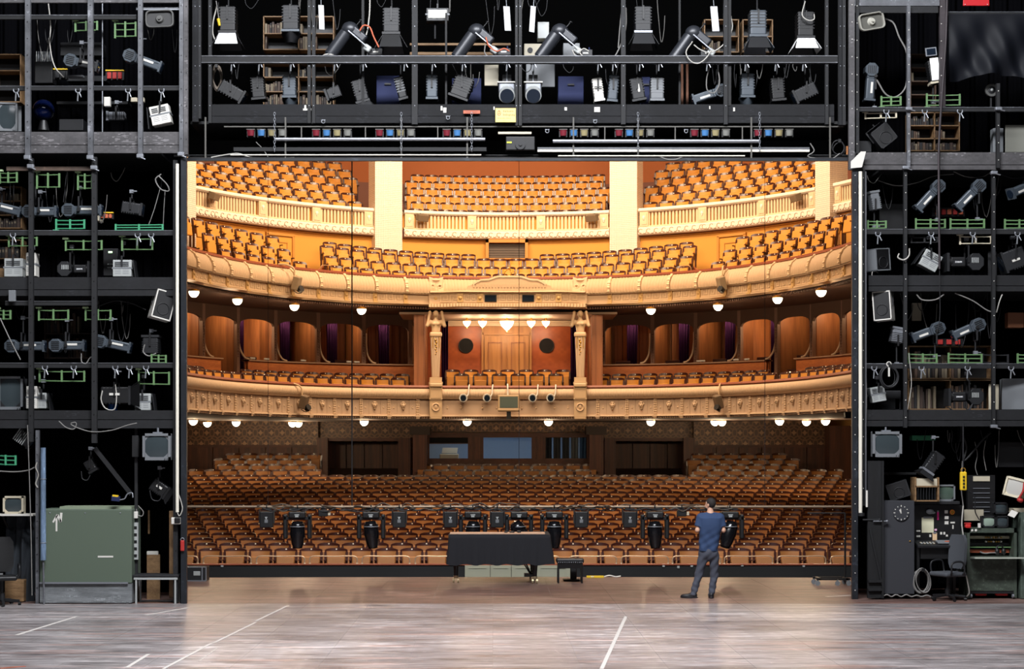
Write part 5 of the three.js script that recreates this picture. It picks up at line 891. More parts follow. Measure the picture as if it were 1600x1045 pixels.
const rect = (parent, name, mat, x0, y0, x1, y1, d, th) => { const w = ml(x1 - x0, d), h = ml(y1 - y0, d); const g = bx(w, h, th), p = g.attributes.position, nn = g.attributes.normal, uv = g.attributes.uv, c = at((x0 + x1) / 2, (y0 + y1) / 2, d); for (let i = 0; i < p.count; i++) uv.setXY(i, (Math.abs(nn.getX(i)) > 0.5 ? p.getZ(i) : p.getX(i) + c.x) * 0.5, (Math.abs(nn.getY(i)) > 0.5 ? p.getZ(i) : p.getY(i) + c.y) * 0.5); const o = meshOf(name, g, mat, parent); o.position.set(c.x, c.y, -d - th / 2); return o; };
function boxThing(name, label, cat, x0, y0, x1, y1, d, dp, mat, o = {}) { const w = ml(x1 - x0, d), h = ml(y1 - y0, d), t = thing(name, label, cat, at((x0 + x1) / 2, y1, d), (o.yaw || 0) * D2R, o.group); t.rotation.z = (o.roll || 0) * D2R; mb().rbox(w, h, dp, Math.min(0.012, w * 0.2, h * 0.2), 0, h / 2, -dp / 2).build(o.part || 'body', mat, t); return t; }
// ================================================================ tower with the green trolley
const dL = 29.15, dR = 30.03, dG = 30.3;
{
  const d = dL, t = thing('lighting_tower', 'tall black lighting tower of decks, posts and rails behind the green trolley', 'tower', [0, 0, 0], 0);
  for (const [x, w, y0, y1, m, dd] of [[43, 8, -40, 247, 'g', 0], [141, 8, -40, 247, 'g', 0], [219, 7, -40, 247, 'g', 0], [283, 6, -40, 240, 'g', 0.02], [290, 7, -40, 241, 'b', 0.08], [48, 7, 247, 690, 'k', 0], [147, 8, 245, 692, 'k', 0], [58, 5, 672, 943, 'g', 0], [-55, 8, -40, 943, 'k', 0], [274, 7, 250, 943, 'k', 0.05], [287, 9, 243, 943, 's', 0.0]]) { rect(t, 'post', { g: MT.steelGrey, b: MT.beamGrey, k: MT.steelDark, s: MT.slate || (MT.slate = std(0x2b3038, 0.45, 0.1, { map: scuff })) }[m], x - w / 2, y0, x + w / 2, y1, d + dd, 0.08); if (m !== 's') { const b = mb(); for (let y = Math.max(8, y0 + 12); y < y1 - 10; y += 26) b.cyl(0.009, 0.009, 0.012, 6, wx(x, d), wy(y, d), -d - dd + 0.004, Math.PI / 2); stuff(b.build('bolt_holes', MT.spotBlack, t)); } }
  for (const [x0, x1, y0, y1, m] of [[-60, 287, 206, 226, MT.beamGrey], [-60, 287, 227, 239, MT.beamGrey], [-60, 271, 433, 452, MT.beamBlack], [-60, 271, 453, 462, MT.beamBlack], [-60, 271, 641, 655, MT.beamBlack], [-60, 271, 656, 669, MT.beamBlack], [-60, 287, -8, 4, MT.beamGrey]]) rect(t, 'floor_beam', m, x0, y0, x1, y1, d + 0.08, 0.06);
  for (const [x0, x1, y, h, m] of [[-60, 213, 27, 6, MT.steelBlack], [-60, 283, 138, 6, MT.steelDark], [10, 145, 264, 5, MT.rustRail || (MT.rustRail = std(0x6b5547, 0.6, 0, { map: scuff }))], [-60, 270, 364, 7, MT.steelDark], [8, 147, 474, 6, MT.steelDark], [-60, 270, 571, 7, MT.steelDark], [213, 283, 14, 3, MT.alu]]) { rect(t, 'rail', m, x0, y - h / 2, x1, y + h / 2, d + 0.1, 0.06); rect(t, 'rail_flange', m === MT.rustRail ? m : MT.steelGrey, x0, y - h / 2 - 0.9, x1, y - h / 2, d + 0.09, 0.09); }
  const xL = wx(-62, d), xR = wx(292, d);
  for (const y of [232, 457, 662]) meshOf('deck_board', bx(4, 0.04, 2.3), MT.steelBlack, t).position.set(wx(284, d + 2.45) - 2, wy(y, d), -d - 1.3);
  meshOf('back_panel', bx(7, 14, 0.05), MT.voidBlack, t).position.set(wx(284, d + 2.45) - 3.5, 7, -d - 2.5); mb().bar([wx(285, d + 0.1), 0, -d - 0.1], [wx(285, d + 0.1), 14, -d - 0.1], 0.02, 0.02).ext([[wx(285, d + 0.1), d + 0.1], [wx(285, d + 2.45), d + 2.45], [wx(285, d + 2.45) - 0.04, d + 2.45], [wx(285, d + 0.1) - 0.04, d + 0.1]], 14, 0, 0, 0, -Math.PI / 2).build('side_panel', MT.voidBlack, t);
  // curtain folds on the back
  { const g = new THREE.PlaneGeometry(3.36, 13, 160, 1), p = g.attributes.position; for (let i = 0; i < p.count; i++) p.setZ(i, 0.05 * Math.sin(p.getX(i) * 19) + 0.02 * Math.sin(p.getX(i) * 51)); g.computeVertexNormals(); const o = meshOf('backcloth', g, MT.blackCloth); o.position.set(wx(140, d + 2.2), 6.6, -d - 2.25); tagIt(o, 'black pleated cloth hanging at the back of ' + GREEN_T, 'curtain'); }
  const pp = mb().rod(at(277, 256, d - 0.05), at(277, 800, d - 0.05), 0.03, 10).build('cream_conduit', MT.pipeWhite); tagIt(pp, 'long cream pipe running down the inner edge of ' + GREEN_T, 'pipe');
  { const p2 = mb().rod(at(160, -30, d + 0.5), at(160, 232, d + 0.5), 0.012, 6).build('thin_pipe', MT.alu); tagIt(p2, 'thin vertical steel pipe between the top posts of ' + GREEN_T, 'pipe'); }
  for (const [x, y] of [[43, 246], [141, 246], [219, 244], [48, 260], [147, 262], [283, 241]]) { const c = thing('pipe_clamp', 'small metal pipe clamp at a post foot of ' + GREEN_T, 'clamp', at(x, y, d - 0.03), 0, 'post clamps of the green trolley tower'); mb().rbox(0.12, 0.07, 0.09, 0.015).build('jaw', MT.alu, c); mb().cyl(0.012, 0.012, 0.16, 6, 0.02, -0.03, 0.03, 0, 0, 1.2).build('bolt', MT.chrome, c); }
}
{
  const d = dL + 0.35, G = 'grey profile spotlights on the green trolley tower', deck = ['top deck', 'upper rail', 'middle deck', 'lower deck'];
  const sp = (x, y, a, up, lab, o = {}) => profileSpot(x, y, d, a, { up, label: fitLabel(lab, GREEN_T), k: o.k || 0.92, ...o });
  sp(122, 98, -12, 0.35, 'translucent grey profile spotlight on the top rail, nearer the red sockets,', { mat: MT.spotDark, house: MT.spotGrey, len: 0.36 });
  sp(214, 92, -20, 0.35, 'grey profile spotlight tilted down beside the flood on the top rail');
  sp(-6, 322, -14, 0.3, 'grey profile spotlight aimed down beside the folders on the upper shelf'); sp(57, 331, 0, 0.35, 'grey profile spotlight level before the first mid post', { len: 0.36 }); sp(119, 329, 0, 0.4, 'grey profile spotlight level and half hidden by the second mid post');
  sp(30, 541, 0, 0.5, 'grey profile spotlight hung low on a long stem behind the first mid post', {}); sp(99, 540, 0, 0.45, 'grey profile spotlight hung low on a long stem between the mid posts', { len: 0.38 }); sp(168, 536, -12, 0.42, 'grey profile spotlight hung low and tilted beyond the second mid post', { len: 0.42 });
  boxLantern(206, 326, d, -8, { label: 'dark short spotlight with a round front beside the red plugs', up: 0.3, len: 0.34, w: 0.2, h: 0.2, mat: MT.spotDark }); 
  boxLantern(182, 618, d, 0, { label: 'black fresnel spotlight with cable loops above the blue bucket', up: 0.42, len: 0.5, w: 0.3, h: 0.3, mat: MT.spotBlack, frame: MT.spotDark, flap: 1, tag: 1 });
  boxLantern(237, 540, d, 90, { label: 'dark round-backed spotlight seen from behind under the white speaker', up: 0.26, len: 0.3, w: 0.28, h: 0.28, mat: MT.spotDark, yaw: 0 });
  boxLantern(38, 684, d, -35, { label: 'dark lantern with pale top hanging above the small beige monitor', up: 0.22, len: 0.3, w: 0.22, h: 0.22, mat: MT.spotDark, fin: MT.floodGrey });
  boxLantern(250, 762, d, -35, { label: 'black fresnel spotlight under the hanging monitor, above the stool', up: 0.35, len: 0.3, w: 0.24, h: 0.22, mat: MT.spotBlack, tag: 1, flap: 1, flapLen: 0.1 });
  boxLantern(142, 727, d, -60, { label: 'small black camera-like lamp above the green trolley', up: 0.3, len: 0.2, w: 0.16, h: 0.16, mat: MT.spotBlack });
  boxLantern(183, 182, d + 0.4, 180, { label: 'silver can lamp lying on the top deck by the pale boxes', up: 0.25, len: 0.3, w: 0.15, h: 0.15, mat: MT.alu, fin: MT.spotDark });
  floodLight(252, 181, d - 0.1, { label: 'white louvred floodlight tilted under the top rail beside the inner post', up: 0.42, w: 0.34, h: 0.34, ang: 12, flap: -1, mat: MT.white });
  floodLight(24, 419, d, { label: 'white louvred floodlight on the middle deck before the brown folders', up: 0.4, w: 0.33, h: 0.33, flap: 0, mat: MT.floodGrey }); floodLight(51, 414, d + 0.15, { label: 'white floodlight turned edge-on on the middle deck', up: 0.3, w: 0.18, h: 0.42, flap: 0, mat: MT.white }); floodLight(193, 420, d, { label: 'grey louvred floodlight on the middle deck beside the green signal box', up: 0.45, w: 0.33, h: 0.3, flap: 1 });
  floodLight(52, 621, d + 0.1, { label: 'narrow white floodlight on the lower deck behind the first mid post', up: 0.35, w: 0.19, h: 0.4, flap: 0, mat: MT.white }); floodLight(68, 626, d + 0.2, { label: 'small pale floodlight beside the narrow white one on the lower deck', up: 0.35, w: 0.16, h: 0.28, flap: 1 }); floodLight(225, 628, d, { label: 'grey louvred floodlight on the lower deck beside the fresnel', up: 0.45, w: 0.28, h: 0.3, flap: 1, mat: MT.floodGrey });
  zoomSpot(118, 421, d, { label: 'black zoom spotlight with white lettering on the middle deck', up: 0.4, flip: 1, k: 0.78 });
  const GA = 'green scissor brackets of the green trolley tower', lab = 'green sliding scissor bracket hooked on a rail of ' + GREEN_T;
  for (const [x0, y0, x1, y1, o] of [[118, 33, 154, 50, { hang: 1, two: 1 }], [180, 33, 214, 60, { hang: 1 }], [0, 268, 29, 287, { hang: 1 }], [58, 269, 95, 295, { hang: 1, two: 1 }], [122, 270, 146, 297, { hang: 1 }], [88, 342, 134, 359, { teal: 1 }], [181, 350, 256, 361, { teal: 1 }], [14, 369, 60, 386, { hang: 1, two: 1 }], [103, 374, 161, 392, { hang: 1, two: 1 }], [191, 370, 240, 392, { hang: 1, two: 1 }], [-4, 483, 19, 500, { hang: 1 }], [61, 482, 109, 501, { hang: 1, two: 1 }], [134, 482, 175, 501, { hang: 1, two: 1 }], [62, 577, 134, 597, { hang: 1, two: 1 }], [217, 578, 266, 602, { hang: 1, two: 1 }], [237, 553, 261, 568, {}], [-6, 709, 27, 727, { teal: 1 }]]) scissorArm(x0, y0, x1, y1, d - 0.15, { ...o, label: lab, group: GA });
  hornSpeaker(250, 30, d - 0.2, 2, { label: 'oval dark horn speaker near the inner post on the top deck', mat: MT.hornDark = std(0x4a4a48, 0.5), inner: std(0x2c2c2c, 0.6), plug: MT.hornDark, up: 0.24 });
  crt(-4, 160, 27, 205, d, { label: 'grey television monitor standing on the top deck', turn: 0.12 }); crt(-3, 588, 36, 640, d, { label: 'large dark television monitor standing on the lower deck', mat: MT.spotDark, bezel: MT.greyPlastic }); crt(223, 677, 267, 719, dL - 0.05, { label: 'grey television monitor hung under the lower deck above the black stool', hang: 0.1 }); crt(5, 775, 37, 803, d, { label: 'small beige computer monitor on the white shelf beside the office chair', mat: MT.beigePlastic });
  speakerBox(248, 499, d - 0.15, 0.34, 0.5, 0.34, { label: 'white wooden speaker with black grille tilted under the middle deck', yaw: 22, roll: -14, hang: 0.12, mat: MT.white });
  { const g = thing('glass_globe', 'dark blue glass globe standing on the top deck', 'globe', at(68, 204, d + 0.3)); mb().sph(0.19, 0, 0.36, 0, 1, 1, 1, 22).build('globe', std(0x060d2a, 0.08, 0.1), g); mb().cyl(0.1, 0.06, 0.18, 14, 0, 0.09, 0).build('stand', MT.spotBlack, g); }
  shelfUnit(-20, 84, 32, 160, dL + 1.2, 1, 3, { label: 'narrow brown shelf with wires at the back of the top deck', group: 'folders on the top deck shelf', item: 'dark folder on the brown shelf of the top deck', fill: 0.5 }); shelfUnit(-20, 291, 33, 357, dL + 1.3, 1, 3, { label: 'brown folder shelf behind the profile spotlights of the upper rail', group: 'folders on the upper rail shelf', item: 'dark folder on the brown shelf behind the upper rail' }); shelfUnit(-20, 374, 33, 432, dL + 1.3, 1, 2, { label: 'brown folder shelf behind the white floodlight', group: 'folders on the middle deck shelf', item: 'dark folder on the brown shelf behind the white floodlight' });
  shelfUnit(70, 480, 145, 560, dL + 1.6, 2, 2, { label: 'dim dark shelf behind the low hung spotlights', group: 'folders behind the low spotlights', item: 'dark folder behind the low hung spotlights', mat: folderMats[1], fill: 0.7 });
  // socket strips and small boxes
  for (const [x0, y0, x1, y1, n, m, lb, up] of [[167, 112, 192, 125, 3, MT.red, 'row of red power sockets on a black rail of the top deck'], [85, 110, 104, 124, 2, MT.spotDark, 'pair of yellow-framed plug boxes on the top deck'], [158, 334, 176, 342, 3, MT.redOrange, 'row of reddish plugs beside the dark short spotlight']]) { const t = thing('socket_strip', lb, 'sockets', at((x0 + x1) / 2, y1, dL + 0.8)); const w = ml(x1 - x0, dL + 0.8), h = ml(y1 - y0, dL + 0.8); mb().box(w * 1.15, h, 0.06, 0, h / 2, -0.03).build('housing', MT.spotBlack, t); for (let i = 0; i < n; i++) mb().rbox(w / n * 0.75, h * 0.8, 0.05, 0.01, -w / 2 + (i + 0.5) * w / n, h / 2, 0.02).build('socket', m, t); mb().box(w * 1.15, 0.02, 0.05, 0, h + 0.02, 0).build('cover_rail', MT.yellow, t); }
  for (const [x0, y0, x1, y1, m, lb] of [[162, 151, 172, 166, MT.white, 'small pale junction box under the top rail'], [204, 152, 214, 159, MT.beigePlastic, 'beige terminal box beside the second top post'], [216, 152, 225, 159, MT.beigePlastic, 'beige terminal box nearest the flood'], [106, 117, 130, 121, MT.greyPlastic, 'narrow grey patch panel between the yellow and red sockets']]) boxThing('junction_box', lb + ' of ' + GREEN_T, 'box', x0, y0, x1, y1, dL + 0.7, 0.1, m);
  { const t = boxThing('signal_box', 'dark control box with a green light on the middle deck', 'control box', 161, 388, 184, 431, dL + 0.7, 0.2, MT.spotBlack); const h = 0.49; mb().box(0.07, 0.03, 0.01, 0.0, h * 0.86, 0.006).build('status_light', glow(new THREE.Color(0.3, 1, 0.1), 1.2), t); for (let i = 0; i < 6; i++) mb().sph(0.014, -0.04 + (i % 3) * 0.035, h * (0.3 + 0.12 * Math.floor(i / 3)), 0.005, 1, 1, 0.6, 6).build('button', MT.floodGrey, t); }
  { const t = boxThing('bucket', 'blue plastic bucket standing on the lower deck', 'bucket', 168, 629, 185, 647, dL + 0.4, 0.02, MT.blue); t.clear(); mb().lathe([[0.001, 0], [0.075, 0], [0.095, 0.2], [0.1, 0.2], [0.1, 0.21]], 20).build('body', MT.blue, t); mb().torus(0.1, 0.006, 0, 0.21, 0, Math.PI / 2).build('rim', MT.blue, t); mb().torus(0.09, 0.004, 0, 0.2, 0.03, -0.9, 0, 0, 16, 4, Math.PI).build('bail_handle', MT.alu, t); }
  boxThing('orange_crate', 'brown wooden crate at the edge of the middle deck', 'crate', -4, 419, 9, 435, dL + 0.5, 0.3, MT.shelfWood);
  boxThing('wall_box', 'pale switch box on the beam between the middle and lower decks', 'box', 13, 453, 24, 471, dL - 0.02, 0.06, MT.greyPlastic);
  for (const [pts, r, m, lb, dd] of [[[[75, 0], [79, 40], [78, 70], [86, 105], [100, 121]], 0.012, MT.cableWhite, 'pale cable hanging between the top posts', 0.6], [[[248, 275], [262, 290], [264, 298], [252, 296], [243, 280], [252, 272]], 0.012, MT.cableGrey, 'thick grey cable loop beside the inner column', 0.2], [[[250, 295], [240, 330], [232, 352]], 0.008, MT.cableGrey, 'thin cable dropping to the teal bracket', 0.3], [[[258, 296], [256, 330], [255, 352]], 0.008, MT.cableGrey, 'thin cable dropping beside the inner column', 0.3], [[[107, 250], [103, 280], [99, 316]], 0.008, MT.cable, 'thin dark cable beside the level spotlights', 0.5], [[[0, 497], [18, 535], [32, 562]], 0.012, MT.cableGrey, 'stiff grey cable slanting before the low spotlights', 0.1], [[[160, 610], [158, 625], [165, 638], [178, 640], [182, 620], [180, 600]], 0.012, MT.cableWhite, 'white cable loop round the blue bucket', 0.2], [[[226, 538], [224, 550], [232, 556], [244, 552]], 0.012, MT.cableGrey, 'grey cable loop under the round spotlight', 0.2], [[[92, 658], [104, 668], [116, 670], [119, 660], [110, 662], [140, 674], [175, 672], [200, 664], [214, 661]], 0.01, MT.cableGrey, 'loose grey cable draped along the lower beam', -0.02], [[[0, 736], [24, 737], [46, 734], [54, 730]], 0.012, MT.cableGrey, 'grey cable tied to the lower post', 0.05], [[[43, 664], [45, 720], [47, 780], [49, 860], [50, 930]], 0.01, MT.cableGrey, 'grey cable dropping to the floor beside the lower post', -0.02], [[[127, 736], [129, 748], [136, 750], [141, 742]], 0.01, MT.cable, 'black cable loop under the camera-like lamp', 0.2], [[[234, 766], [238, 780], [248, 782], [255, 770]], 0.01, MT.cable, 'black cable loop under the lower fresnel', 0.2], [[[155, 478], [180, 470], [205, 474], [228, 484]], 0.008, MT.cable, 'black cable running to the white speaker', 0.3], [[[127, 552], [128, 566], [134, 568], [140, 560], [146, 556]], 0.012, MT.cableGrey, 'grey cable bow beside the second mid post', 0.1]]) cable(pts, dL + dd, r, m, fitLabel(lb, GREEN_T));
}
// ---- ground level of this tower
{
  const d = dL;
  { const t = thing('green_trolley', 'large green painted trolley box with white tape arrow and scuffed metal base', 'trolley', at(134, 943.4, d - 0.02)); const w = ml(144, d), sh = (y) => ml(943 - y, d);
    mb().rbox(w, sh(795) - sh(911), 0.75, 0.02, 0, (sh(795) + sh(911)) / 2, -0.37).build('green_panel', MT.panelGreen = std(0x4e5a4c, 0.7), t); mb().box(w * 0.78, 0.05, 0.6, w * 0.1, sh(795) + 0.02, -0.35).build('top_board', std(0x7d8872, 0.6), t);
    rect(t, 'metal_base', std(0x8d949b, 0.45, 0.4, { map: scuffBlack }), 0, 0, 1, 1, d, 0.7).removeFromParent(); const mbx = bx(w, sh(911) - 0.02, 0.72); meshOf('metal_base', mbx, MT.scuffMetal = std(0xa8adb0, 0.55, 0, { map: scuffBlack }), t).position.set(0, (sh(911)) / 2 + 0.01, -0.37);
    mb().box(w * 0.96, 0.03, 0.02, -0.03, sh(911) + 0.01, 0.02).build('edge_strip', MT.alu, t); for (const sx of [-0.42, 0.42]) mb().cyl(0.02, 0.02, 0.03, 10, sx * w, 0.0, -0.1, 0, 0, Math.PI / 2).cyl(0.02, 0.02, 0.03, 10, sx * w, 0.0, -0.6, 0, 0, Math.PI / 2).build('caster', MT.spotBlack, t);
    const o = at(134, 943.4, d); const tp = (x0, y0, x1, y1, ww) => mb().bar([wx(x0, d) - o.x, wy(y0, d) - o.y, 0.008], [wx(x1, d) - o.x, wy(y1, d) - o.y, 0.008], ww, 0.004).build('tape_mark', MT.white, t, 'white tape mark'); tp(88.5, 830, 88.5, 806, 0.03); tp(83, 816, 90, 804, 0.03); tp(90, 804, 95, 815, 0.035); tp(95, 815, 96, 801, 0.04); tp(153, 869.5, 177, 869.5, 0.03);
    for (const x of [78, 133, 188]) mb().sph(0.012, wx(x, d) - o.x, wy(801.5, d) - o.y, 0.008, 1, 1, 0.6, 6).build('screw', MT.alu, t); }
  { const t = thing('foam_tube', 'tall pale blue foam-wrapped post leaning beside the green trolley', 'tube', at(67.5, 875, d - 0.12)); mb().cyl(0.05, 0.045, ml(175, d), 12, 0, ml(175, d) / 2, 0).build('foam', std(0x8aa6c8, 0.7, 0, { map: scuff }), t); mb().torus(0.05, 0.006, 0, 0.3, 0, Math.PI / 2).torus(0.05, 0.006, 0, 1.4, 0, Math.PI / 2).build('tape_ring', MT.alu, t); mb().rod([0, 0, 0], [0.02, -ml(68, d), 0.02], 0.018).build('foot_pole', MT.steelGrey, t); }
  { const t = mb().bar(at(148, 700, d + 0.25), at(205, 772, d + 0.25), 0.07, 0.05).build('diagonal_brace', MT.steelDark); tagIt(t, 'diagonal dark steel brace above the green trolley', 'brace'); }
  { const t = thing('cable_mast', 'dark vertical mast with plug boxes beside the green trolley', 'mast', at(213, 943, d + 0.25)); const h = ml(283, d); mb().box(0.05, h, 0.05, 0, h / 2, 0).build('pole', MT.steelDark, t); mb().rbox(0.11, ml(34, d), 0.1, 0.01, 0, ml(248, d), 0.06).build('switch_box', MT.steelBlack, t); mb().box(0.09, ml(58, d), 0.06, 0, ml(99, d), 0.05).build('socket_bar', MT.floodGrey, t); for (let i = 0; i < 5; i++) mb().box(0.055, 0.05, 0.03, 0, ml(76 + i * 11, d), 0.07).build('socket', MT.spotBlack, t); mb().rbox(0.08, 0.12, 0.08, 0.01, 0, ml(140, d), 0.05).build('plug', MT.white, t); }
  { const t = thing('clamp_light', 'small work light with yellow label clamped over the green trolley', 'lamp', at(181, 779, d - 0.05)); mb().rbox(0.14, 0.09, 0.09, 0.01, 0, 0, 0, 0, 0, -0.1).build('head', MT.navy, t); mb().box(0.1, 0.03, 0.05, 0, 0.05, 0.02, 0, 0, -0.1).build('label', MT.yellow, t); mb().tube([[0.06, -0.02, 0], [0.15, 0.0, 0], [0.2, 0.08, 0], [0.28, 0.1, 0], [0.3, 0.02, 0.02]], 0.012, 18, 6).build('gooseneck', MT.alu, t); }
  { const t = thing('black_stool', 'black-topped metal stool standing beside the green trolley', 'stool', at(244, 943.2, d + 0.05)); const w = ml(72, d), h = ml(46, d); mb().rbox(w, 0.05, 0.4, 0.012, 0, h - 0.025, -0.15).build('top', MT.spotDark, t); mb().box(w * 0.95, 0.035, 0.02, 0, h - 0.07, 0.04).build('apron', MT.floodGrey, t); for (const [sx, z] of [[-1, 0.03], [1, 0.03], [-1, -0.33], [1, -0.33]]) mb().box(0.028, h - 0.05, 0.028, sx * (w / 2 - 0.06), (h - 0.05) / 2, z).build('leg', MT.floodGrey, t); mb().box(w * 0.8, 0.02, 0.03, 0, 0.04, -0.15).build('stretcher', MT.steelDark, t); }
  boxThing('wooden_board', 'upright unpainted wooden board behind the black stool', 'board', 229, 866, 250, 940, d + 0.9, 0.03, MT.shelfWood); boxThing('white_power_box', 'small white power box on the wooden board behind the stool', 'box', 229, 861, 247, 867, d + 0.9, 0.06, MT.white); boxThing('wooden_post', 'tall narrow wooden post beside the inner column', 'post', 264, 798, 272, 934, d + 0.25, 0.06, MT.shelfWood); boxThing('wooden_crate', 'plain wooden box on the floor beside the office chair', 'box', 7, 906, 37, 940, d + 0.25, 0.3, MT.shelfWood); boxThing('hardboard_strip', 'slim wooden strip hanging behind the mast', 'board', 231, 797, 234, 834, d + 0.8, 0.02, MT.shelfWood);
  { const t = thing('wall_shelf', 'white shelf board carrying the small beige monitor', 'shelf', at(20, 806, d + 0.1)); const w = ml(62, d); mb().box(w, 0.03, 0.45, 0, 0.015, -0.25).build('board', MT.white, t); mb().bar([-w * 0.3, 0, -0.1], [-w * 0.3, -0.25, -0.45], 0.03, 0.02).bar([w * 0.35, 0, -0.1], [w * 0.35, -0.25, -0.45], 0.03, 0.02).build('bracket', MT.steelDark, t); }
  { const t = thing('handset_holder', 'white telephone box on the inner column above the red clip', 'telephone', at(275, 819, d - 0.01)); mb().rbox(0.16, 0.12, 0.07, 0.015, 0, 0.06, 0).build('case', MT.white, t); mb().rbox(0.1, 0.1, 0.05, 0.02, 0.03, 0.07, 0.04).build('handset', MT.spotBlack, t); }
  { const t = thing('red_hook', 'small red hook hanging on the black column beside the stalls', 'hook', at(285, 861, d - 0.022)); mb().rbox(0.07, 0.19, 0.05, 0.02, 0, 0.095, 0).build('body', MT.red, t); mb().torus(0.03, 0.008, 0, 0.2, 0, 0, 0, 0, 12, 5).build('ring', MT.alu, t); }
  for (const [pts, r, m, lb, dd] of [[[[277, 800], [280, 806], [285, 796], [283, 784], [279, 772]], 0.01, MT.cableWhite, 'white cable loop at the foot of the cream pipe'], [[[216, 790], [224, 800], [222, 806], [215, 804], [213, 795]], 0.01, MT.cableGrey, 'grey cable loop on the plug mast', 0.2], [[[58, 722], [56, 730], [60, 742], [56, 756], [59, 762]], 0.014, MT.cableWhite, 'frayed white rope tied round the lower post', -0.012]]) cable(pts, d + (dd ?? -0.06), r, m, lb);
  // dark draped cloth and office chair
  { const g = new THREE.PlaneGeometry(ml(46, d), ml(138, d), 40, 30), p = g.attributes.position; for (let i = 0; i < p.count; i++) { const x = p.getX(i), y = p.getY(i); p.setZ(i, 0.05 * Math.sin(x * 22 + y * 2) + 0.03 * Math.sin(x * 47 - y * 3) + (0.8 - y) * 0.05); } g.computeVertexNormals(); const o = meshOf('draped_cover', g, MT.slateCloth = std(0x252a30, 0.9)); o.position.copy(at(33, 874, d + 0.55)); tagIt(o, 'dark grey cloth draped under the white shelf', 'cloth'); }
  officeChair(V3(wx(3, d - 0.3), 0, -d + 0.3), 0.35, 'black office chair half out of view before the draped cloth', MT.spotBlack, 1.0);
}
function officeChair(pos, turn, label, m, k) {
  const t = thing('office_chair', label, 'chair', pos, turn);
  mb().rbox(0.48, 0.08, 0.46, 0.035, 0, 0.47, 0).build('seat', m, t); { const g = new THREE.BoxGeometry(0.42, 0.6, 0.06, 8, 8, 1), p = g.attributes.position; for (let i = 0; i < p.count; i++) { const x = p.getX(i), y = p.getY(i), e = Math.max(0, Math.abs(y) - 0.16) / 0.14; p.setX(i, x * (1 - 0.28 * e * e)); p.setZ(i, p.getZ(i) + 0.5 * x * x - 0.06 * y); } g.computeVertexNormals(); meshOf('backrest', g, m, t).position.set(0, 0.86, -0.24); }
  mb().bar([0, 0.45, -0.16], [0, 0.62, -0.28], 0.06, 0.02).build('back_bracket', MT.spotBlack, t); mb().cyl(0.03, 0.03, 0.32, 12, 0, 0.27, 0).cyl(0.05, 0.05, 0.12, 12, 0, 0.15, 0).build('gas_column', MT.spotDark, t);
  for (const s of [-1, 1]) mb().tube([[s * 0.2, 0.46, -0.12], [s * 0.27, 0.5, -0.14], [s * 0.28, 0.68, -0.1], [s * 0.28, 0.7, 0.04], [s * 0.28, 0.66, 0.14], [s * 0.27, 0.5, 0.14], [s * 0.2, 0.46, 0.12]], 0.018, 30, 6).build('armrest', MT.spotDark, t);
  for (let i = 0; i < 5; i++) { const a = i * 1.2566 + 0.3; const l = mb().bar([0, 0.1, 0], [Math.cos(a) * 0.3, 0.07, Math.sin(a) * 0.3], 0.045, 0.03).build('base_leg', MT.spotDark, t); mb().cyl(0.028, 0.028, 0.045, 12, Math.cos(a) * 0.3, 0.028, Math.sin(a) * 0.3, 0, -a, Math.PI / 2).build('caster', MT.spotBlack, l); }
  return t;
}
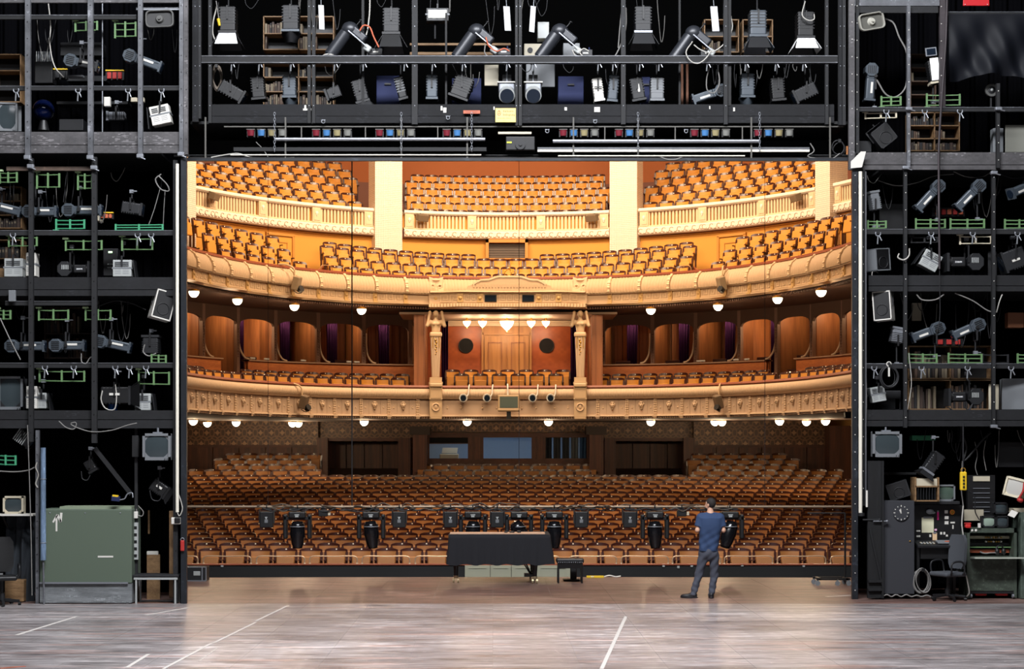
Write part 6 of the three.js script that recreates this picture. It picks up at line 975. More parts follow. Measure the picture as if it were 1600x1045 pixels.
// ================================================================ tower with the clock cabinet
{
  const d = dR, t = thing('lighting_tower', 'tall black lighting tower of decks and rails above the clock cabinet and operator desk', 'tower', [0, 0, 0], 0);
  for (const [x, w, y0, y1, m, dd] of [[1331, 9, -40, 265, MT.beamGrey, -0.02], [1340, 5, -40, 240, MT.steelDark, 0.05], [1420, 5, 8, 262, MT.steelGrey, 0], [1415, 5, 262, 668, MT.steelDark, 0], [1553, 5, 265, 668, MT.steelDark, 0], [1560, 5, 130, 262, MT.steelDark, 0], [1660, 8, -40, 936, MT.steelDark, 0], [1473, 9, -20, 170, MT.mauve = std(0x4a4044, 0.6, 0, { map: scuff }), 0.1], [1336, 9, 262, 937, MT.slate, 0], [1350, 3, 265, 790, MT.steelDark, 0.06]]) { rect(t, 'post', m, x - w / 2, y0, x + w / 2, y1, d + dd, 0.08); const b = mb(); for (let y = Math.max(8, y0 + 12); y < y1 - 10; y += 27) b.cyl(0.009, 0.009, 0.012, 6, wx(x, d), wy(y, d), -d - dd + 0.004, Math.PI / 2); stuff(b.build('bolt_holes', MT.white, t)); }
  for (const [x0, x1, y0, y1, m] of [[1326, 1690, 238, 257, MT.beamGrey], [1326, 1690, 258, 265, MT.beamGrey], [1358, 1690, 430, 446, MT.beamBlack], [1358, 1690, 447, 455, MT.beamBlack], [1355, 1690, 640, 656, MT.beamBlack], [1355, 1690, 657, 666, MT.beamBlack], [1330, 1468, -20, 9, MT.steelGrey], [1332, 1466, 10, 20, MT.steelDark]]) rect(t, 'floor_beam', m, x0, y0, x1, y1, d + 0.08, 0.06);
  for (const [x0, x1, y, h, m] of [[1330, 1690, 171, 6, MT.steelDark], [1353, 1690, 362, 7, MT.steelDark], [1353, 1690, 572, 7, MT.steelDark], [1482, 1690, 21, 4, MT.steelDark]]) { rect(t, 'rail', m, x0, y - h / 2, x1, y + h / 2, d + 0.1, 0.06); rect(t, 'rail_flange', MT.steelGrey, x0, y - h / 2 - 0.9, x1, y - h / 2, d + 0.09, 0.09); }
  const xL = wx(1330, d), xR = wx(1690, d);
  for (const y of [260, 450, 661]) meshOf('deck_board', bx(4, 0.04, 2.3), MT.steelBlack, t).position.set(wx(1336, d + 2.45) + 2, wy(y, d), -d - 1.3);
  meshOf('back_panel', bx(7, 14, 0.05), MT.voidBlack, t).position.set(wx(1336, d + 2.45) + 3.5, 7, -d - 2.5); mb().ext([[wx(1335, d + 0.1), d + 0.1], [wx(1335, d + 2.45), d + 2.45], [wx(1335, d + 2.45) + 0.04, d + 2.45], [wx(1335, d + 0.1) + 0.04, d + 0.1]], 14, 0, 0, 0, -Math.PI / 2).build('side_panel', MT.voidBlack, t);
  { const s = mb().ext([[0, 0], [0.2, 0.02], [0.27, 0.3], [0.18, 0.3], [0, 0.12]], 0.004, wx(1328, d), wy(264, d), -d + 0.07).build('paint_patch', MT.white, t, 'white paint streak'); s.scale.set(1, 1, 1); }
  { const g = new THREE.PlaneGeometry(3.4, 13, 160, 1), p = g.attributes.position; for (let i = 0; i < p.count; i++) p.setZ(i, 0.05 * Math.sin(p.getX(i) * 19) + 0.02 * Math.sin(p.getX(i) * 51)); g.computeVertexNormals(); const o = meshOf('backcloth', g, MT.blackCloth); o.position.set(wx(1480, d + 2.2), 6.6, -d - 2.25); tagIt(o, 'black pleated cloth hanging at the back of ' + CLOCK_T, 'curtain'); }
  for (const [x, y0, y1, r, m, lb] of [[1344.5, 268, 801, 0.034, MT.pipeWhite, 'long cream pipe running down the inner edge of ' + CLOCK_T], [1353, 268, 790, 0.012, MT.steelGrey, 'thin grey pipe beside the cream pipe of ' + CLOCK_T]]) { const o = mb().rod(at(x, y0, d - 0.05), at(x, y1, d - 0.05), r, 10).build('edge_pipe', m); tagIt(o, lb, 'pipe'); }
  cable([[1480, -10], [1478, 60], [1474, 120], [1470, 175], [1467, 230], [1467, 300], [1468, 420]], d - 0.05, 0.022, MT.mauve, 'thick dark rope hanging past the top decks of ' + CLOCK_T, undefined);
  for (const [x, y] of [[1420, 170], [1560, 170], [1415, 262], [1553, 270], [1553, 666]]) { const c = thing('pipe_clamp', 'small metal pipe clamp on a post of ' + CLOCK_T, 'clamp', at(x, y, d - 0.03), 0, 'post clamps of the clock cabinet tower'); mb().rbox(0.12, 0.06, 0.09, 0.015).build('jaw', MT.alu, c); mb().cyl(0.012, 0.012, 0.18, 6, 0.02, -0.02, 0.03, 0, 0, 1.3).build('bolt', MT.chrome, c); }
  // hanging black sheet
  { const w = ml(180, d), h = ml(105, d), g = new THREE.PlaneGeometry(w, h, 60, 34), p = g.attributes.position; for (let i = 0; i < p.count; i++) { const x = p.getX(i), y = p.getY(i), f = (h / 2 - y) / h; p.setZ(i, 0.1 * Math.sin(x * 7 + f * 4) * f + 0.05 * Math.sin(x * 16 - f * 7) * f + 0.07 * Math.exp(-(((x + w * 0.1 - f * 0.5) / 0.2) ** 2)) * f); p.setY(i, y + f * 0.12 * Math.sin(x * 2.2 + 2)); } g.computeVertexNormals(); const o = meshOf('hanging_sheet', g, MT.sheet = new THREE.MeshPhysicalMaterial({ color: 0x0d0f15, roughness: 0.6, specularIntensity: 0.35 })); o.position.copy(at(1572, 74, d + 0.05)); tagIt(o, 'glossy black plastic sheet hanging from the top rail', 'sheet'); }
  { const o = boxThing('red_sign', 'plain red sign at the top edge above the hanging black sheet', 'sign', 1505, -6, 1546, 9, d - 0.02, 0.02, MT.signRed = std(0xb5121c, 0.5), { part: 'plate' }); mb().sph(0.01, -0.2, 0.02, 0.005, 1, 1, 1, 6).sph(0.01, 0.2, 0.02, 0.005, 1, 1, 1, 6).build('screw', MT.white, o); }
}
{
  const d = dR + 0.35;
  hornSpeaker(1361, 34, d - 0.25, 12, { label: 'oval grey horn speaker tilted under the top platform', mat: MT.hornGrey = std(0x8f8d84, 0.5), inner: std(0x55544e, 0.6), plug: std(0xaaa89d, 0.5), up: 0.22, yaw: 12 });
  const sp = (x, y, a, up, lab, o = {}) => profileSpot(x, y, d, a, { up, label: fitLabel(lab, CLOCK_T), k: 0.95, ...o });
  sp(1360, 121, -94, -0.55, 'grey profile spotlight pointing straight down on the top deck', { len: 0.42, yaw: 0 });
  sp(1458, 300, -132, -0.5, 'grey profile spotlight aimed down on the upper rail behind the first lower post', { len: 0.42 }); sp(1521, 299, -134, -0.5, 'grey profile spotlight aimed down on the upper rail, second from the first lower post', { len: 0.42 }); sp(1602, 293, -158, -0.55, 'grey profile spotlight at the outer end of the upper rail, lens showing', { len: 0.36, yaw: 25 });
  sp(1455, 517, -160, -0.45, 'grey profile spotlight tilted gently on the third rail behind the first lower post', { len: 0.36 }); sp(1518, 512, -156, -0.45, 'grey profile spotlight tilted gently on the third rail, second from the first lower post', { len: 0.36 });
  { const t = boxLantern(1458, 112, d, -80, { label: 'bright white tall spotlight with mirror head on the top deck', up: -0.55, len: 0.4, w: 0.2, h: 0.2, mat: MT.spotBlack, fin: MT.spotDark, frame: MT.beigePlastic }); mb().box(0.15, 0.4, 0.01, 0.0, 0.02, 0.13, 0, 0, 0.12).build('white_sleeve', std(0xf4f2ee, 0.4), t, 'bright white sleeve'); mb().box(0.2, 0.15, 0.02, -0.06, 0.34, 0.08, 0, 0, 0.12).build('mirror_frame', MT.alu, t); mb().box(0.16, 0.11, 0.01, -0.06, 0.34, 0.092, 0, 0, 0.12).build('mirror', MT.lens, t); }
  speakerBox(1388, 226, d, 0.36, 0.36, 0.3, { label: 'black square monitor speaker hung cornerwise under the top rail', roll: 38, mat: MT.spotDark, hang: 0.1 }); speakerBox(1382, 501, d - 0.1, 0.32, 0.52, 0.32, { label: 'white wooden speaker with black grille under the middle deck', yaw: -24, roll: 4, hang: 0.1, mat: MT.white }); speakerBox(1369, 424, d, 0.34, 0.4, 0.4, { label: 'grey box speaker leaning on the middle deck beside the cream pipe', yaw: 30, roll: 5, mat: MT.greyPlastic }); speakerBox(1407, 778, d, 0.38, 0.3, 0.3, { label: 'black box speaker tilted on top of the clock cabinet', roll: 18, mat: MT.spotDark, yaw: -10 });
  { const t = thing('round_fan', 'small round wall speaker on the top deck below the hanging sheet', 'speaker', at(1549, 141, d)); mb().cyl(0.115, 0.115, 0.05, 22, 0, 0, 0, Math.PI / 2).build('ring_case', MT.hornDark, t); mb().cyl(0.085, 0.03, 0.02, 20, 0, 0, 0.03, Math.PI / 2).build('cone', MT.spotDark, t); mb().sph(0.03, 0, 0, 0.035).build('dust_cap', MT.floodGrey, t); mb().bar([0, -0.1, -0.03], [0, -0.3, -0.03], 0.03, 0.02).build('bracket', MT.steelDark, t); }
  boxLantern(1366, 315, d, 100, { label: 'dark lantern standing upright at the inner end of the upper rail', up: -0.45, len: 0.32, w: 0.18, h: 0.17, mat: MT.greyPlastic, yaw: 10 }); boxLantern(1401, 525, d, 80, { label: 'silver ribbed lantern hung beside the white speaker', up: -0.5, len: 0.26, w: 0.2, h: 0.22, mat: MT.alu, fin: MT.spotDark }); boxLantern(1582, 406, d, 200, { label: 'large round-bodied spotlight at the outer end of the middle deck', up: 0.4, len: 0.4, w: 0.36, h: 0.36, mat: MT.elbow || MT.spotDark, tag: 1 });
  boxLantern(1458, 722, d - 0.1, 235, { label: 'dark fresnel spotlight with pale barn door above the cubby shelf', up: 0.45, len: 0.38, w: 0.24, h: 0.22, mat: MT.spotDark, frame: MT.alu, flap: 1, flapLen: 0.1, flapMat: MT.spotBlack });
  floodLight(1452, 408, d, { label: 'grey louvred floodlight tilted on the middle deck', up: 0.42, w: 0.34, h: 0.32, ang: -28, flap: -1 }); floodLight(1370, 616, d, { label: 'pale louvred floodlight leaning on the lower deck beside the pipes', up: 0.3, w: 0.26, h: 0.28, ang: 10, flap: 0, mat: MT.floodGrey });
  zoomSpot(1505, 410, d, { label: 'black zoom spotlight with white lettering on the middle deck', up: 0.42, k: 0.92 }).userData.label = 'black zoom spotlight lettered zoom on the middle deck of ' + CLOCK_T; zoomSpot(1506, 620, d, { label: 'black zoom spotlight lettered zoom on the lower deck above the cubby shelf', up: 0.42, k: 0.88 });
  const GA = 'green scissor brackets of the clock cabinet tower', lab = 'green sliding scissor bracket standing on a rail of ' + CLOCK_T;
  for (const [x0, y0, x1, y1, o] of [[1377, 150, 1405, 167, {}], [1448, 146, 1497, 167, {}], [1431, 341, 1474, 358, {}], [1485, 341, 1535, 358, {}], [1570, 342, 1612, 358, {}], [1356, 344, 1382, 358, {}], [1420, 551, 1461, 568, {}], [1482, 551, 1531, 568, {}], [1590, 552, 1625, 568, {}]]) scissorArm(x0, y0, x1, y1, d - 0.15, { ...o, label: lab, group: GA });
  for (const [x0, y0, x1, y1, hang] of [[1500, 368, 1546, 382, 1], [1424, 370, 1462, 380, 1], [1352, 176, 1398, 186, 1], [1535, 552, 1572, 568, 0]]) { const t = scissorArm(x0, y0, x1, y1, d - 0.1, { label: 'bare steel sliding bracket on a rail of ' + CLOCK_T, group: 'steel brackets of the clock cabinet tower', hang, two: 1 }); t.children.forEach((c) => { c.material = x0 === 1500 || x0 === 1352 ? MT.beigePlastic : MT.steelDark; }); }
  shelfUnit(1423, 84, 1462, 168, dR + 1.5, 1, 4, { label: 'dim brown shelf at the back of the top deck', group: 'folders on the dim top shelf', item: 'dark folder on the dim shelf behind the white spotlight', mat: folderMats[3], fill: 0.8 }); shelfUnit(1422, 175, 1499, 236, dR + 1.1, 2, 3, { label: 'light wooden shelf packed with scores under the top rail', group: 'scores on the light wooden shelf', item: 'dark score standing in the light wooden shelf' });
  shelfUnit(1420, 540, 1550, 592, dR + 1.2, 2, 1, { label: 'wide wooden shelf packed with records behind the third rail', group: 'records behind the third rail', item: 'brown record sleeve standing behind the third rail' }); shelfUnit(1420, 593, 1550, 640, dR + 1.2, 2, 1, { label: 'wide wooden shelf packed with records on the lower deck', group: 'records on the lower deck', item: 'brown record sleeve standing behind the lower zoom spotlight' });
  boxThing('grey_board', 'grey display board leaning at the outer end of the top deck', 'board', 1571, 195, 1640, 238, d + 0.1, 0.04, std(0x75756c, 0.6)); boxThing('grey_bin', 'tall grey bin behind the outer top post', 'bin', 1552, 200, 1568, 238, d + 0.3, 0.2, MT.greyPlastic); boxThing('black_flight_case', 'black case with metal corners behind the upper rail', 'case', 1374, 318, 1412, 359, d + 0.6, 0.4, MT.spotBlack);
  boxThing('monitor_cabinet', 'large dark grey cabinet at the outer end of the lower deck', 'cabinet', 1567, 591, 1640, 640, d, 0.5, MT.greyPlastic, { yaw: -12 }); boxThing('white_sheet_board', 'upright off-white panel beside the outer lower post', 'panel', 1545, 600, 1561, 640, d + 0.05, 0.03, MT.beigePlastic); boxThing('steel_sheet', 'upright grey steel panel on the middle deck beside the outer post', 'panel', 1544, 392, 1558, 432, d + 0.1, 0.04, MT.steelDark); boxThing('picture_frame', 'small dark framed notice on the back cloth under the middle deck', 'frame', 1425, 473, 1440, 501, dR + 1.6, 0.03, MT.beigePlastic); boxThing('tool_case', 'dark case with orange light on the top deck beside the inner column', 'case', 1335, 220, 1362, 238, d + 0.1, 0.3, MT.spotDark);
  { const t = thing('socket_strip', 'row of red power sockets behind the upper profile spotlights of ' + CLOCK_T, 'sockets', at(1482, 338, dR + 1.0)); mb().box(0.6, 0.16, 0.06, 0, 0.08, -0.03).build('housing', MT.spotBlack, t); for (let i = 0; i < 5; i++) mb().rbox(0.08, 0.1, 0.05, 0.01, -0.2 + i * 0.105, 0.08, 0.02).build('socket', i % 2 ? MT.red : MT.redOrange, t); }
  { const t = thing('socket_strip', 'row of red power sockets behind the third rail spotlights of ' + CLOCK_T, 'sockets', at(1484, 540, dR + 0.9)); mb().box(0.5, 0.13, 0.06, 0, 0.065, -0.03).build('housing', MT.spotBlack, t); for (let i = 0; i < 3; i++) mb().rbox(0.09, 0.09, 0.05, 0.01, -0.18 + i * 0.16, 0.065, 0.02).build('socket', MT.red, t); }
  coil(1389, 588, d - 0.3, 0.16, 0.2, 5, MT.cable, 'coil of black cable with white tag hung on the third rail');
  { const t = thing('white_tag', 'white cable end hanging from the coil on the third rail', 'cable end', at(1389, 588, d - 0.36)); mb().box(0.03, 0.2, 0.02, 0, 0.1, 0).build('sleeve', MT.white, t); mb().torus(0.04, 0.01, 0, 0.22, 0, 0, 0, 0, 12, 5).build('loop', MT.white, t); }
  for (const [pts, r, m, lb, dd] of [[[[1380, 28], [1395, 35], [1405, 58], [1416, 80], [1418, 110], [1413, 140], [1398, 152], [1385, 148], [1370, 125]], 0.016, MT.cableGrey, 'thick grey cable looping down from the horn speaker', 0.25], [[[1372, 282], [1400, 290], [1430, 286], [1460, 275], [1490, 272]], 0.01, MT.cableGrey, 'slack cable above the upper spotlights', 0.5], [[[1490, 268], [1510, 276], [1535, 276], [1550, 268]], 0.01, MT.cableGrey, 'slack cable between the lower posts', 0.4], [[[1555, 268], [1580, 278], [1610, 276]], 0.01, MT.cable, 'slack cable beyond the outer lower post', 0.4], [[[1432, 460], [1440, 468], [1462, 468], [1475, 460]], 0.014, MT.cableGrey, 'thick grey cable bow under the middle deck', 0.15], [[[1492, 458], [1520, 470], [1545, 486], [1557, 488]], 0.012, MT.cableGrey, 'grey cable slanting to the outer lower post', 0.15], [[[1557, 488], [1562, 470], [1566, 460]], 0.012, MT.cableWhite, 'white cable rising from the blue tape on the outer post', 0.1], [[[1405, 396], [1403, 402], [1412, 406], [1420, 400], [1421, 388]], 0.014, MT.cableWhite, 'white cable loop on the first lower post', -0.05], [[[1362, 440], [1364, 424], [1372, 426]], 0.008, MT.cableWhite, 'thin white wire beside the grey box speaker', 0.2], [[[1468, 420], [1468, 500], [1464, 520]], 0.008, MT.cable, 'thin dark line hanging under the rope', 0.0], [[[1353, 575], [1354, 620], [1353, 680]], 0.008, MT.cableGrey, 'grey wire along the thin pipe', -0.05], [[[1420, 552], [1424, 600], [1418, 640]], 0.008, MT.cableWhite, 'pale wire down the first lower post', 0.05], [[[1513, 560], [1511, 590], [1516, 600]], 0.01, MT.cableGrey, 'short grey cable at the lower zoom spotlight', 0.3], [[[1480, 636], [1500, 645], [1515, 640], [1520, 630], [1512, 640], [1505, 632]], 0.01, MT.cable, 'tangled black cable under the lower zoom spotlight', 0.1]]) cable(pts, dR + dd, r, m, fitLabel(lb, CLOCK_T));
}
// ---- ground level: clock cabinet, operator desk, rack
{
  const d = dR;
  { const t = thing('black_door_panel', 'open black steel door leaf beside the cream pipe', 'door', at(1367, 934, d - 0.02), 0.12); const w = ml(24, d), h = ml(214, d); mb().box(w, h, 0.05, 0, h / 2, 0).build('leaf', MT.steelBlack, t); mb().box(0.03, h, 0.1, w / 2 - 0.015, h / 2, 0.03).box(w, 0.04, 0.08, 0, 0.3, 0.03).box(w, 0.04, 0.08, 0, 0.15, 0.03).build('edge_frame', MT.steelDark, t); mb().bar([-w * 0.4, h * 0.5, 0.05], [w * 0.4, 0.25, 0.05], 0.03, 0.02).build('cross_brace', MT.steelDark, t); mb().rod([-0.05, h * 0.56, 0.06], [0.2, h * 0.56, 0.06], 0.014).sph(0.025, 0.2, h * 0.56, 0.06).build('latch', MT.alu, t); }
  { const t = thing('clock_cabinet', 'tall matt black cabinet with clock dots on its door', 'cabinet', at(1404, 929, d + 0.02)); const w = ml(50, d), h = ml(147, d); mb().rbox(w, h, 0.5, 0.01, 0, h / 2, -0.25).build('body', MT.cabBlack = std(0x2a2b30, 0.8), t); mb().box(w - 0.02, h - 0.04, 0.015, 0, h / 2, 0.005).build('cabinet_door', MT.cabBlack, t); mb().sph(0.014, w * 0.35, h * 0.57, 0.018).build('knob', MT.gold, t); }
  { const t = thing('wall_clock', 'clock of white dots on the tall black cabinet', 'clock', at(1408, 801, d - 0.01)); mb().cyl(0.14, 0.14, 0.012, 28, 0, 0, 0, Math.PI / 2).build('face', MT.cabBlack, t); for (let i = 0; i < 12; i++) { const a = i * Math.PI / 6; mb().box(0.013, i % 3 ? 0.018 : 0.03, 0.006, Math.sin(a) * 0.122, Math.cos(a) * 0.122, 0.009, 0, 0, -a).build('hour_mark', MT.white, t); } mb().bar([0.0, -0.01, 0.012], [-0.03, 0.055, 0.012], 0.02, 0.004).bar([0, 0, 0.012], [-0.012, 0.075, 0.012], 0.012, 0.004).build('hands', MT.white, t); }
  { const t = thing('cubby_shelf', 'pale cubby shelf with upright dividers above the pin board', 'shelf', at(1445, 783, d + 0.3)); const w = ml(36, d), h = ml(38, d); mb().box(0.03, h, 0.3, -w / 2, h / 2, 0).box(0.03, h, 0.3, w / 2, h / 2, 0).box(w, 0.025, 0.3, 0, h * 0.62, 0).box(w, 0.025, 0.3, 0, 0.012, 0).box(w, h, 0.02, 0, h / 2, -0.15).build('frame', MT.shelfWood, t); mb().box(w - 0.04, h * 0.3, 0.25, 0, h * 0.8, 0.01).build('drawer_front', MT.beigePlastic, t); for (let i = 1; i < 8; i++) mb().box(0.01, h * 0.58, 0.26, -w / 2 + (w * i) / 8, h * 0.31, 0).build('divider', MT.spotDark, t); }
  crt(1363, 674, 1409, 714, d - 0.02, { label: 'grey television monitor hung under the lower deck beside the cream pipe', hang: 0.08 }); crt(1465, 757, 1492, 783, d + 0.3, { label: 'dark television monitor on the ledge beside the cubby shelf', mat: MT.spotDark, bezel: MT.greyPlastic, screen: MT.screenGreen = std(0x47564c, 0.12) }); crt(1553, 785, 1574, 803, d + 0.3, { label: 'small dark monitor on the upper rack shelf', mat: MT.spotDark, bezel: MT.spotDark }); crt(1534, 806, 1555, 824, d + 0.1, { label: 'small square monitor with pale screen on the green rack', mat: MT.spotDark, bezel: MT.spotDark, screen: std(0x8a9a8c, 0.12) }); crt(1556, 806, 1575, 824, d + 0.1, { label: 'small dark monitor beside the pale-screened one on the green rack', mat: MT.spotBlack, bezel: MT.spotDark });
  { const t = crt(1566, 746, 1597, 776, d, { label: 'beige computer monitor tilted with a red cord on top of the green cabinet', mat: std(0xd0c7ae, 0.5), bezel: std(0xd0c7ae, 0.5), roll: -14, turn: -0.5, screen: std(0xb5b3ac, 0.2) }); mb().tube([[0.15, 0.3, 0.04], [0.17, 0.15, 0.06], [0.14, 0.0, 0.06], [0.2, -0.05, 0.05]], 0.02, 16, 6).sph(0.05, 0.16, -0.02, 0.06, 1.2, 0.8, 1, 8).build('red_cord', MT.red, t, 'red cord'); }
  { const t = thing('hoist_control', 'yellow pendant control with black buttons hanging on a cable', 'control', at(1505, 766, d - 0.1)); mb().rbox(0.115, 0.33, 0.08, 0.02, 0, 0.165, 0).build('case', MT.yellow, t); for (let i = 0; i < 4; i++) mb().rbox(0.035, 0.04, 0.02, 0.008, 0.0, 0.06 + i * 0.06, 0.045).build('button', MT.spotBlack, t); mb().torus(0.04, 0.01, 0, 0.36, 0, 0, 0, 0, 14, 5).build('hook', MT.gold, t); mb().rod([0, 0.4, 0], [0, 1.2, 0], 0.014).build('cord', MT.cable, t); }
  { const t = thing('pin_board', 'black pin board above the operator desk', 'board', at(1465, 850, d + 0.45)); const w = ml(76, d), h = ml(62, d); mb().box(w, h, 0.03, 0, h / 2, 0).build('board', MT.spotBlack, t); const o = at(1465, 850, d + 0.45);
    const note = (x0, y0, x1, y1, m, lb, cat = 'note') => { const q = thing('pinned_note', lb, cat, at((x0 + x1) / 2, y1, d + 0.43), 0, cat === 'note' ? 'small papers on the pin board' : undefined); mb().box(ml(x1 - x0, d), ml(y1 - y0, d), 0.006, 0, ml(y1 - y0, d) / 2, 0).build('paper', m, q); if (y1 - y0 > 10) mb().box(ml(x1 - x0, d) * 0.7, 0.03, 0.012, 0, ml(y1 - y0, d), 0.004).build('clip', MT.alu, q); };
    note(1440, 808, 1459, 832, std(0xc9c6a8, 0.7), 'sheet of cream paper clipped on the pin board', 'paper'); note(1464, 798.5, 1467, 812, std(0xd2257d, 0.5), 'pink marker strip on the pin board', 'marker'); note(1476, 797, 1481, 802, MT.white, 'small white paper pinned on the black board'); note(1476, 806, 1482, 811, MT.white, 'small white paper pinned on the black board'); note(1476, 814, 1482, 819, MT.white, 'small white paper pinned on the black board'); note(1485, 815, 1492, 817.5, MT.white, 'small white paper pinned on the black board'); note(1488, 820, 1490, 826, MT.white, 'small white paper pinned on the black board'); note(1432, 828, 1438, 830.5, MT.white, 'small white paper pinned on the black board'); note(1432, 836, 1438, 839, MT.white, 'small white paper pinned on the black board'); note(1452, 835, 1455, 839, MT.white, 'small white paper pinned on the black board'); note(1457, 832, 1464, 844, std(0xd8b78e, 0.7), 'orange printed card pinned below the clipped paper', 'card'); note(1469, 831, 1472, 835, MT.white, 'small white paper pinned on the black board'); note(1474, 831, 1477, 835, MT.white, 'small white paper pinned on the black board'); note(1478, 835, 1481, 838, MT.white, 'small white paper pinned on the black board'); note(1460, 826, 1464, 829, std(0xd9a5c0, 0.7), 'pale pink slip pinned on the black board', 'slip');
    const ring = thing('orange_tape_roll', 'round orange tape roll hung on the pin board', 'tape roll', at(1488, 800, d + 0.42)); mb().torus(0.034, 0.014, 0, 0, 0, 0, 0, 0, 20, 6).build('roll', std(0xd9832a, 0.5), ring); mb().cyl(0.012, 0.012, 0.03, 10, 0, 0, 0, Math.PI / 2).build('peg', MT.yellow, ring);
    const cp = thing('crumpled_hat', 'grey crumpled cap on the pin board above the clipped paper', 'cap', at(1453, 799, d + 0.4)); mb().sph(0.065, 0, 0, 0, 1.1, 0.75, 0.5, 12).sph(0.04, 0.05, -0.02, 0.01, 1.2, 0.6, 0.6, 10).build('crown', std(0x8c8f94, 0.8), cp); }
  { const t = thing('operator_desk', 'black operator desk with lit switch panel before the pin board', 'desk', at(1463, 936, d + 0.1)); const h = ml(86, d), w = ml(62, d); mb().rbox(w, 0.05, 0.42, 0.01, 0, h, -0.1, 0.18).build('sloping_top', MT.spotDark, t); mb().box(w * 0.8, 0.22, 0.3, 0, h - 0.15, -0.14).build('drawer_box', MT.spotBlack, t); mb().box(0.05, h - 0.05, 0.3, -w / 2 + 0.03, (h - 0.05) / 2, -0.15).box(0.05, h - 0.05, 0.3, w / 2 - 0.03, (h - 0.05) / 2, -0.15).build('side_panel', MT.spotBlack, t); for (let i = 0; i < 10; i++) mb().box(0.03, 0.012, 0.03, -w * 0.4 + (i % 5) * 0.055, h + 0.035 - Math.floor(i / 5) * 0.012, 0.02 + Math.floor(i / 5) * 0.06, 0.18).build('switch', i % 3 ? MT.floodGrey : MT.beigePlastic, t); mb().rbox(0.28, 0.03, 0.2, 0.01, w * 0.22, h + 0.04, -0.04, 0.18).build('script_rest', MT.greyPlastic, t); }
  { const t = thing('orange_ruler', 'orange wooden stick lying on the operator desk', 'stick', at(1485, 846.5, d + 0.1)); mb().box(0.2, 0.025, 0.03, 0, 0.012, 0, 0, 0, 0.08).build('stick', MT.redOrange, t); mb().box(0.02, 0.027, 0.032, 0.1, 0.02, 0, 0, 0, 0.08).build('end_cap', MT.white, t); }
  officeChair(V3(wx(1481, d - 0.25), 0, -d + 0.25), -1.15, 'dark grey office chair with loop armrests before the operator desk', std(0x3f4247, 0.8), 1);
  coil(1441, 908, d - 0.02, 0.15, 0.22, 7, MT.cableGrey, 'hanging coil of grey cable beside the office chair'); 
  { const t = thing('green_rack', 'green hammered equipment rack with open front and folding shelf', 'rack', at(1550, 934, d + 0.05)); const w = ml(78, d), h = ml(109, d), M = MT.rackGreen = std(0x5c685b, 0.5, 0, { map: rep(scuff, 2) });
    mb().box(0.05, h, 0.55, -w / 2 + 0.025, h / 2, -0.28).box(0.05, h, 0.55, w / 2 - 0.025, h / 2, -0.28).box(w, 0.08, 0.55, 0, h - 0.04, -0.28).box(w, h, 0.03, 0, h / 2, -0.54).box(w, 0.05, 0.5, 0, h * 0.57, -0.28).build('cabinet_frame', M, t); mb().box(w - 0.1, h * 0.46, 0.04, 0, h * 0.33, -0.04).build('lower_door', M, t); mb().box(w * 0.98, 0.025, 0.35, 0.05, h * 0.58, 0.12, -0.05).build('folding_shelf', std(0xa5a89c, 0.5), t);
    for (let i = 0; i < 3; i++) mb().box(w - 0.12, 0.05, 0.1, 0, h * (0.66 + i * 0.1), -0.3).build('circuit_row', [MT.redOrange, MT.spotDark, MT.beigePlastic][i], t); for (let i = 0; i < 14; i++) mb().cyl(0.014, 0.014, 0.06, 6, -0.05 + (i % 7) * 0.045, h * (0.8 + 0.06 * Math.floor(i / 7)), -0.2, Math.PI / 2).build('fuse', i % 3 ? MT.gold : MT.white, t); mb().box(w - 0.1, 0.018, 0.02, 0, h * 0.72, -0.2).build('green_strip', MT.green, t); for (let i = 0; i < 2; i++) mb().sph(0.025, -w / 2 + 0.09 + i * 0.07, h - 0.04, 0, 1, 1, 0.5, 10).build('indicator', MT.white, t);
    mb().box(w * 0.94, 0.05, 0.5, 0, 0.1, -0.28).build('plinth', MT.spotDark, t); for (const sx of [-0.42, 0.42]) mb().cyl(0.035, 0.035, 0.03, 12, sx * w, 0.035, 0.0, 0, 0, Math.PI / 2).build('caster', MT.alu, t); }
  for (const x of [1533, 1566]) boxThing('red_block', 'red weight block lying under the green rack', 'block', x - 9, 924, x + 9, 930.5, d + 0.12, 0.12, MT.redBright || (MT.redBright = std(0xb8221f, 0.5)), { group: 'red blocks under the green rack' });
  { const t = thing('headset', 'black headset with tangled cord on the folding shelf of the green rack', 'headset', at(1562, 866, d - 0.12)); mb().torus(0.08, 0.014, 0, 0.08, 0, 0, 0.4, 0, 18, 6).build('headband', MT.spotBlack, t); mb().sph(0.06, -0.05, 0.05, 0.02, 0.7, 1, 0.7).sph(0.06, 0.07, 0.05, 0, 0.7, 1, 0.7).build('ear_pads', MT.spotBlack, t); mb().tube([[-0.05, 0.03, 0.03], [-0.18, 0.03, 0.05], [-0.28, 0.02, 0.04], [-0.36, 0.05, 0.02], [-0.3, 0.02, 0.0]], 0.012, 20, 5).build('cord', MT.cableGrey, t); }
  { const t = thing('green_cabinet', 'pale green metal cabinet at the outer end beyond the rack', 'cabinet', at(1634, 936, d - 0.02)); const w = ml(78, d), h = ml(136, d); mb().rbox(w, h, 0.6, 0.015, 0, h / 2, -0.3).build('body', std(0x67766a, 0.5, 0, { map: rep(scuff, 2) }), t); mb().box(0.16, 0.04, 0.02, -w / 2 + 0.14, h * 0.74, 0.01).build('handle', MT.spotBlack, t); mb().box(0.16, 0.08, 0.012, -w / 2 + 0.14, h * 0.89, 0.005).build('name_plate', MT.greyPlastic, t); }
